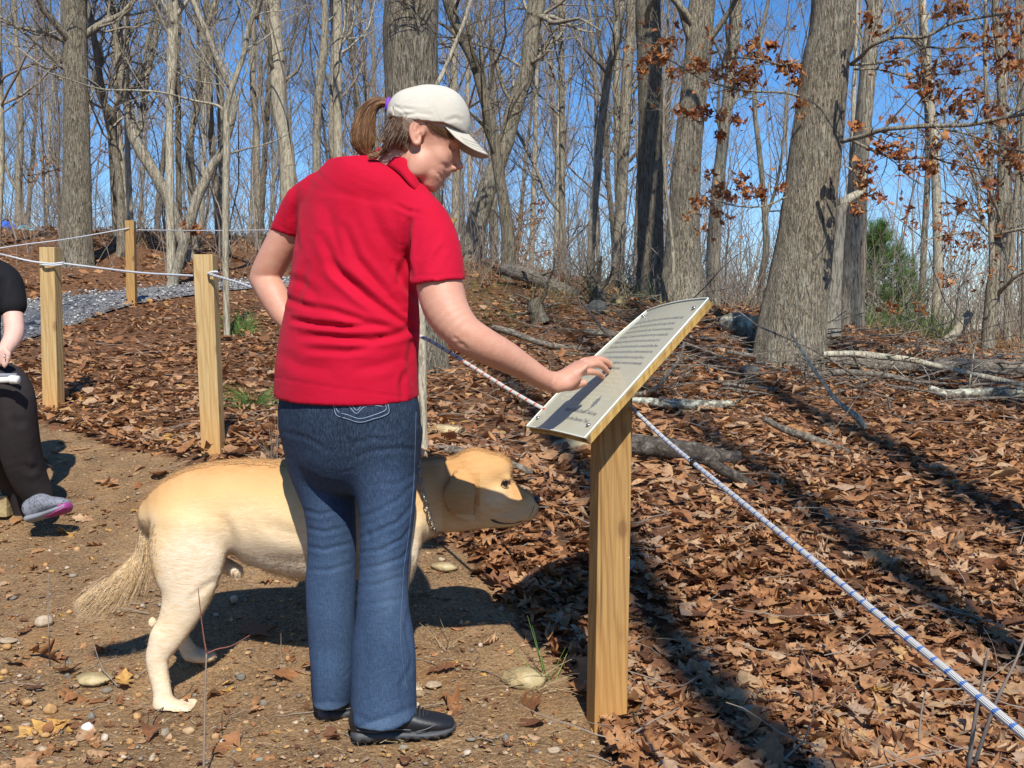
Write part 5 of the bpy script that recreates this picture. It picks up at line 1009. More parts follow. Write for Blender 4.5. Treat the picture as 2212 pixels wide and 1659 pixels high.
# cap
def build_cap():
    s = SDF((-0.38, 2.53, 1.50), (-0.08, 2.80, 1.73), 0.0027); e = 0.00117
    s.ell(HP(926, 266), np.array([85, 71, 80]) * e, None, 0.01); s.ell(HP(960, 262), np.array([52, 62, 66]) * e, None, 0.02); s.ell(HP(880, 245), np.array([42, 52, 46]) * e, None, 0.02)
    s.ell(HP(926, 270), np.array([80, 66, 75]) * e, None, 0.004, 'sub')
    X = s.lo[0] + s.h * np.arange(s.n[0]); Z = s.lo[2] + s.h * np.arange(s.n[2])
    pts = np.array([HP(u, v) for u, v in [(830, 256), (850, 260), (892, 270), (930, 276), (962, 279), (990, 288), (1020, 297)]]); zz = np.interp(X, pts[:, 0], pts[:, 2])
    s.f = np.maximum(s.f, (zz[:, None, None] - Z[None, None, :]).astype(np.float32))
    v, q = s.mesh(2)
    v = folds(v, q, [([(850, 230), (880, 236), (930, 240)], 4, 1.8), ([(860, 252), (900, 244), (935, 248)], 4, 2.2), ([(960, 262), (985, 255), (1000, 262)], 5, 1.8), ([(848, 226), (870, 240), (880, 250)], 3, 1.2), ([(900, 262), (940, 268), (960, 274)], 3, 1.0), ([(937, 187), (935, 230), (958, 276)], 1.6, 1.0), ([(937, 187), (890, 215), (852, 235)], 1.6, 1.0), ([(937, 187), (985, 225), (1008, 285)], 1.6, 1.0)])
    cap = bpy.data.objects.new('cap', None); COL.objects.link(cap); cap.parent = woman; cap.location = HP(926, 266) - np.array(woman.matrix_world.translation); bpy.context.view_layer.update()
    part('crown', v, q, CAPM, cap)
    mb = MB(); v, q = sphere(HP(938, 187.5), 0.0075, sc=(1, 1, 0.55)); mb.add(v, q); mb.build('button', CAPM, cap)
    # brim
    nt_, nr_ = 33, 14; V = np.zeros((2, nt_, nr_, 3))
    for i, th in enumerate(np.linspace(-1, 1, nt_)):
        b = HP(1009 - 46 * abs(th) ** 2.2, 285 - 5 * abs(th) ** 2, -0.072 * th)
        g = (1 - abs(th) ** 2.6) ** 0.5
        for j, r_ in enumerate(np.linspace(0, 1, nr_)):
            du = 47 * g * r_; dv = 50 * g * r_ ** 0.95 + 17 * abs(th) ** 1.6 * g * math.sin(r_ * math.pi * 0.5); p = b + V3(du * e, 0, -dv * e); p[1] += -0.010 * th * g * r_
            V[0, i, j] = p; V[1, i, j] = p + V3(-0.0022, 0, -0.0022)
    n = nt_ * nr_; I = np.arange(n).reshape(nt_, nr_); q = np.stack([I[:-1, :-1], I[1:, :-1], I[1:, 1:], I[:-1, 1:]], -1).reshape(-1, 4)
    rim = np.stack([I[:-1, -1], I[1:, -1], I[1:, -1] + n, I[:-1, -1] + n], 1)
    part('brim', V.reshape(-1, 3), np.concatenate([q, q[:, ::-1] + n, rim]), CAPM, cap)
    mb = MB()
    for f in (0.86, 0.72, 0.58): tube_to(mb, [V[0, i, int(f * (nr_ - 1))] + V3(0.0006, 0, 0.0008) for i in range(3, nt_ - 3, 2)], 0.0006, 4)
    mb.build('brim_stitching', CAPM, cap)
    # back strap and emblem lettering at the front edge
    A = np.array([HP(856 - 16 * math.cos(a) ** 1 , 250 + 2 * math.cos(a), -0.060 * math.sin(a)) for a in np.linspace(-1.45, 1.45, 22)]); V_ = np.concatenate([A + V3(0, 0, 0.011), A - V3(0, 0, 0.011), A * 1 + V3(0.003, 0, 0.011), A + V3(0.003, 0, -0.011)]); i_ = np.arange(21)
    part('strap', V_, np.concatenate([np.stack([i_, i_ + 1, i_ + 23, i_ + 22], 1), np.stack([i_ + 44, i_ + 66, i_ + 67, i_ + 45], 1), np.stack([i_, i_ + 44, i_ + 45, i_ + 1], 1), np.stack([i_ + 22, i_ + 23, i_ + 67, i_ + 66], 1)]), CAPM, cap)
    mm = M('cap_embroidery_red', 0.7); mm.col((0.42, 0.05, 0.06)); em = MB()
    for (a, b) in [((1001.5, 272), (1004, 262)), ((1004, 262), (1007, 272)), ((1002.6, 268.5), (1006, 268.5)), ((1007.8, 262), (1007.8, 272)), ((1010, 262), (1010, 272)), ((1007.8, 267), (1010, 267))]:
        tube_to(em, [HP(a[0], a[1] + 2, -0.012), HP(b[0], b[1] + 2, -0.012)], 0.0009, 4)
    em.build('embroidery', mm.m, cap)
build_cap()
# hair under the cap, and the ponytail
def build_hair():
    e = 0.00117; s = SDF((-0.38, 2.55, 1.45), (-0.10, 2.78, 1.66), 0.003)
    s.ell(HP(895, 272), np.array([56, 60.5, 46]) * e, None, 0.01); s.ell(HP(868, 296), np.array([28, 48, 34]) * e, None, 0.02); s.ell(HP(880, 318), np.array([12, 40, 22]) * e, None, 0.012)
    for sg in (-1, 1): s.chain([[*HP(922, 272, sg * 0.062), 9 * e, 12 * e], [*HP(940, 280, sg * 0.061), 6 * e, 13 * e], [*HP(956, 287, sg * 0.056), 5 * e, 11 * e], [*HP(972, 292, sg * 0.048), 4 * e, 7 * e]], side=(0, 1, 0), k=0.004)
    for sg in (-1, 1): s.ell(HP(910, 300, sg * 0.078), np.array([16, 13, 30]) * e, None, 0.006, 'sub'); s.ell(HP(915, 325, sg * 0.06), np.array([30, 20, 26]) * e, None, 0.01, 'sub')
    v, q = s.mesh(2); o = part('hair', v, q, HAIRG, woman); uv = to_uv(v)
    c = np.stack([uv[:, 0] * 0.04 + uv[:, 1] * 0.02, (uv[:, 1] * 0.9 - uv[:, 0] * 0.6) * 0.6, v[:, 1] * 60], 1); attr(o.data, 'tint', np.clip(0.42 + 0.5 * fbm(c, 3, 3) + 0.3 * (uv[:, 0] > 868) * (uv[:, 0] < 900), 0, 1))
    r2 = np.random.default_rng(9); pony = np.array([Q(842, 228, 2.665, 7), Q(828, 221, 2.667, 10), Q(810, 225, 2.67, 13), Q(795, 242, 2.672, 18), Q(787, 268, 2.674, 22), Q(784, 295, 2.675, 25), Q(787, 318, 2.675, 21), Q(794, 336, 2.675, 8)])
    pr = spline(pony, 40); mb = MB(); 
    tube_to(mb, pr[:, :3], pr[:, 3] * 0.78, 16, a=0.08)
    n = 1100; th = r2.uniform(0, 6.28, n); rad = np.sqrt(r2.uniform(0.62, 1.04, n)); ph = r2.normal(0, 0.5, n)
    S = np.empty((n, 40, 3)); T = norm(np.gradient(pr[:, :3], axis=0)); X = norm(np.cross(T, V3(0, 1, 0))); Y = np.cross(T, X)
    for j in range(40):
        a = th + ph * (j / 39) ** 1.3; rj = pr[j, 3] * (rad + 0.10 * np.sin(j * 0.35 + th * 5)) ; S[:, j] = pr[j, :3] + rj[:, None] * (np.cos(a)[:, None] * X[j] + np.sin(a)[:, None] * Y[j] * 0.8)
    S = S[:, ::3]; v, q = tubes(S, np.full((n, 14), 0.0009) * np.linspace(1, 0.5, 14)[None], 3); mb.add(v, q, a=np.repeat(np.clip(r2.beta(2, 2.2, n), 0, 1), 42))
    n = 60; S = np.empty((n, 12, 3)); cpts = spline(np.array([P(828, 300, 2.64), P(833, 318, 2.635), P(822, 332, 2.63), P(800, 338, 2.63)]), 12)
    for k in range(n): S[k] = cpts + r2.normal(0, 0.004, 3) + r2.normal(0, 0.0006, (12, 3))
    v, q = tubes(S, np.full((n, 12), 0.0010), 3); mb.add(v, q, a=np.repeat(r2.uniform(0.3, 0.9, n), 36))
    # loose hairs at the neck and above the ear
    n = 260; S = np.empty((n, 8, 3))
    for k in range(n):
        u0, v0 = r2.uniform(845, 893), r2.uniform(262, 300); a = HP(u0, v0, -0.056 - 0.008 * math.sin((u0 - 845) / 48 * 3.1)); b = HP(u0 - r2.uniform(6, 26), v0 + r2.uniform(16, 40), -0.040 + r2.normal(0, .004)); S[k] = spline(np.array([a, (a + b) / 2 + V3(0, -0.006, -0.002), b]), 8)
    v, q = tubes(S, np.full((n, 8), 0.0007), 3); hb = MB(); hb.add(v, q, a=np.repeat(r2.uniform(0.1, 1.0, n), 24)); hb.build('loose_hair', HAIRG, woman)
    mb.build('ponytail', HAIRM, woman)
    n = 260; S = np.empty((n, 9, 3))
    for k in range(n):
        f = r2.random(); w = r2.random(); a = (918 + 44 * f, 264 + 14 * f); b = (929 + 44 * f, 271 + 10 * w + 12 * f); c = (936 + 40 * f + 10 * w, 276 + 22 * w * w + 14 * f); pl = spline(np.array([a + (0,), b + (0,), c + (0,)]), 5)[:, :2]; S[k] = spline(np.array([on_head(x_, y_, 0.0012 + 0.002 * r2.random()) for x_, y_ in pl]), 9)
    v, q = tubes(S, np.full((n, 9), 0.0006) * np.linspace(1, 0.4, 9)[None], 3); tb = MB(); tb.add(v, q, a=np.repeat(r2.uniform(0.0, 0.85, n), 27)); tb.build('temple_hair', HAIRM, woman)
    mb = MB(); c = P(838, 227, 2.665); th = np.linspace(0, 2 * math.pi, 20)
    ring = np.array([c + V3(0.10, 0, 0.02) * 0 + V3(0.25 * math.sin(t) * 0.012, math.cos(t) * 0.014, math.sin(t) * 0.015) for t in th]); v, q = tubes(ring, np.full((1, 20), 0.0048), 8); mb.add(v, q); mb.build('scrunchie', PURP, woman)
AXh = np.array([[0.8, 0, -0.6], [0, 1, 0], [0.6, 0, 0.8]])
build_hair()

# ---------------------------------------------------------------- dog
m = M('dog_coat', 0.75, 0.2)
m.col(m.mix(m.ramp(m.noise(m.map((10, 30, 42)), 3, 5, 0.75), [(0.38, 0.0), (0.66, 0.55)]), m.ramp(m.attr('tint'), [(0, (0.50, 0.26, 0.095)), (0.3, (0.64, 0.405, 0.185)), (0.6, (0.73, 0.565, 0.34)), (1, (0.81, 0.72, 0.57))]), (0.58, 0.36, 0.16))); m.bump(m.math('ADD', m.noise(m.map((22, 60, 90)), 3, 4, 0.6, 0.5), m.math('MULTIPLY', m.noise(None, 14, 4), 1.2)), 0.3, 0.005); COAT = m.m
m = M('dog_nose', 0.35, 0.5); m.col((0.055, 0.03, 0.026)); NOSE = m.m
m = M('chain_steel', 0.32, 0.5); m.b.inputs['Metallic'].default_value = 1.0; m.col((0.42, 0.40, 0.38)); STEEL = m.m
def build_dog():
    D0 = 3.04; dog = thing('dog', 'yellow labrador standing behind the woman, sniffing towards the sign post', 'dog', (P(640, 1500, D0)[0], D0, hz1(P(640, 1500, D0)[0], D0)))
    def Z(u, v, ra, rb, lat=0.0): p = P(u, v, D0 + 0.0); return [p[0], p[1] + lat, p[2], px(ra, D0), px(rb, D0)]
    Ys = (0, 1, 0)
    s = SDF((-1.30, 2.72, -0.02), (0.13, 3.32, 0.80), 0.0068)
    # trunk: lateral radius, vertical radius
    s.chain([Z(352, 1108, 62, 50), Z(400, 1098, 92, 78), Z(455, 1098, 98, 100), Z(510, 1094, 98, 104), Z(560, 1100, 104, 110), Z(620, 1108, 112, 116), Z(690, 1110, 118, 122), Z(760, 1108, 114, 124), Z(820, 1100, 100, 116), Z(868, 1082, 84, 98), Z(905, 1066, 66, 80), Z(940, 1060, 56, 72), Z(980, 1052, 52, 62)], side=Ys, k=0.02, sub=3)
    s.chain([Z(560, 1180, 60, 40), Z(640, 1200, 70, 46), Z(740, 1206, 78, 46), Z(830, 1190, 64, 40)], side=Ys, k=0.03, sub=2)
    s.chain([Z(900, 1120, 44, 34), Z(935, 1128, 38, 26)], side=Ys, k=0.03)
    # near hind leg
    L = -0.085
    s.chain([Z(430, 1120, 46, 80, L), Z(425, 1170, 46, 82, L), Z(425, 1215, 42, 74, L), Z(425, 1255, 36, 58, L), Z(412, 1300, 28, 44, L), Z(388, 1350, 22, 34, L), Z(364, 1390, 19, 27, L), Z(362, 1420, 17, 23, L), Z(369, 1460, 17, 20, L), Z(374, 1492, 19, 21, L)], side=Ys, k=0.02, sub=3)
    s.ell(P(345, 1372, D0 + L), (0.018, 0.016, 0.022), k=0.03)
    s.chain([Z(372, 1502, 22, 20, L), Z(395, 1507, 27, 18, L), Z(425, 1511, 26, 12, L)], side=Ys, k=0.012)
    for i_, dy in enumerate((-0.028, -0.010, 0.010, 0.027)): s.chain([Z(405, 1509, 9, 10, L + dy), Z(427, 1508, 10, 11, L + dy), Z(437, 1512, 8, 8, L + dy)], side=Ys, k=0.005)
    # far hind leg, a little further back
    L = 0.10
    s.chain([Z(420, 1130, 44, 70, L), Z(410, 1190, 42, 62, L), Z(398, 1235, 34, 46, L), Z(378, 1290, 24, 32, L), Z(350, 1335, 18, 25, L), Z(346, 1365, 16, 20, L), Z(366, 1400, 15, 17, L), Z(384, 1425, 16, 17, L)], side=Ys, k=0.02, sub=3)
    s.ell(P(329, 1345, D0 + L), (0.014, 0.014, 0.02), k=0.025)
    s.chain([Z(388, 1436, 20, 16, L), Z(412, 1440, 24, 14, L), Z(434, 1441, 22, 11, L)], side=Ys, k=0.012)
    # front legs
    for L, du in ((-0.08, 0), (0.085, -34)):
        s.chain([Z(862 + du, 1130, 44, 60, L), Z(868 + du, 1190, 34, 42, L), Z(860 + du, 1250, 24, 28, L), Z(857 + du, 1310, 20, 24, L), Z(856 + du, 1370, 18, 21, L), Z(857 + du, 1420, 17, 19, L), Z(862 + du, 1462, 18, 18, L)], side=Ys, k=0.02, sub=2)
        s.chain([Z(866 + du, 1468, 22, 18, L), Z(890 + du, 1474, 26, 15, L), Z(908 + du, 1478, 22, 11, L)], side=Ys, k=0.012)
    # sheath
    s.chain([Z(486, 1222, 16, 18), Z(512, 1232, 14, 14)], k=0.015)
    # tail
    s.chain([Z(345, 1095, 26, 24), Z(322, 1128, 18, 22), Z(322, 1165, 16, 22), Z(314, 1205, 15, 27), Z(286, 1240, 14, 30), Z(248, 1270, 11, 25), Z(205, 1292, 7, 14), Z(176, 1302, 4, 5)], side=Ys, k=0.012, sub=3)
    lo_z = hz1(-1.0, 2.95)
    v, q = s.mesh(2); bodies = [(v, q)]
    # head, finer
    s = SDF((-0.33, 2.86, 0.30), (0.13, 3.22, 0.80), 0.004)
    s.chain([Z(905, 1066, 62, 76), Z(945, 1058, 56, 72), Z(985, 1052, 54, 64)], side=Ys, k=0.02)
    s.chain([Z(950, 1095, 48, 56), Z(1000, 1100, 42, 48), Z(1040, 1105, 34, 36)], side=Ys, k=0.02)
    s.ell(P(1028, 1030, D0), (px(64, D0), px(58, D0), px(64, D0)), k=0.02)
    s.ell(P(1070, 1014, D0), (px(38, D0), px(46, D0), px(36, D0)), k=0.014)
    s.ell(P(1045, 1075, D0), (px(56, D0), px(52, D0), px(50, D0)), k=0.025)
    s.chain([Z(1075, 1070, 40, 44), Z(1105, 1084, 31, 38), Z(1126, 1092, 28, 35), Z(1139, 1097, 25, 28)], side=Ys, k=0.015)
    for L in (-0.022, 0.022): s.chain([Z(1080, 1108, 14, 20, L), Z(1110, 1112, 14, 18, L), Z(1138, 1106, 12, 16, L)], side=Ys, k=0.01)
    s.chain([Z(1040, 1120, 26, 18), Z(1080, 1128, 20, 12), Z(1118, 1128, 15, 8)], side=Ys, k=0.01)
    for sg in (-1, 1):
        s.ell(P(1088, 1034, D0 + sg * 0.038), (0.022, 0.014, 0.012), k=0.012)
        s.ell(P(1092, 1044, D0 + sg * 0.052), (0.014, 0.010, 0.008), k=0.005, mode='sub')
        s.ell(P(1070, 1062, D0 + sg * 0.045), (0.030, 0.016, 0.028), k=0.015)
        s.chain([Z(1062, 1128, 4, 4, sg * 0.046), Z(1085, 1128, 3.5, 3.5, sg * 0.040), Z(1110, 1127, 3, 3, sg * 0.034), Z(1130, 1122, 2.5, 2.5, sg * 0.026)], k=0.004, mode='sub')
    # ears: hanging flaps
    for sg in (-1, 1):
        b = 0.060 * sg
        s.chain([Z(1010, 1022, 10, 22, b), Z(1000, 1042, 10, 32, sg * 0.092), Z(997, 1066, 9, 33, sg * 0.103), Z(1006, 1088, 8, 25, sg * 0.102), Z(1018, 1104, 6, 13, sg * 0.096), Z(1024, 1112, 4, 5, sg * 0.093)], side=Ys, k=0.003)
    s.ell(P(1152, 1084, D0), (0.014, 0.018, 0.014), k=0.006)
    v, q = s.mesh(2); bodies.append((v, q))
    v = np.concatenate([b[0] for b in bodies]); q = np.concatenate([bodies[0][1], bodies[1][1] + len(bodies[0][0])])
    v[:, 2] = np.maximum(v[:, 2], hz(v[:, 0], v[:, 1]) + 0.002)
    v = folds(v, q, [([(480, 1110), (500, 1170), (505, 1215)], 14, 6), ([(410, 1300), (440, 1270), (474, 1250)], 8, 3), ([(560, 1130), (620, 1150), (660, 1160)], 16, 4), ([(958, 990), (962, 1020), (968, 1050)], 9, 3), ([(1040, 1090), (1060, 1104), (1080, 1112)], 6, 2.5), ([(930, 1080), (950, 1120), (952, 1145)], 9, 4), ([(1100, 1030), (1108, 1045), (1112, 1060)], 5, 1.5), ([(396, 1500), (402, 1512), (404, 1520)], 3, 1.6), ([(415, 1502), (422, 1512), (424, 1520)], 3, 1.6)])
    v = v + vnormals(v, q) * (0.0022 * fbm(v * 14, 2, 12))[:, None]
    uv = to_uv(v); N = vnormals(v, q)
    yb = np.interp(uv[:, 0], [300, 400, 500, 640, 860, 960, 1030, 1100, 1165], [1130, 1060, 1060, 1080, 1070, 1050, 1060, 1090, 1110])
    t = np.clip(0.26 + (uv[:, 1] - yb) / 190 + 0.16 * fbm(v * 7, 3, 2) , 0, 1)
    lw = np.clip((uv[:, 1] - 1170) / 110, 0, 1); t = t * (1 - lw) + lw * np.clip(0.84 + 0.3 * fbm(v * 9, 2, 5), 0, 1)
    tl = (uv[:, 0] < 352 - np.clip(uv[:, 1] - 1240, 0, 100) * 0.6) & (uv[:, 1] > 1080) & (uv[:, 1] < 1325); tw_ = np.clip((352 - uv[:, 0]) / 22, 0, 1) * np.clip((uv[:, 1] - 1080) / 40, 0, 1) * tl; t = t * (1 - tw_) + tw_ * np.clip(0.5 + 0.25 * fbm(v * 16, 2, 8), 0, 1)
    hd = (uv[:, 0] > 955); earm = hd & (np.abs(uv[:, 0] - 1000) < 36) & (uv[:, 1] > 1022) & (uv[:, 1] < 1112) & (np.abs(v[:, 1] - D0) > 0.068); t = np.where(hd, np.clip(0.25 + (uv[:, 1] - 1060) / 260 + 0.15 * fbm(v * 14, 2, 2), 0, 1), t); t = np.where(earm, 0.0, t)
    ck = np.exp(-(((uv[:, 0] - 1075) / 30) ** 2 + ((uv[:, 1] - 1075) / 22) ** 2)); t = np.clip(t + 0.4 * ck * hd, 0, 1); mz = np.exp(-(((uv[:, 0] - 1125) / 22) ** 2 + ((uv[:, 1] - 1062) / 20) ** 2)); t = np.clip(t - 0.5 * mz * hd, 0, 1)
    o = part('body', v, q, COAT, dog); attr(o.data, 'tint', t)
    # coat: short strands lying back along the body
    rr = np.random.default_rng(21); n = 60000; keep = np.where((uv[:, 1] < 1485) & (N[:, 1] < 0.35) & ((N[:, 1] > -0.42) | ((uv[:, 1] > 1195) & (uv[:, 0] > 490) & (uv[:, 0] < 900)) | ((uv[:, 0] < 322 + 20 * rng.random(len(uv))) & (uv[:, 1] > 1120) & (uv[:, 1] < 1330))))[0]; i = rr.choice(keep, n); c = v[i] + rr.normal(0, 0.002, (n, 3)); nn = N[i]
    flow = np.zeros((n, 3)); flow[:, 0] = -1.0; flow[:, 2] = -0.35; low = uv[i, 1] > 1230; flow[low] = [-0.25, 0, -1.0]
    tail_ = (uv[i, 0] < 345) & (uv[i, 1] > 1100) & (uv[i, 1] < 1330); flow[tail_] = [-0.55, 0, -0.75]
    flow = flow - (flow * nn).sum(1, keepdims=True) * nn; flow = norm(flow + rr.normal(0, 0.16, (n, 3))) + nn * rr.uniform(0.04, 0.20, (n, 1)); flow = norm(flow)
    Ls = rr.uniform(0.006, 0.013, n); belly = (uv[i, 1] > 1195) & (uv[i, 0] > 480) & (uv[i, 0] < 900); Ls[belly] *= 1.7; Ls[(uv[i, 0] > 960)] *= 0.45; Ls[(uv[i, 0] > 895) & (uv[i, 0] < 960) & (uv[i, 1] > 1100)] *= 1.7
    sidev = norm(np.cross(flow, nn)); wv = 0.0008
    mid = c + flow * (Ls * 0.55)[:, None] - nn * 0.0003
    tri = np.stack([c - sidev * wv, c + sidev * wv, mid + sidev * wv * 0.7, mid - sidev * wv * 0.7, c + flow * Ls[:, None] - nn * (Ls * 0.12)[:, None]], 1).reshape(-1, 3)
    I = np.arange(n) * 5; qd = np.stack([I, I + 1, I + 2, I + 3], 1); td = np.stack([I + 3, I + 2, I + 4], 1)
    f = part('fur', tri, qd, COAT, dog, td, smooth=True); f.data.normals_split_custom_set_from_vertices(np.repeat(norm(nn + flow * 0.15 + rr.normal(0, 0.03, (n, 3))), 5, axis=0)); f['kind'] = 'stuff'; attr(f.data, 'tint', np.repeat(np.clip(t[i] + rr.normal(0, 0.04, n), 0, 1), 5))
    # long hair of the tail
    n = 6500; path = spline(np.array([Z(325, 1120, 1, 1)[:3], Z(324, 1165, 1, 1)[:3], Z(312, 1205, 1, 1)[:3], Z(282, 1242, 1, 1)[:3], Z(244, 1270, 1, 1)[:3], Z(196, 1292, 1, 1)[:3]]), 100)
    k = rr.integers(8, 98, n); ts = k / 99; a = path[k] + rr.normal(0, 0.011, (n, 3)) * V3(1, 1.0, 1.2); T = norm(path[np.minimum(k + 1, 99)] - path[k - 1]); dn = norm(T + V3(0.15, 0, -0.75)[None] * rr.uniform(0.05, 1.0, (n, 1)) + rr.normal(0, 0.06, (n, 3)))
    L = rr.uniform(0.03, 0.075, n) * (0.65 + 0.5 * np.sin(ts * 3.1)); S = np.empty((n, 6, 3))
    for j in range(6): w = j / 5; S[:, j] = a + dn * (L * w)[:, None] + (T * 0.5 + V3(0, 0, -0.12)) * (L * w * w * 0.5)[:, None]
    vv, qq = tubes(S, np.full((n, 6), 0.00065) * np.linspace(1, 0.3, 6)[None], 3); f = part('tail_fringe', vv, qq, COAT, dog); f['kind'] = 'stuff'; attr(f.data, 'tint', np.repeat(np.clip(rr.normal(0.55, 0.12, n), 0, 1), 18))
    # nose, eyes, chain
    mb = MB(); vv, qq = sphere(P(1157, 1081, D0), 0.0165, sc=(0.9, 1.1, 0.85)); mb.add(vv, qq); mb.build('nose', NOSE, dog)
    def on_dog(u, v_, off=0.0): dd = (uv[:, 0] - u) ** 2 + (uv[:, 1] - v_) ** 2 + np.where(N[:, 1] > -0.05, 1e5, 0); j = np.argsort(dd)[:6]; return P(u, v_, v[j, 1].mean() - off)
    mb = MB(); tube_to(mb, [on_dog(*p_) for p_ in [(1060, 1122), (1072, 1127), (1086, 1130), (1102, 1131), (1118, 1129), (1132, 1123), (1143, 1117)]], [0.0015, 0.0042, 0.0030, 0.0016, 0.0013, 0.0013, 0.001], 8, 30); mb.build('lip', NOSE, dog)
    mb = MB(); tube_to(mb, [on_dog(1154, 1092), on_dog(1150, 1104), on_dog(1144, 1115)], [0.0016, 0.0012, 0.001], 6, 10); mb.build('muzzle_line', NOSE, dog)
    for sg in (-1, 1):
        mb = MB(); vv, qq = sphere(P(1091, 1044, D0 + sg * 0.049), 0.0085); mb.add(vv, qq); mb.build('eye', EYED, dog)
    mb = MB(); tube_to(mb, [P(1082, 1047, D0 - .060), P(1087, 1040, D0 - .060), P(1095, 1039, D0 - .057), P(1101, 1045, D0 - .05)], [0.0012, 0.0022, 0.0022, 0.0012], 6, 12); tube_to(mb, [P(1082, 1047, D0 - .060), P(1090, 1050, D0 - .060), P(1101, 1046, D0 - .05)], [0.001, 0.0016, 0.001], 6, 10); mb.build('eyelid', NOSE, dog)
    col = thing('chain_collar', 'steel chain collar round the neck of the yellow dog', 'collar', P(925, 1060, D0))
    th = np.linspace(0, 2 * math.pi, 45)[:-1]; c0 = P(924, 1064, D0); ax = norm(P(943, 1146, D0) - P(904, 985, D0))
    for j, t_ in enumerate(th):
        p = c0 + ax * math.cos(t_) * px(90, D0) + V3(0, 1, 0) * math.sin(t_) * px(80, D0); tg = norm(-ax * math.sin(t_) + V3(0, 1, 0) * math.cos(t_)); out = norm(p - c0)
        b = out if j % 2 else np.cross(tg, out); a_ = np.linspace(0, 2 * math.pi, 11); ring = np.array([p + tg * 0.0098 * math.cos(x) + b * 0.006 * math.sin(x) for x in a_])
        mb = MB(); vv, qq = tubes(ring, np.full((1, 11), 0.002), 5); mb.add(vv, qq); mb.build('link', STEEL, col)
build_dog()

# ---------------------------------------------------------------- wood, rope
def mat_timber(name, a, b, c, stain):
    m = M(name, 0.7, 0.3); g = m.map((1, 1, 0.085)); dn = m.noise(g, 9, 3, 0.5, 0.3)
    w = m.wave(m.map((1.0, 1.0, 0.09)), 22, 7.5, 3, 1.3, 'BANDS', 'DIAGONAL'); fine = m.noise(m.map((1, 1, 0.02)), 190, 3)
    col = m.mix(m.ramp(w, [(0.45, 0.0), (0.9, 1.0)]), a, b); col = m.mix(m.ramp(m.noise(m.map((1, 1, 0.3)), 7, 3), [(0.35, 0.5), (0.65, 0.0)]), col, b); col = m.mix(m.ramp(fine, [(0.35, 0.35), (0.6, 0.0)]), col, c)
    kv = m.vor(m.map((1, 1, 0.5)), 8.5, 'F1'); col = m.mix(m.ramp(kv, [(0.0, 0.9), (0.10, 0.75), (0.14, 0.2), (0.20, 0.0)]), col, c)
    z = m.n('SeparateXYZ'); m.l(m.co, z.inputs[0]); st = m.ramp(m.math('ADD', z.outputs[2], m.math('MULTIPLY', m.noise(None, 12, 2), 0.12)), [(0.05, 1.0), (0.42, 0.0)])
    cr = m.ramp(m.noise(m.map((34, 34, 0.8)), 1.0, 2, 0.5), [(0.30, 1.0), (0.33, 0.0)]); col = m.mix(m.math('MULTIPLY', cr, 0.75), col, (0.10, 0.06, 0.03))
    col = m.mix(m.math('MULTIPLY', st, 0.7), col, stain); m.col(col); m.bump(m.math('SUBTRACT', m.math('ADD', fine, m.math('MULTIPLY', w, 0.5)), m.math('MULTIPLY', cr, 2)), 0.4, 0.004); return m.m
TIMBER = mat_timber('pine_timber', (0.52, 0.38, 0.18), (0.42, 0.275, 0.11), (0.24, 0.13, 0.055), (0.50, 0.25, 0.075))
TIMBER2 = mat_timber('pine_timber_amber', (0.44, 0.28, 0.10), (0.32, 0.175, 0.055), (0.16, 0.075, 0.028), (0.42, 0.20, 0.055))
PLY = mat_timber('plywood', (0.50, 0.33, 0.10), (0.40, 0.24, 0.07), (0.16, 0.08, 0.03), (0.50, 0.33, 0.10))
def rope_mat(name, fleck):
    m = M(name, 0.75, 0.3); u = m.attr('tint')
    f = m.math('FRACT', m.math('MULTIPLY', u, 1.0)); w = m.attr('around')
    a = m.math('LESS_THAN', f, 0.22); b = m.math('GREATER_THAN', m.math('FRACT', m.math('ADD', m.math('MULTIPLY', w, 2.0), m.math('MULTIPLY', u, 3.0))), 0.35)
    sp = m.math('MULTIPLY', a, b); br = m.math('MULTIPLY', m.math('SINE', m.math('MULTIPLY', m.math('ADD', m.math('MULTIPLY', u, 7), m.math('MULTIPLY', w, 7)), 6.283)), m.math('SINE', m.math('MULTIPLY', m.math('SUBTRACT', m.math('MULTIPLY', u, 7), m.math('MULTIPLY', w, 7)), 6.283)))
    col = m.mix(sp, m.ramp(br, [(0.0, (0.50, 0.48, 0.44)), (0.6, (0.78, 0.76, 0.71))]), fleck); m.col(col); m.bump(br, 0.6, 0.0015); return m.m
ROPEB = rope_mat('rope_blue_fleck', (0.10, 0.22, 0.52)); ROPER = rope_mat('rope_red_fleck', (0.60, 0.10, 0.06))
m = M('rope_grey', 0.8, 0.3); m.col(m.mix(m.noise(None, 300, 2), (0.36, 0.38, 0.42), (0.66, 0.66, 0.65))); ROPEG = m.m
def rope(name, label, pts, r, mat, group='ropes of the fence', k=10, parent=None, pitch=0.032, n=None):
    pts = np.array(pts, float); L = np.linalg.norm(np.diff(pts, axis=0), axis=1).sum(); n = n or int(max(24, L / 0.02)); p = spline(pts, n)
    v, q = tubes(p, np.full((1, n), r), k); s_ = np.concatenate([[0], np.cumsum(np.linalg.norm(np.diff(p, axis=0), axis=1))]) / pitch
    o = part(name, v, q, mat, parent); attr(o.data, 'tint', np.repeat(s_, k)); attr(o.data, 'around', np.tile(np.arange(k) / k, n))
    if parent is None: tag(o, label, 'rope', group)
    return o
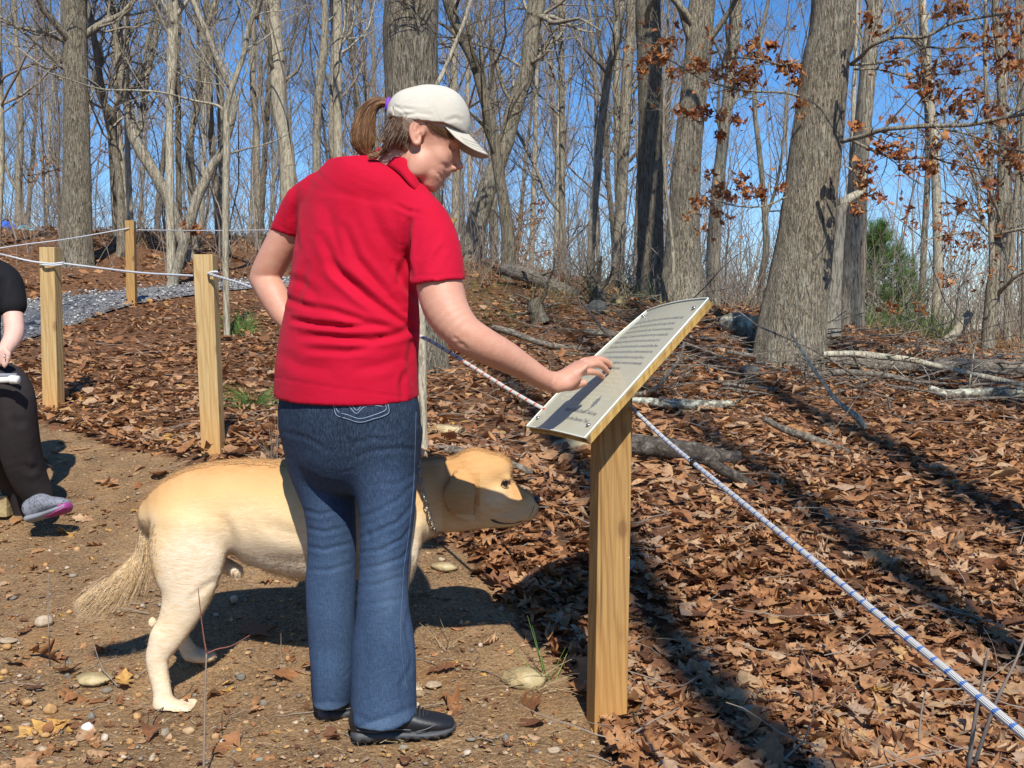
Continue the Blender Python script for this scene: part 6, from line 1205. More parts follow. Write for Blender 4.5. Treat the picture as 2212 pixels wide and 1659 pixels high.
def post(name, label, base_uv, top_v, d, w, yaw, mat, lean=0.0, group=None, top_u=None):
    b = P(*base_uv, d); b[2] = hz1(b[0], b[1]) - 0.06; zt = P(base_uv[0], top_v, d)[2]; H = zt - b[2]
    c, s = math.cos(yaw), math.sin(yaw); ax = np.array([[c, s, 0], [-s, c, 0], [lean, 0, 1.0]]); nz = 24; V = []; r2 = np.random.default_rng(int(abs(b[0]) * 1000))
    for i in range(nz + 1):
        z = H * i / nz
        for (x, y) in ((-1, -1), (0, -1), (1, -1), (1, 0), (1, 1), (0, 1), (-1, 1), (-1, 0)): V.append(V3(x * w / 2 + lean * z, y * w / 2, z) if False else ax[0] * x * w / 2 + ax[1] * y * w / 2 + ax[2] * z)
    V = np.array(V) + b; q = []
    for i in range(nz):
        for k in range(8): a = i * 8 + k; b2 = i * 8 + (k + 1) % 8; q.append([a, b2, b2 + 8, a + 8])
    t = nz * 8; q += [[t, t + 1, t + 2, t + 3], [t + 3, t + 4, t + 5, t + 6], [t, t + 3, t + 6, t + 7]]
    me = mesh_np(name, V - b, q, None, False); o = bpy.data.objects.new(name, me); COL.objects.link(o); me.materials.append(mat); o.location = b; bevel(o, 0.003, 2)
    return tag(o, label, 'post', group), ax, b, H
GP = 'wooden posts of the rope fence'
p2, ax2, b2, H2 = post('fence_post', 'pale wooden post close behind the dog, with knots and a long check down its face', (462, 980), 551, 4.9, 0.089, R(0.5) - R(0), TIMBER, lean=-0.028, group=GP)
p1, ax1, b1, H1 = post('fence_post', 'left wooden post in front of the gravel path, grooved grey side, orange foot', (116, 881), 535, 6.1, 0.089, R(-3), TIMBER, lean=0.0, group=GP)
p3, ax3, b3, H3 = post('fence_post', 'small far wooden post beyond the path at the foot of the slope', (285, 661), 477, 11.0, 0.089, R(4), TIMBER2, lean=0.0, group=GP)
rope('rope', 'grey rope running from the left post out of the picture', [P(-420, 440, 5.0), P(-200, 505, 5.5), P(0, 549, 5.95), P(60, 563, 6.02), P(94, 568, 6.04)], 0.0052, ROPEG)
rope('rope', 'grey rope sagging between the left post and the post behind the dog', [P(136, 569, 6.06), P(200, 577, 5.9), P(300, 589, 5.5), P(380, 594, 5.15), P(419, 596, 4.95)], 0.0055, ROPEG)
mb = MB(); 
for dz in (0, -0.010): tube_to(mb, [P(92, 568, 6.10) + V3(0, 0, dz), P(91.5, 568, 6.03) + V3(0, 0, dz), P(113, 569.5, 6.03) + V3(0, 0, dz), P(125, 568.5, 6.03) + V3(0, 0, dz), P(136, 567, 6.05) + V3(0, 0, dz), P(137, 567, 6.13) + V3(0, 0, dz)], 0.0052, 8, 30)
tag(mb.build('rope_loop', ROPEG), 'loop of grey rope tied round the left post', 'rope', 'rope knots')
r_ = rope('rope', 'blue flecked rope leaving the post behind the dog and passing behind the elbow', [P(452, 592, 4.83), P(480, 600, 4.75), P(520, 612, 4.6), P(548, 622, 4.5), P(650, 652, 4.1), P(700, 668, 3.9)], 0.0055, ROPEB)
mb = MB(); tube_to(mb, [P(451, 590, 4.90), P(450, 592, 4.83), P(455, 588, 4.82), P(468, 587, 4.82), P(468, 592, 4.83), P(452, 595, 4.83)], 0.005, 8, 24); tag(mb.build('rope_knot', ROPEG), 'knot of rope on the face of the post behind the dog', 'rope', 'rope knots')
rope('rope', 'thin grey rope rising to the small far post', [P(-300, 590, 9.5), P(0, 536, 10.3), P(140, 517, 10.7), P(279, 493, 10.95)], 0.0055, ROPEG)
rope('rope', 'thin grey rope running right from the small far post into the wood', [P(296, 497, 11.0), P(400, 498, 12), P(500, 498, 13), P(590, 497, 14), P(700, 497, 15)], 0.0065, ROPEG)
rope('rope', 'red flecked white rope running from behind the jeans to the sign post', [P(700, 668, 3.9), P(800, 690, 3.6), P(911, 728, 3.3), P(1000, 780, 3.15), P(1100, 842, 2.98), P(1175, 884, 2.88), P(1268, 930, 2.81), P(1290, 940, 2.80)], 0.0058, ROPER, pitch=0.034)
RB = [P(1345, 862, 2.80), P(1361, 878, 2.74), P(1440, 952, 2.50), P(1500, 1002, 2.28), P(1600, 1083, 1.98), P(1750, 1205, 1.66), P(1900, 1330, 1.44), P(2050, 1452, 1.28), P(2212, 1588, 1.15), P(2400, 1745, 1.03)]
rope('rope', 'blue flecked white rope running from the sign post to the lower right corner', RB, 0.0054, ROPEB, k=14, pitch=0.030)
m = M('black_twine', 0.6); m.col((0.012, 0.012, 0.014)); mb = MB(); cc = P(1500, 1002, 2.28); tg = norm(P(1520, 1018, 2.22) - cc); e1 = norm(np.cross(tg, V3(0, 0, 1))); e2 = np.cross(tg, e1)
for k in range(4): a = np.linspace(0, 6.4, 20); ring = cc + tg * (k - 1.5) * 0.004 + (np.cos(a)[:, None] * e1 + np.sin(a)[:, None] * e2) * 0.0072; v, q = tubes(ring, np.full((1, 20), 0.0022), 6); mb.add(v, q)
tube_to(mb, [cc + e1 * 0.006, cc + e1 * 0.012 + V3(.004, 0, 0.012), cc + V3(0.012, 0, 0.016)], 0.0016, 5, 8); tube_to(mb, [cc, cc + V3(-0.006, -0.004, 0.014), cc + V3(-0.014, -0.004, 0.010)], 0.0016, 5, 8)
tag(mb.build('twine_binding', m.m), 'black twine wound round the blue flecked rope beside the dark log', 'binding')

# ---------------------------------------------------------------- reading sign
sign = thing('reading_sign', 'slanted reading panel with printed text on a square wooden post, being touched', 'sign', (P(1309, 1592, 2.77)[0], 2.77, 0.0))
def sign_post():
    w = 0.089; yaw = R(10); c, s = math.cos(yaw), math.sin(yaw); X = V3(c, s, 0); Y = V3(-s, c, 0); b = V3(P(1309, 1592, 2.77)[0], 2.77, -0.08); nz = 40; V = []; q = []
    cT = b + V3(0.012, 0, 0)
    for i in range(nz + 1):
        for (x, y) in ((-1, -1), (0, -1), (1, -1), (1, 0), (1, 1), (0, 1), (-1, 1), (-1, 0)):
            p = b + X * x * w / 2 + Y * y * w / 2; sh = (p - V3(SNb[0], SNb[1], 0)); 
            # top follows the underside of the panel
            zt = SNb[2] - ((p[0] - SNb[0]) * SN[0] + (p[1] - SNb[1]) * SN[1]) / SN[2] - 0.030
            z = b[2] + (zt - b[2]) * i / nz; V.append(V3(p[0] + 0.012 * i / nz, p[1], z))
    for i in range(nz):
        for k in range(8): a = i * 8 + k; b2_ = i * 8 + (k + 1) % 8; q.append([a, b2_, b2_ + 8, a + 8])
    t = nz * 8; q += [[t, t + 1, t + 2, t + 3], [t + 3, t + 4, t + 5, t + 6], [t, t + 3, t + 6, t + 7]]
    o = part('post', V, q, TIMBER2, sign, smooth=False); bevel(o, 0.003, 2)
sign_post()
def slab(name, h0, h1, mat, inset=0.0, n=14, parent=sign):
    V = []; S = np.linspace(inset, 1 - inset, n); T_ = np.linspace(inset, 1 - inset, n)
    for h in (h0, h1): V += [SB(s, t, h) for s in S for t in T_]
    I = np.arange(n * n).reshape(n, n); N_ = n * n; q = [np.stack([I[:-1, :-1], I[:-1, 1:], I[1:, 1:], I[1:, :-1]], -1).reshape(-1, 4), np.stack([I[:-1, :-1], I[1:, :-1], I[1:, 1:], I[:-1, 1:]], -1).reshape(-1, 4) + N_]
    for a in (I[0], I[-1], I[:, 0], I[:, -1]): q.append(np.stack([a[:-1], a[1:], a[1:] + N_, a[:-1] + N_], 1))
    return part(name, np.array(V), np.concatenate(q), mat, parent, smooth=False)
slab('plywood_board', -0.024, -0.0145, PLY); slab('plywood_board', -0.0138, -0.0062, PLY, 0.004)
m = M('sign_print', 0.22, 0.5); m.col(m.mix(m.noise(None, 8, 3), (0.40, 0.38, 0.27), (0.50, 0.475, 0.35))); m.b.inputs['Coat Weight'].default_value = 0.25; m.b.inputs['Coat Roughness'].default_value = 0.12; slab('printed_sheet', -0.006, -0.0032, m.m, 0.002)
m = M('clear_sheet_edge', 0.25, 0.5); m.col((0.70, 0.74, 0.62)); 
mb = MB()
for a, b in (((0, 0), (0, 1)), ((0, 0), (1, 0)), ((1, 0), (1, 1)), ((0, 1), (1, 1))):
    ps = np.array([SB(a[0] + (b[0] - a[0]) * t, a[1] + (b[1] - a[1]) * t, -0.0012) for t in np.linspace(0, 1, 16)]); v, q = tubes(ps, np.full((1, 16), 0.0024), 4); mb.add(v, q)
mb.build('clear_edge', m.m, sign)
m = M('bolt_steel', 0.35); m.b.inputs['Metallic'].default_value = 1; m.col((0.45, 0.45, 0.47)); BOLT = m.m
for s_, t_ in ((0.09, 0.08), (0.08, 0.93), (0.93, 0.07), (0.9, 0.93)):
    mb = MB(); v, q = sphere(SB(s_, t_, -0.001), 0.0065, sc=(1, 1, 0.6)); mb.add(v, q); mb.build('bolt', BOLT, sign)
mb = MB(); v, q = sphere(P(1277, 945, 2.70), 0.004); mb.add(v, q); mb.build('nail', BOLT, sign)
mb = MB(); tube_to(mb, [SB(0.50, 0.55, -0.036) + V3(0.04, -0.02, -0.02), SB(0.50, 0.60, -0.034) + V3(0.05, 0.0, -0.02)], 0.014, 8); 
m = M('sign_ink', 0.6); m.col((0.17, 0.175, 0.18)); INK = m.m
def text_on_sign(txt, s0, s1, t0, h, name, italic=False):
    """a line of print across the panel from s0 (far, left for the reader) to s1 (near), t0 = baseline, h = letter height in t"""
    cu = bpy.data.curves.new(name, 'FONT'); cu.body = txt; cu.size = 1.0; cu.resolution_u = 2; cu.shear = 0.25 if italic else 0; o = bpy.data.objects.new(name, cu); COL.objects.link(o); bpy.context.view_layer.update()
    me = o.to_mesh(); v = np.empty(len(me.vertices) * 3, np.float32); me.vertices.foreach_get('co', v); v = v.reshape(-1, 3); me.calc_loop_triangles(); tr = np.empty(len(me.loop_triangles) * 3, np.int32); me.loop_triangles.foreach_get('vertices', tr); tr = tr.reshape(-1, 3).copy(); v = v.copy()
    o.to_mesh_clear(); bpy.data.objects.remove(o); bpy.data.curves.remove(cu)
    w = v[:, 0].max(); V = np.array([SB(s0 + (s1 - s0) * x / w, t0 + y * h, -0.0024) for x, y, _ in v])
    return V, tr
lines = ['more tranquil forests. Noise pollution can make it hard for us and animals to hear', 'what is around us. The crickets, songbirds and frogs add to the songs of the forest.', 'Listen closely for the calls of woodland birds at dawn. The commonest bird you may hear is', 'the Chickadee. The repeated calls and whistles are the song of a summer bird.', 'Woodpeckers: a drumming, rapid sound from inside the wood. Also listen for the', 'Tufted Titmouse. The sound varies from a high to a low pitch like Peter Peter', 'in a row. Barred Owl: its call is who-cooks-for-you. Another common bird is the', 'Whip-poor-will. The gentle breeze carries the leaves in the spring. We can', 'also listen to rustling trees, squirrels or insects and scampering.', 'Rest for a while and enjoy the sounds of the forest.']
mb = MB()
for k, ln in enumerate(lines): V, tr = text_on_sign(ln, 0.90 - 0.0 * k, 0.12 + (0.25 if k == 9 else 0.05 * (k % 3 == 1)), 0.855 - 0.043 * k, 0.030, 'lettering'); mb.add(V, None, tr)
o = mb.build('lettering', INK, sign, smooth=False); o['kind'] = 'stuff'
mb = MB()
for ln, t_, a, b in (('Sensory Woods Braille Trail Loop', 0.145, 0.62, 0.12), ('at the Dawson Trail', 0.09, 0.46, 0.14)): V, tr = text_on_sign(ln, a, b, t_, 0.036, 'footer', True); mb.add(V, None, tr)
o = mb.build('footer_lettering', INK, sign, smooth=False); o['kind'] = 'stuff'
lf = np.array([(0, 0), (.18, .16), (.30, .2), (.26, .36), (.42, .44), (.30, .56), (.34, .76), (.16, .84), (0, 1.1), (-.16, .84), (-.34, .76), (-.30, .56), (-.42, .44), (-.26, .36), (-.30, .2), (-.18, .16)]); V = [SB(0.27 - x * 0.075, 0.185 + y * 0.085, -0.0024) for x, y in lf] + [SB(0.27, 0.225, -0.0024)]
part('leaf_emblem', V, None, INK, sign, [[i, (i + 1) % 16, 16] for i in range(16)], False)
mb = MB(); tube_to(mb, [SB(0.27, 0.19, -0.0024), SB(0.285, 0.165, -0.0024), SB(0.30, 0.15, -0.0024)], 0.0008, 5, 6); mb.build('leaf_stalk', INK, sign)
mb = MB(); r2 = np.random.default_rng(3)     # raised dots under the print
for row in range(7):
    for c_ in range(46):
        for a in range(2):
            for b in range(3):
                if r2.random() < 0.42:
                    v, q = sphere(SB(0.88 - c_ * 0.0165 - a * 0.0062, 0.42 - row * 0.031 - b * 0.0055, -0.0032), 0.0009, 5, 3); mb.add(v, q)
o = mb.build('braille_dots', BOLT if False else m.m, sign); o.data.materials[0] = bpy.data.materials['sign_print']; o['kind'] = 'stuff'
# second sign, mostly hidden behind the woman
sg2 = thing('reading_sign', 'second reading sign further up the trail, only its corner showing past the red sleeve', 'sign', (P(955, 640, 9.5)[0], 9.5, hz1(P(955, 640, 9.5)[0], 9.5)))
c = P(955, 480, 9.5); v, q = box_v(c, (0.14, 0.10, 0.008), [[0.86, 0, 0.05], [0.1, 0.95, 0.35], [0, -0.35, 0.93]]); part('board', v, q, PLY, sg2, smooth=False)
zb = hz1(c[0], 9.5); v, q = box_v(V3(c[0], 9.5, (c[2] + zb) / 2 - 0.02), (0.045, 0.045, (c[2] - zb) / 2 - 0.01)); part('post', v, q, TIMBER, sg2, smooth=False)

# ---------------------------------------------------------------- logs, stones, sticks
def log(name, label, pts, d, mat, k=16, knots=2, group='fallen logs and boughs', cat='log', seed=1, ground_=True, twigs=0, lift=0.3, cap=True):
    """pts rows (u, v, width[, extra distance]); v is ignored when the log lies on the ground at d"""
    r2 = np.random.default_rng(seed); W_ = []; R_ = []
    for q_ in pts:
        dd = d + (q_[3] if len(q_) > 3 else 0); p = P(q_[0], q_[1], dd); r = px(q_[2], dd) / 2
        W_.append(p); R_.append(r)
    pr = spline(np.hstack([np.array(W_), np.array(R_)[:, None]]), 44); p, r = pr[:, :3], pr[:, 3]; 
    v, q = tubes(p, r, k); V = v.reshape(44, k, 3); s = 1 + 0.22 * fbm(V * np.array([9, 9, 14]) + seed, 3, seed) + 0.12 * fbm(V * 40, 2, seed); V = p[:, None] + (V - p[:, None]) * s[..., None]
    root = thing(name, label, cat, p[0], group); mb = MB(); mb.add(V.reshape(-1, 3), q)
    for e, sg in ((0, -1), (43, 1)):
        c = p[e] + (p[e] - p[e - sg]) * 0.0; ring = V[e]; inner = c + (ring - c) * 0.55 - sg * norm(p[43] - p[42]) * 0.0; vv = np.concatenate([ring, inner, [c - sg * norm(p[e] - p[e - sg]) * r[e] * 0.5 * sg * sg]]); i_ = np.arange(k)
        mb.add(vv, np.stack([i_, (i_ + 1) % k, (i_ + 1) % k + k, i_ + k], 1), np.stack([i_ + k, (i_ + 1) % k + k, np.full(k, 2 * k)], 1))
    mb.build('trunk', mat, root)
    if twigs:
        b, rb = grow(p[None], r[None], twigs, r2, 0.1, 1, 0.5, 0.9, 0.1, 0.2, 6, 0.3, 0.002); v, q = tubes(b, rb, 4); cm = MB(); cm.add(v, q); c, rc = grow(b, rb, twigs * 3, r2, 0.2, 1, 0.25, 0.9, 0.1, 0.2, 5, 0.5, 0.0015); v, q = tubes(c, rc, 3); cm.add(v, q); cm.build('branches', mat, root)
    return root
m = M('dead_wood_dark', 0.9, 0.15); c = m.map((14, 14, 14)); n_ = m.noise(c, 2, 6, 0.7, 0.8); m.col(m.ramp(n_, [(0.3, (0.018, 0.015, 0.013)), (0.52, (0.09, 0.075, 0.06)), (0.72, (0.27, 0.24, 0.20))])); m.bump(n_, 1.0, 0.02); DEADD = m.m
def gd(u, v): return G(u, v)[1]
log('fallen_log', 'dark rotten log end with a hole, lying behind the sign post', [(1330, 950, 40), (1362, 958, 44), (1420, 965, 46), (1500, 976, 44), (1560, 988, 38), (1598, 990, 34)], gd(1450, 1010), DEADD, seed=1)
log('fallen_log', 'grey weathered pole continuing down right from the dark log', [(1520, 990, 26), (1570, 1020, 24), (1630, 1052, 22), (1698, 1085, 20)], gd(1600, 1060), DEADD, seed=2)
log('fallen_log', 'lichen-covered pale log lying level behind the sign post', [(1362, 866, 18), (1450, 872, 22), (1540, 876, 22), (1586, 872, 14)], gd(1480, 888), LICHEN, seed=3)
log('fallen_log', 'big grey fallen trunk lying right of the largest trunk', [(1790, 782, 26), (1880, 788, 28), (1990, 792, 28), (2090, 790, 30), (2240, 800, 34)], gd(1950, 812), DEAD, seed=4, twigs=16)
log('fallen_bough', 'pale barkless bough resting across the big fallen trunk', [(1778, 765, 12, -.3), (1840, 764, 14, -.3), (1900, 770, 15, -.3), (1960, 776, 13, -.35), (2020, 790, 12, -.4), (2100, 808, 12, -.5), (2212, 832, 12, -.7)], gd(1950, 812), BARK_PALE, seed=5, twigs=14)
log('fallen_bough', 'pale forked bough lying in leaves at the right edge', [(2008, 838, 14), (2041, 852, 22), (2100, 850, 24), (2160, 848, 24), (2230, 852, 22)], gd(2100, 868), LICHEN, seed=6, twigs=14)
log('fallen_bough', 'smooth curved branch lying below the largest trunk', [(1740, 812, 10), (1800, 806, 13), (1860, 806, 14), (1920, 812, 13), (1962, 822, 10)], gd(1850, 830), DEAD, seed=7, twigs=8)
log('broken_trunk', 'broken pale trunk leaning up to the right beyond the big fallen trunk', [(1998, 772, 22), (2030, 750, 24), (2062, 722, 22), (2096, 675, 18)], 12.5, BARK_PALE, seed=8)
log('fallen_bough', 'mossy branch on the slope right of the elbow', [(1062, 706, 12), (1110, 720, 14), (1160, 738, 14), (1200, 748, 13), (1255, 752, 9), (1300, 764, 6)], gd(1160, 756), DEAD, seed=9, twigs=6)
log('fallen_bough', 'short sawn branch lying above the sign edge', [(1262, 716, 15), (1290, 719, 15), (1330, 722, 14)], gd(1290, 732), DEAD, seed=10)
log('fallen_log', 'mossy rotting trunk along the ridge between the crossing trunks and the brambles', [(1082, 580, 26), (1120, 590, 30), (1160, 602, 32), (1200, 620, 32), (1248, 640, 26)], gd(1160, 625), DEAD, seed=11, twigs=12)
log('leaning_stick', 'straight pale stick leaning up towards the largest trunk', [(1708, 720, 5, .6), (1740, 770, 7, .4), (1775, 822, 8, .2), (1808, 866, 11, 0), (1850, 900, 13, -.1), (1868, 925, 14, -.1)], gd(1868, 930), BARK_PALE, seed=12, cat='stick')
log('fallen_bough', 'twisting bare branch behind the right side of the sign', [(1478, 740, 6), (1470, 770, 7), (1450, 800, 9), (1420, 836, 10), (1390, 850, 11), (1345, 855, 9)], gd(1400, 862), DEAD, seed=13, twigs=8)
log('fallen_bough', 'brown branch half buried in leaves right of the rope', [(1650, 905, 14), (1700, 930, 16), (1760, 950, 16), (1830, 975, 14), (1890, 1010, 20), (1950, 1032, 12)], gd(1800, 975), DEAD, seed=14, twigs=4)
log('fallen_bough', 'weathered split branch lying just beyond the dog head', [(918, 968, 12), (970, 972, 20), (1030, 985, 22), (1090, 1000, 20), (1150, 1022, 14)], gd(1050, 1010), DEAD, seed=15)
log('root_snag', 'dark upright root snag in the brambles below the ridge', [(1292, 655, 34), (1285, 630, 30), (1276, 605, 20), (1268, 592, 8)], gd(1290, 660), BARK_DARK, seed=16, twigs=18, cat='snag')
log('tree_stump', 'dark rotten stump on the slope right of the red sleeve', [(1168, 700, 46), (1160, 680, 38), (1156, 660, 34), (1150, 646, 22)], gd(1165, 700), BARK_DARK, seed=17, twigs=6, cat='stump')
log('fallen_bough', 'thin crooked branch standing out of the leaves above the sign', [(1255, 650, 5), (1285, 690, 6), (1310, 720, 7), (1345, 760, 7)], gd(1300, 765), DEAD, seed=18, twigs=4)
log('fallen_bough', 'mossy stick lying among the leaves beyond the sign top', [(1570, 760, 9), (1620, 768, 10), (1680, 776, 9), (1740, 790, 8)], gd(1640, 785), DEAD, seed=19, twigs=10)
log('fallen_bough', 'tangle of grey sticks below the foot of the largest trunk', [(1560, 830, 8), (1640, 838, 9), (1700, 845, 9), (1768, 838, 8)], gd(1660, 850), DEAD, seed=20, twigs=22)
def stone(name, label, u, v, w, h, mat, seed=1, d=None, group=None, cat='stone', parent=None, flat=1.0):
    c = G(u, v + h * 0.4) if d is None else P(u, v, d); dd = c[1]; rw = px(w, dd) / 2; rh = px(h, dd) / 2
    r2 = np.random.default_rng(seed); vv, q = sphere((0, 0, 0), 1.0, 18, 12); pl = norm(r2.normal(size=(9, 3))); 
    f = np.min(np.stack([0.82 / np.maximum(vv @ n_, 0.05) for n_ in pl] + [np.ones(len(vv)) * 1.05]), 0); vv = vv * np.minimum(f, 1.05)[:, None] * (1 + 0.06 * fbm(vv * 3 + seed, 3, seed))[:, None]
    vv = vv * np.array([rw, rw * 0.8 * flat, rh * 1.15]); me = mesh_np(name, vv, q); o = bpy.data.objects.new(name, me); COL.objects.link(o); me.materials.append(mat); o.location = c + V3(0, 0, rh * 0.55); attr(me, 'tint', np.full(len(vv), r2.random()))
    o.rotation_euler = (0, 0, r2.uniform(0, 3)) if w < 40 else (0, 0, 0)
    return tag(o, label, cat, group)
m = M('mossy_rock', 0.9, 0.2); n_ = m.noise(None, 14, 6, 0.65); m.col(m.ramp(n_, [(0.32, (0.06, 0.055, 0.045)), (0.5, (0.22, 0.21, 0.15)), (0.62, (0.42, 0.43, 0.36)), (0.72, (0.55, 0.56, 0.5))])); m.bump(n_, 0.8, 0.03); ROCK = m.m
m = M('yellow_rock', 0.9, 0.2); n_ = m.noise(None, 12, 5, 0.6); m.col(m.ramp(n_, [(0.3, (0.20, 0.14, 0.07)), (0.55, (0.42, 0.33, 0.17)), (0.75, (0.56, 0.48, 0.30))])); m.bump(n_, 0.7, 0.02); YROCK = m.m
m = M('dark_rock', 0.9, 0.2); n_ = m.noise(None, 12, 5, 0.6); m.col(m.ramp(n_, [(0.3, (0.03, 0.03, 0.03)), (0.7, (0.12, 0.12, 0.11))])); m.bump(n_, 0.7, 0.02); DROCK = m.m
stone('boulder', 'lichen-spotted pale boulder left of the largest trunk', 1592, 698, 80, 54, ROCK, 3)
stone('boulder', 'tan rock behind the lichen-spotted boulder', 1634, 696, 44, 40, YROCK, 4)
stone('boulder', 'dark rounded boulder under the root snag', 1289, 664, 42, 34, DROCK, 5)
stone('boulder', 'flat greenish slab tilted beside the dark boulder', 1340, 652, 30, 24, YROCK, 6)
stone('boulder', 'grey stone in the shade below the foot of the largest trunk', 1620, 800, 50, 26, DROCK, 7)
stone('flat_stone', 'yellow flat stone beside the slim trunk behind the dog', 962, 928, 94, 26, YROCK, 8)
stone('flat_stone', 'yellow stone in leaves left of the sign post', 1232, 960, 80, 26, YROCK, 9)
stone('flat_stone', 'flat tan slab half in the sign shadow beside the sign post', 1130, 1462, 96, 40, YROCK, 10, flat=1.2)
stone('flat_stone', 'tan slab in the dirt below the shadow of the tail', 205, 1463, 84, 22, YROCK, 11)
stone('flat_stone', 'ochre slab in the dirt beyond the dog chest', 960, 1222, 60, 16, YROCK, 12)
stone('white_stone', 'bright white quartz lump in the dirt at lower left', 190, 1571, 30, 24, M('quartz', 0.5).m, 13)
_q = bpy.data.materials['quartz'].node_tree.nodes['Principled BSDF'].inputs['Base Color']; _q.default_value = (0.78, 0.70, 0.68, 1)
# stones of the trail that can be told apart
r2 = np.random.default_rng(41)
spots_ = [(109, 1528, 30, 22), (198, 1545, 22, 18), (60, 1515, 26, 12), (14, 1395, 26, 12), (18, 1382, 40, 10), (505, 1292, 18, 16), (98, 1220, 14, 10), (232, 1490, 24, 12), (570, 1518, 18, 16), (356, 1580, 26, 18), (296, 1545, 24, 14), (407, 1577, 28, 16), (640, 1560, 14, 8), (95, 1340, 38, 24), (30, 1510, 14, 10), (55, 1565, 22, 10), (160, 1604, 22, 12), (215, 1400, 16, 12), (240, 1300, 14, 10), (330, 1415, 14, 8), (700, 1600, 14, 10), (520, 1460, 26, 14), (10, 1450, 20, 12), (150, 1320, 18, 8), (610, 1440, 16, 8), (935, 1478, 40, 12), (905, 1496, 30, 12), (1010, 1620, 14, 6), (30, 1290, 22, 10), (480, 1600, 16, 9), (560, 1640, 20, 10), (260, 1640, 18, 9), (60, 1640, 20, 12), (420, 1500, 14, 8), (600, 1490, 12, 7), (300, 1500, 18, 10), (148, 1430, 18, 10), (390, 1620, 14, 8), (760, 1642, 16, 8), (86, 1450, 14, 8), (340, 1640, 14, 10), (280, 1600, 20, 12), (130, 1580, 16, 10), (1160, 1622, 14, 10), (1210, 1600, 16, 12), (1240, 1560, 18, 12), (1190, 1560, 14, 8)]
for i, (u, v, w, h) in enumerate(spots_):
    wh = 'right of the shoes' if u > 880 else 'between dog paw and jeans' if u > 460 else 'left of the sapling shoot, near the bottom edge' if v > 1550 else 'left of the dog paw' if v > 1460 else 'near the big oak leaf' if v > 1380 else 'under the dog tail'
    lb = '%s stone lying in the dirt %s' % ('flat' if h < w * 0.55 else 'rounded', wh); stone('trail_stone', lb, u, v, w, h, PEB, 60 + i, group=lb)
# pebbles, straw, needles and twigs: the uncountable rest
def ico_scatter(n, x, y, r, mat, name, label, rr_, sink=0.3, tint=None):
    vv, q = sphere((0, 0, 0), 1.0, 6, 4); z = hz(x, y); S = rr_.uniform(0.6, 1.3, (n, 1, 3)) * r[:, None, None] * V3(1, 0.8, 0.55); a = rr_.uniform(0, 6.28, n); X = vv[None] * S * (1 + rr_.normal(0, 0.13, (n, len(vv), 1)))
    c, s = np.cos(a)[:, None], np.sin(a)[:, None]; V = np.stack([X[..., 0] * c - X[..., 1] * s, X[..., 0] * s + X[..., 1] * c, X[..., 2]], -1) + np.stack([x, y, z + r * sink], 1)[:, None]
    Q_ = (q[None] + (np.arange(n) * len(vv))[:, None, None]).reshape(-1, 4); o = part(name, V.reshape(-1, 3), Q_, mat, None); attr(o.data, 'tint', np.repeat(rr_.random(n) if tint is None else tint, len(vv))); return tag(o, label, name.replace('_', ' '), kind='stuff')
def in_dirt(n, rr_, lo=1.9, hi=9.0):
    x, y = scatter(n, lo, hi, rr_, 1.0, 0.56); k = inpoly(x, y, DIRT); return x[k], y[k]
r2 = np.random.default_rng(42)
x, y = in_dirt(8500, r2); ico_scatter(len(x), x, y, np.clip(r2.lognormal(math.log(0.0042), 0.55, len(x)), 0.0015, 0.017), PEB, 'pebbles', 'ochre and grey pebbles scattered over the dirt trail', r2)
t0 = inpoly; a_ = r2.random(7000); b_ = r2.random(7000); ii_ = a_ * 59; i0 = ii_.astype(int).clip(0, 58); f_ = ii_ - i0; E0 = PE0[i0] * (1 - f_[:, None]) + PE0[i0 + 1] * f_[:, None]; E1 = PE1[i0] * (1 - f_[:, None]) + PE1[i0 + 1] * f_[:, None]; pp_ = E0 * (1 - b_[:, None]) + E1 * b_[:, None]
pp_ = pp_[:4500]; ico_scatter(4500, pp_[:, 0], pp_[:, 1], np.clip(r2.lognormal(math.log(0.009), 0.45, 4500), 0.004, 0.022), GRAV, 'gravel', 'grey crushed stone of the path', r2, sink=3.2)
def straw(n, x, y, L, r, mat, name, label, rr_, lift=0.004, tilt=0.12, m_=4, bend=0.25):
    a = rr_.uniform(0, 6.28, n); D = norm(np.stack([np.cos(a), np.sin(a), rr_.normal(0, tilt, n)], 1)); Pn = np.empty((n, m_, 3)); Pn[:, 0] = np.stack([x, y, hz(x, y) + lift + 0.012 * rr_.random(n)], 1)
    for k in range(1, m_): D = norm(D + rr_.normal(0, bend, (n, 3)) * V3(1, 1, 0.3)); Pn[:, k] = Pn[:, k - 1] + D * (L / (m_ - 1))[:, None]; Pn[:, k, 2] = np.maximum(Pn[:, k, 2], hz(Pn[:, k, 0], Pn[:, k, 1]) + 0.002)
    v, q = tubes(Pn, r[:, None] * np.linspace(1, 0.5, m_)[None], 3); o = part(name, v, q, mat, None); attr(o.data, 'tint', np.repeat(rr_.random(n), m_ * 3)); return tag(o, label, name.replace('_', ' '), kind='stuff')
x, y = in_dirt(20000, r2); n = len(x); straw(n, x, y, r2.uniform(0.006, 0.035, n), r2.uniform(0.0004, 0.0010, n), STRAW, 'straw_bits', 'dry pine needles and straw bits on the trail', r2)
x, y = in_dirt(420, r2); n = len(x); straw(n, x, y, r2.uniform(0.04, 0.20, n), r2.uniform(0.0008, 0.0026, n), TWIG, 'ground_twigs', 'thin dead twigs lying on the trail', r2, bend=0.3, m_=6)
x, y = scatter(800, 2.0, 14, r2, 1.0, 0.56); kq = ~inpoly(x, y, DIRT); x, y = x[kq], y[kq]; n = len(x); straw(n, x, y, r2.uniform(0.06, 0.40, n), r2.uniform(0.0010, 0.0030, n), TWIG, 'ground_twigs', 'dead twigs lying in the leaf carpet', r2, lift=0.05, bend=0.25, m_=6, tilt=0.25)
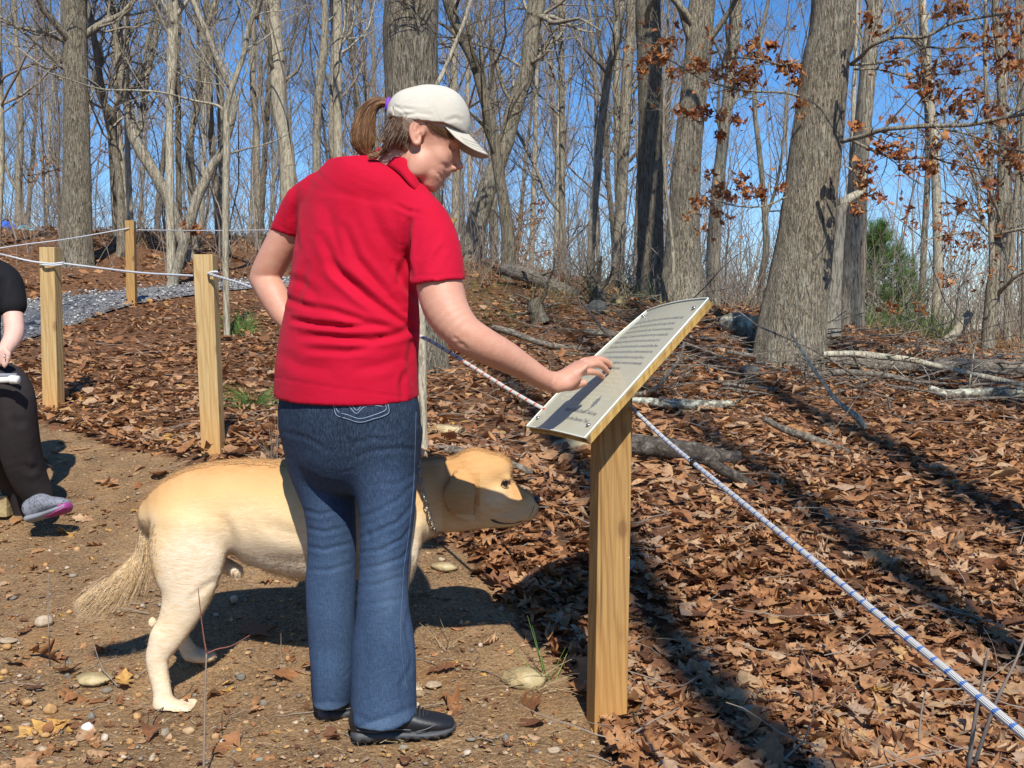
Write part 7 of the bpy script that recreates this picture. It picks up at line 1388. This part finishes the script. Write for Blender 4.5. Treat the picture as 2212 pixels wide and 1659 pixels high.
x, y = in_dirt(7500, r2); n = len(x); k = r2.random(n) < 0.8; x, y = x[k], y[k]; n = len(x)
lv_, lq_, L3 = make_leaves(np.stack([x, y, hz(x, y) + 0.004], 1), r2.uniform(0.010, 0.035, n), [0.2, 0.2, 0.1, 0.5], r2, 0.25, 0.8); o = part('leaf_crumbs', lv_, lq_, LEAF, None); attr(o.data, 'tint', np.repeat(np.clip(r2.random(n) * 1.1, 0, 1), 27)); tag(o, 'crumbled brown leaf bits over the trail', 'leaf bits', kind='stuff')
n = 260; x = r2.uniform(0.9, 5.2, n); y = r2.uniform(6.6, 10.2, n); straw(n, x, y, r2.uniform(0.3, 1.3, n), r2.uniform(0.003, 0.011, n), DEAD, 'fallen_sticks', 'tangle of dead sticks around the largest trunk and the big log', r2, lift=0.08, bend=0.16, m_=8, tilt=0.22)
n = 90; x = r2.uniform(-0.2, 1.6, n); y = r2.uniform(6.5, 12, n); straw(n, x, y, r2.uniform(0.3, 1.0, n), r2.uniform(0.003, 0.008, n), DEAD, 'fallen_sticks', 'dead sticks on the slope behind the reaching arm', r2, lift=0.06, bend=0.2, m_=8, tilt=0.3)
# single leaves that stand out
for nm, lab, u, v, sz, tn in (('oak_leaf', 'large curled red-brown oak leaf on the dirt at lower left', 95, 1428, 0.13, 0.45), ('oak_leaf', 'reddish oak leaf on the dirt below the sign shadow', 1145, 1535, 0.11, 0.3), ('oak_leaf', 'big tan oak leaf standing on edge in the right foreground', 1745, 1615, 0.12, 0.75), ('oak_leaf', 'orange leaf standing up between dog head and sign post', 1232, 1290, 0.10, 0.55)):
    g = G(u, v); r3 = np.random.default_rng(int(u)); vv, qq, _ = make_leaves(np.array([[0, 0, 0.02]]), sz, [1, 0, 0, 0], r3, 0.5, 0.9); me = mesh_np(nm, vv, qq); me.materials.append(LEAF); attr(me, 'tint', np.full(27, tn)); o = bpy.data.objects.new(nm, me); COL.objects.link(o); o.location = g; tag(o, lab, 'leaf')
# sapling shoot in front of the dog, other shoots
m = M('red_twig', 0.6); m.col((0.20, 0.075, 0.05)); RTW = m.m
def shoot(label, pts, r0, r1, seed, side=(), matb=TWIG):
    root = thing('seedling', label, 'seedling', pts[0]); mb = MB(); n_ = len(pts); tube_to(mb, pts, np.linspace(r0, r1, n_), 6, n_ * 6); mb.build('stem', matb, root)
    for s_ in side: mb = MB(); tube_to(mb, s_, np.linspace(r1 * 1.1, r1 * 0.5, len(s_)), 6, len(s_) * 5); mb.build('side_shoot', RTW, root)
dS = 2.46
shoot('thin leafless sapling shoot with red tips standing in front of the dog hind leg', [P(440, 1665, dS), P(442, 1570, dS), P(443, 1500, dS), P(446, 1410, dS)], 0.0030, 0.0019, 1, [[P(446, 1410, dS), P(440, 1375, dS), P(433, 1320, dS), P(428, 1270, dS)], [P(446, 1412, dS), P(470, 1402, dS), P(500, 1395, dS), P(540, 1372, dS)]])
shoot('short thin stem standing in the dirt at far left', [G(108, 1440), P(106, 1380, 3.0), P(104, 1310, 3.0), P(105, 1240, 3.0)], 0.002, 0.001, 2)
shoot('dry stem in the dog shadow left of the jeans', [G(608, 1430), P(607, 1400, 3.2), P(607, 1365, 3.2)], 0.0014, 0.0008, 3)
for i, (pts) in enumerate([[(2092, 1659, 1.9), (2105, 1560, 1.9), (2120, 1480, 1.9), (2135, 1400, 1.9)], [(2105, 1650, 1.85), (2150, 1520, 1.85), (2195, 1425, 1.85), (2230, 1330, 1.85)], [(1985, 1600, 2.3), (1990, 1540, 2.3), (2000, 1490, 2.3)]]):
    shoot(['pale stem behind the rope in the lower right corner', 'thin grey stem curving to the right edge above the rope end', 'short dead stem below the rope at lower right'][i], [P(*p) for p in pts], 0.0045 - i * .001, 0.0018, 10 + i, [])
# tufts of grass, pine seedling
def tuft(name, label, u, v, n, h, r, mat, seed, spread=0.04, droop=0.6, cat='grass', up=0.7):
    r2 = np.random.default_rng(seed); g = G(u, v); root = g; a = r2.uniform(0, 6.28, n); D = norm(np.stack([np.cos(a) * droop, np.sin(a) * droop, r2.uniform(up * 0.4, up * 1.6, n)], 1)); Pn = np.empty((n, 6, 3)); Pn[:, 0] = g + r2.normal(0, spread, (n, 3)) * V3(1, 1, 0)
    L = h * r2.uniform(0.6, 1.2, n)
    for k in range(1, 6): D = norm(D + V3(0, 0, -0.10 * droop)); Pn[:, k] = Pn[:, k - 1] + D * (L / 5)[:, None]
    v_, q = tubes(Pn, np.full((n, 6), r) * np.linspace(1, 0.3, 6)[None], 3); o = part(name, v_, q, mat, None); attr(o.data, 'tint', np.repeat(r2.random(n), 18)); o.data.transform(__import__('mathutils').Matrix.Translation(-Vector(g))); o.location = g; return tag(o, label, cat)
tuft('pine_seedling', 'bright green tuft of long pine needles in the leaves left of the jeans', 548, 884, 190, 0.24, 0.0015, GREEN, 5, 0.010, 1.0, 'seedling', 0.9)
tuft('grass_tuft', 'green grass blades beside the slab left of the sign post', 1185, 1470, 10, 0.16, 0.0018, GREEN, 6, 0.012, 0.4)
tuft('grass_tuft', 'dry straw tuft beside the slab left of the sign post', 1165, 1490, 40, 0.15, 0.0012, STRAW, 7, 0.02, 1.0)
tuft('grass_tuft', 'dry grass stalk in the shadow between jeans and sign', 830, 1370, 5, 0.18, 0.0012, STRAW, 8, 0.02, 0.6) if False else tuft('grass_tuft', 'dry bent grass in the shadow right of the jeans', 962, 1400, 6, 0.16, 0.0014, STRAW, 8, 0.015, 0.6)
tuft('weed', 'leafless dry weed standing behind the back of the dog', 590, 1000, 26, 0.30, 0.0016, TWIG, 9, 0.03, 0.4, 'weed')

# ---------------------------------------------------------------- seated person at the left edge
m = M('black_jersey', 0.85, 0.2); m.col((0.010, 0.010, 0.012)); m.bump(m.noise(None, 60, 4), 0.3, 0.006); BLK = m.m
m = M('trousers_charcoal', 0.85, 0.2); m.col(m.mix(m.noise(None, 20, 4), (0.022, 0.018, 0.018), (0.036, 0.030, 0.030))); m.bump(m.noise(None, 18, 4), 0.35, 0.01); TRO = m.m
m = M('shoe_mesh_grey', 0.7, 0.3); m.col(m.mix(m.ramp(m.vor(None, 90), [(0.1, 0.0), (0.5, 1.0)]), (0.05, 0.05, 0.06), (0.20, 0.21, 0.24))); SHG = m.m
m = M('shoe_sole_magenta', 0.6, 0.3); m.col((0.30, 0.05, 0.20)); MAG = m.m
m = M('shoe_sole_grey', 0.6, 0.3); m.col((0.22, 0.23, 0.25)); SGR = m.m
m = M('white_plastic', 0.35, 0.5); m.col((0.72, 0.72, 0.68)); WHT = m.m
SKIN2 = mat_skin('skin_fair', (0.66, 0.42, 0.33), (0.60, 0.33, 0.26))
def seated():
    d = 4.28; g0 = hz1(-2.05, 4.25); root = thing('person', 'person in black shirt and charcoal trousers seated at the left edge, cut by the frame', 'person', (-2.25, 4.35, g0))
    s = SDF((-2.80, 3.55, g0 - 0.02), (-1.72, 4.75, 1.85), 0.0085); s2 = SDF((-2.8, 3.5, 0.4), (-1.8, 4.8, 2.0), 0.0075)
    # body: head, arms, hidden trunk
    s2.ell(P(-62, 470, d), (0.085, 0.10, 0.12), k=0.02); s2.ell(P(-30, 500, d), (0.05, 0.06, 0.07), k=0.03); s2.ell(P(-12, 488, d), (0.018, 0.014, 0.022), k=0.012)
    s2.chain([Q(-66, 520, d, 32), Q(-66, 575, d, 36)], k=0.02); s2.chain([Q(-66, 580, d, 70, 50), Q(-80, 700, d, 74, 56), Q(-90, 800, d, 76, 60)], k=0.03)
    s2.chain([Q(20, 622, 4.30, 22), Q(28, 680, 4.27, 21), Q(30, 722, 4.22, 20), Q(14, 752, 4.16, 16), Q(2, 772, 4.12, 13)], k=0.008)
    s2.ell(P(-6, 778, 4.10), (0.036, 0.022, 0.028), k=0.012)
    for k_, (u, v) in enumerate([(22, 762), (20, 771), (17, 780), (12, 788)]): s2.chain([Q(-4, 772 + 4 * k_, 4.08, 6), Q(10, v - 4, 4.06, 5.4), Q(u - 2, v + 3, 4.06, 5)], k=0.004)
    s2.chain([Q(-5, 772, 4.07, 6), Q(12, 754, 4.06, 5)], k=0.006)
    s2.chain([Q(-150, 600, 4.35, 22), Q(-150, 690, 4.30, 20), Q(-90, 770, 4.15, 16), Q(-45, 788, 4.10, 12)], k=0.01)
    v, q = s2.mesh(1); part('body', v, q, SKIN2, root)
    s3 = SDF((-2.85, 3.9, 0.6), (-1.95, 4.8, 1.65), 0.008)
    s3.chain([Q(-66, 560, d, 50, 40), Q(-66, 600, d, 84, 56), Q(-76, 700, d, 86, 66), Q(-84, 800, d, 88, 74), Q(-88, 850, d, 90, 76)], k=0.02); s3.chain([Q(-20, 588, 4.28, 34), Q(10, 608, 4.30, 35), Q(22, 640, 4.29, 32), Q(26, 658, 4.28, 30)], k=0.02); s3.chain([Q(-110, 588, 4.3, 34), Q(-145, 620, 4.3, 32)], k=0.02)
    s3.plane(P(22, 650, 4.28), (0.25, 0, -1)) if False else None
    v, q = s3.mesh(2); v = folds(v, q, [([(0, 620), (-10, 680), (-6, 740)], 8, 8), ([(10, 600), (0, 640)], 8, 6)]); part('shirt', v, q, BLK, root)
    # trousers
    s.chain([Q(-90, 850, 4.42, 80, 70), Q(-60, 850, 4.40, 70, 66)], k=0.03)
    s.chain([Q(-60, 848, 4.36, 60, 60), Q(-10, 832, 4.22, 50, 48), Q(14, 830, 4.15, 46, 44), Q(30, 860, 4.14, 42, 44), Q(38, 920, 4.17, 42, 42), Q(46, 980, 4.22, 42, 42), Q(62, 1030, 4.27, 38, 38), Q(80, 1064, 4.30, 33, 32), Q(86, 1084, 4.30, 30, 28)], k=0.02)
    s.chain([Q(-130, 850, 4.36, 56, 56), Q(-90, 850, 4.15, 48, 46), Q(-60, 880, 4.10, 44, 44), Q(-20, 960, 4.25, 38, 38), Q(20, 1030, 4.40, 30, 30), Q(46, 1085, 4.46, 26, 26), Q(52, 1120, 4.48, 24, 24)], k=0.02)
    v, q = s.mesh(2); v = folds(v, q, [([(20, 905), (40, 915), (60, 905)], 9, 3), ([(50, 1000), (66, 1015), (84, 1008)], 8, 5), ([(30, 850), (40, 930), (60, 1000)], 10, 4)]); part('trousers', v, q, TRO, root)
    # shoe tipped up on its heel
    h = P(62, 1122, 4.20); t = P(146, 1094, 4.14); X = norm(t - h); L = np.linalg.norm(t - h); up = norm(V3(-0.25, 0.25, 1)); up = norm(up - (up @ X) * X); Y = np.cross(up, X)
    def T(x, y, z): return h + X * x * L + Y * y + up * z
    lo = np.minimum(h, t) - 0.12; hi = np.maximum(h, t) + 0.12; s4 = SDF(lo, hi, 0.0042)
    s4.chain([[*T(0.10, 0, .040), .034, .040], [*T(0.35, 0, .045), .036, .042], [*T(0.55, 0, .034), .040, .032], [*T(0.8, 0, .024), .042, .024], [*T(0.95, 0, .018), .030, .016]], side=Y, k=0.01); shoe = bpy.data.objects.new('shoe', None); COL.objects.link(shoe); shoe.parent = root; shoe.location = Vector(h) - root.matrix_world.translation; bpy.context.view_layer.update()
    v, q = s4.mesh(2); part('shoe_upper', v, q, SHG, shoe)
    s4 = SDF(lo, hi, 0.0042); s4.chain([[*T(0.06, 0, .000), .036, .017], [*T(0.45, 0, -.004), .036, .014], [*T(0.8, 0, -.004), .046, .013], [*T(1.0, 0, .004), .028, .011]], side=Y, k=0.006); v, q = s4.mesh(1); part('shoe_sole', v, q, SGR, shoe)
    s4 = SDF(lo, hi, 0.0042); s4.chain([[*T(0.50, 0, -.014), .030, .005], [*T(0.7, 0, -.015), .038, .006], [*T(0.88, 0, -.013), .044, .006], [*T(1.01, 0, -.004), .027, .007]], side=Y, k=0.004); s4.chain([[*T(0.93, -0.0, .006), .038, .012], [*T(1.01, 0, .006), .026, .010]], side=Y, k=0.004); v, q = s4.mesh(1); part('sole_tread', v, q, MAG, shoe)
    mb = MB(); 
    for k in range(5): x = 0.42 + 0.07 * k; tube_to(mb, [T(x, -.03, .062 - .005 * k), T(x + .02, 0, .076 - .009 * k), T(x + .03, .03, .062 - .005 * k)], 0.003, 6, 10)
    mb.build('laces', SGR, shoe)
    s4 = SDF(P(30, 1180, 4.55) - 0.14, P(30, 1180, 4.55) + 0.16, 0.006); hb = P(30, 1125, 4.48); hb[2] = hz1(hb[0], hb[1]) + 0.03; s4 = SDF(hb - 0.12, hb + V3(0.28, 0.12, 0.12), 0.006); s4.chain([[*(hb), .036, .034], [*(hb + V3(0.10, -.02, -.002)), .038, .030], [*(hb + V3(0.20, -.04, -.008)), .032, .020]], side=(0, 1, 0), k=0.01); v, q = s4.mesh(1); v[:, 2] = np.maximum(v[:, 2], hz(v[:, 0], v[:, 1]) + .003); part('shoe', v, q, SHG, root)
    # finger ring
    m = M('ring_silver', 0.3); m.b.inputs['Metallic'].default_value = 1; m.col((0.7, 0.68, 0.6)); a = np.linspace(0, 6.283, 14); c = P(11, 770, 4.045); mb = MB(); v, q = tubes(c + np.stack([0 * a, np.cos(a) * .009, np.sin(a) * .009], 1), np.full((1, 14), 0.0016), 5); mb.add(v, q); mb.build('finger_ring', m.m, root)
    # folded white cane lying across the lap
    cane = thing('folded_cane', 'folded white cane held across the lap of the seated person', 'cane', P(-40, 812, 4.02)); 
    mb = MB(); tube_to(mb, [P(-130, 826, 4.02), P(26, 820, 4.01)], 0.0115, 12); mb.build('cane_section', WHT, cane); mb = MB(); tube_to(mb, [P(20, 820.5, 4.01), P(24, 820, 4.01), P(40, 820.5, 4.005)], [0.013, 0.0165, 0.0155], 14, 8); mb.build('cane_tip', WHT, cane); mb = MB(); tube_to(mb, [P(-130, 812, 4.05), P(36, 811, 4.04)], 0.0085, 12); mb.build('cane_section', SGR, cane); mb = MB(); tube_to(mb, [P(-130, 837, 4.05), P(-20, 833, 4.04)], 0.0085, 12); mb.build('cane_section', BLK, cane)
    # low bench of landscape timbers
    bench = thing('bench', 'low timber bench under the seated person, its end showing at the left edge', 'bench', (-2.45, 4.55, hz1(-2.45, 4.55)))
    zg = hz1(-2.3, 4.55)
    for nm, c, hs_, mt in (('bench_leg', V3(-2.17, 4.60, zg + 0.02), V3(0.045, 0.10, 0.10), YROCK), ('bench_leg', V3(-3.2, 4.62, zg + 0.12), V3(0.045, 0.10, 0.20), TIMBER), ('foot_rail', V3(-2.35, 4.42, zg + 0.02), V3(0.24, 0.045, 0.045), YROCK), ('seat_plank', V3(-2.72, 4.48, zg + 0.34), V3(0.55, 0.07, 0.02), TIMBER), ('seat_plank', V3(-2.72, 4.64, zg + 0.34), V3(0.55, 0.07, 0.02), TIMBER)):
        v, q = box_v(c, hs_); o = part(nm, v, q, mt, bench, smooth=False); bevel(o, 0.004, 2)
seated()
# people far off beyond the crest
def far_person(label, u, vtop, vbot, d, colr, hairc, hat=None):
    g = thing('person', label, 'person', (P(u, vbot, d)[0], d, hz1(P(u, vbot, d)[0], d))); s = SDF(P(u, vbot, d) - V3(0.4, 0.3, 0.2), P(u, vtop, d) + V3(0.4, 0.3, 0.3), 0.02)
    H = vbot - vtop; s.chain([Q(u, vtop + H * .30, d, 14, 12), Q(u, vtop + H * 0.42, d, 19, 14), Q(u, vtop + H * .7, d, 17, 13), Q(u, vtop + H, d, 17, 13)], k=0.05); s.chain([Q(u - 15, vtop + H * .36, d, 7), Q(u - 19, vtop + H * .6, d, 6), Q(u - 14, vtop + H * .85, d, 5)], k=0.04); s.chain([Q(u + 15, vtop + H * .36, d, 7), Q(u + 19, vtop + H * .6, d, 6), Q(u + 14, vtop + H * .85, d, 5)], k=0.04)
    v, q = s.mesh(1); part('shirt', v, q, colr, g)
    mb = MB(); v, q = sphere(P(u, vtop + H * .12, d), px(9, d), sc=(.85, .9, 1.15)); mb.add(v, q); mb.build('head', hairc, g)
    zt = P(u, vbot, d)[2]; zb = hz1(P(u, vbot, d)[0], d); mb = MB()
    for sx in (-0.08, 0.08): tube_to(mb, [V3(P(u, vbot, d)[0] + sx, d, zt + .05), V3(P(u, vbot, d)[0] + sx, d, zb)], [0.09, 0.07], 10)
    if zt > zb + .05: mb.build('trousers', TRO, g)
m = M('shirt_blue', 0.8); m.col((0.035, 0.11, 0.46)); B1 = m.m
m = M('cloth_cyan', 0.7); m.col((0.07, 0.48, 0.66)); B2 = m.m
far_person('distant person in a bright blue shirt, back turned, at the far left edge', 13, 478, 512, 20.5, B1, HAIRM)
far_person('distant person in cyan bending down beside the blue shirt beyond the crest', 52, 492, 512, 20.8, B2, HAIRG)
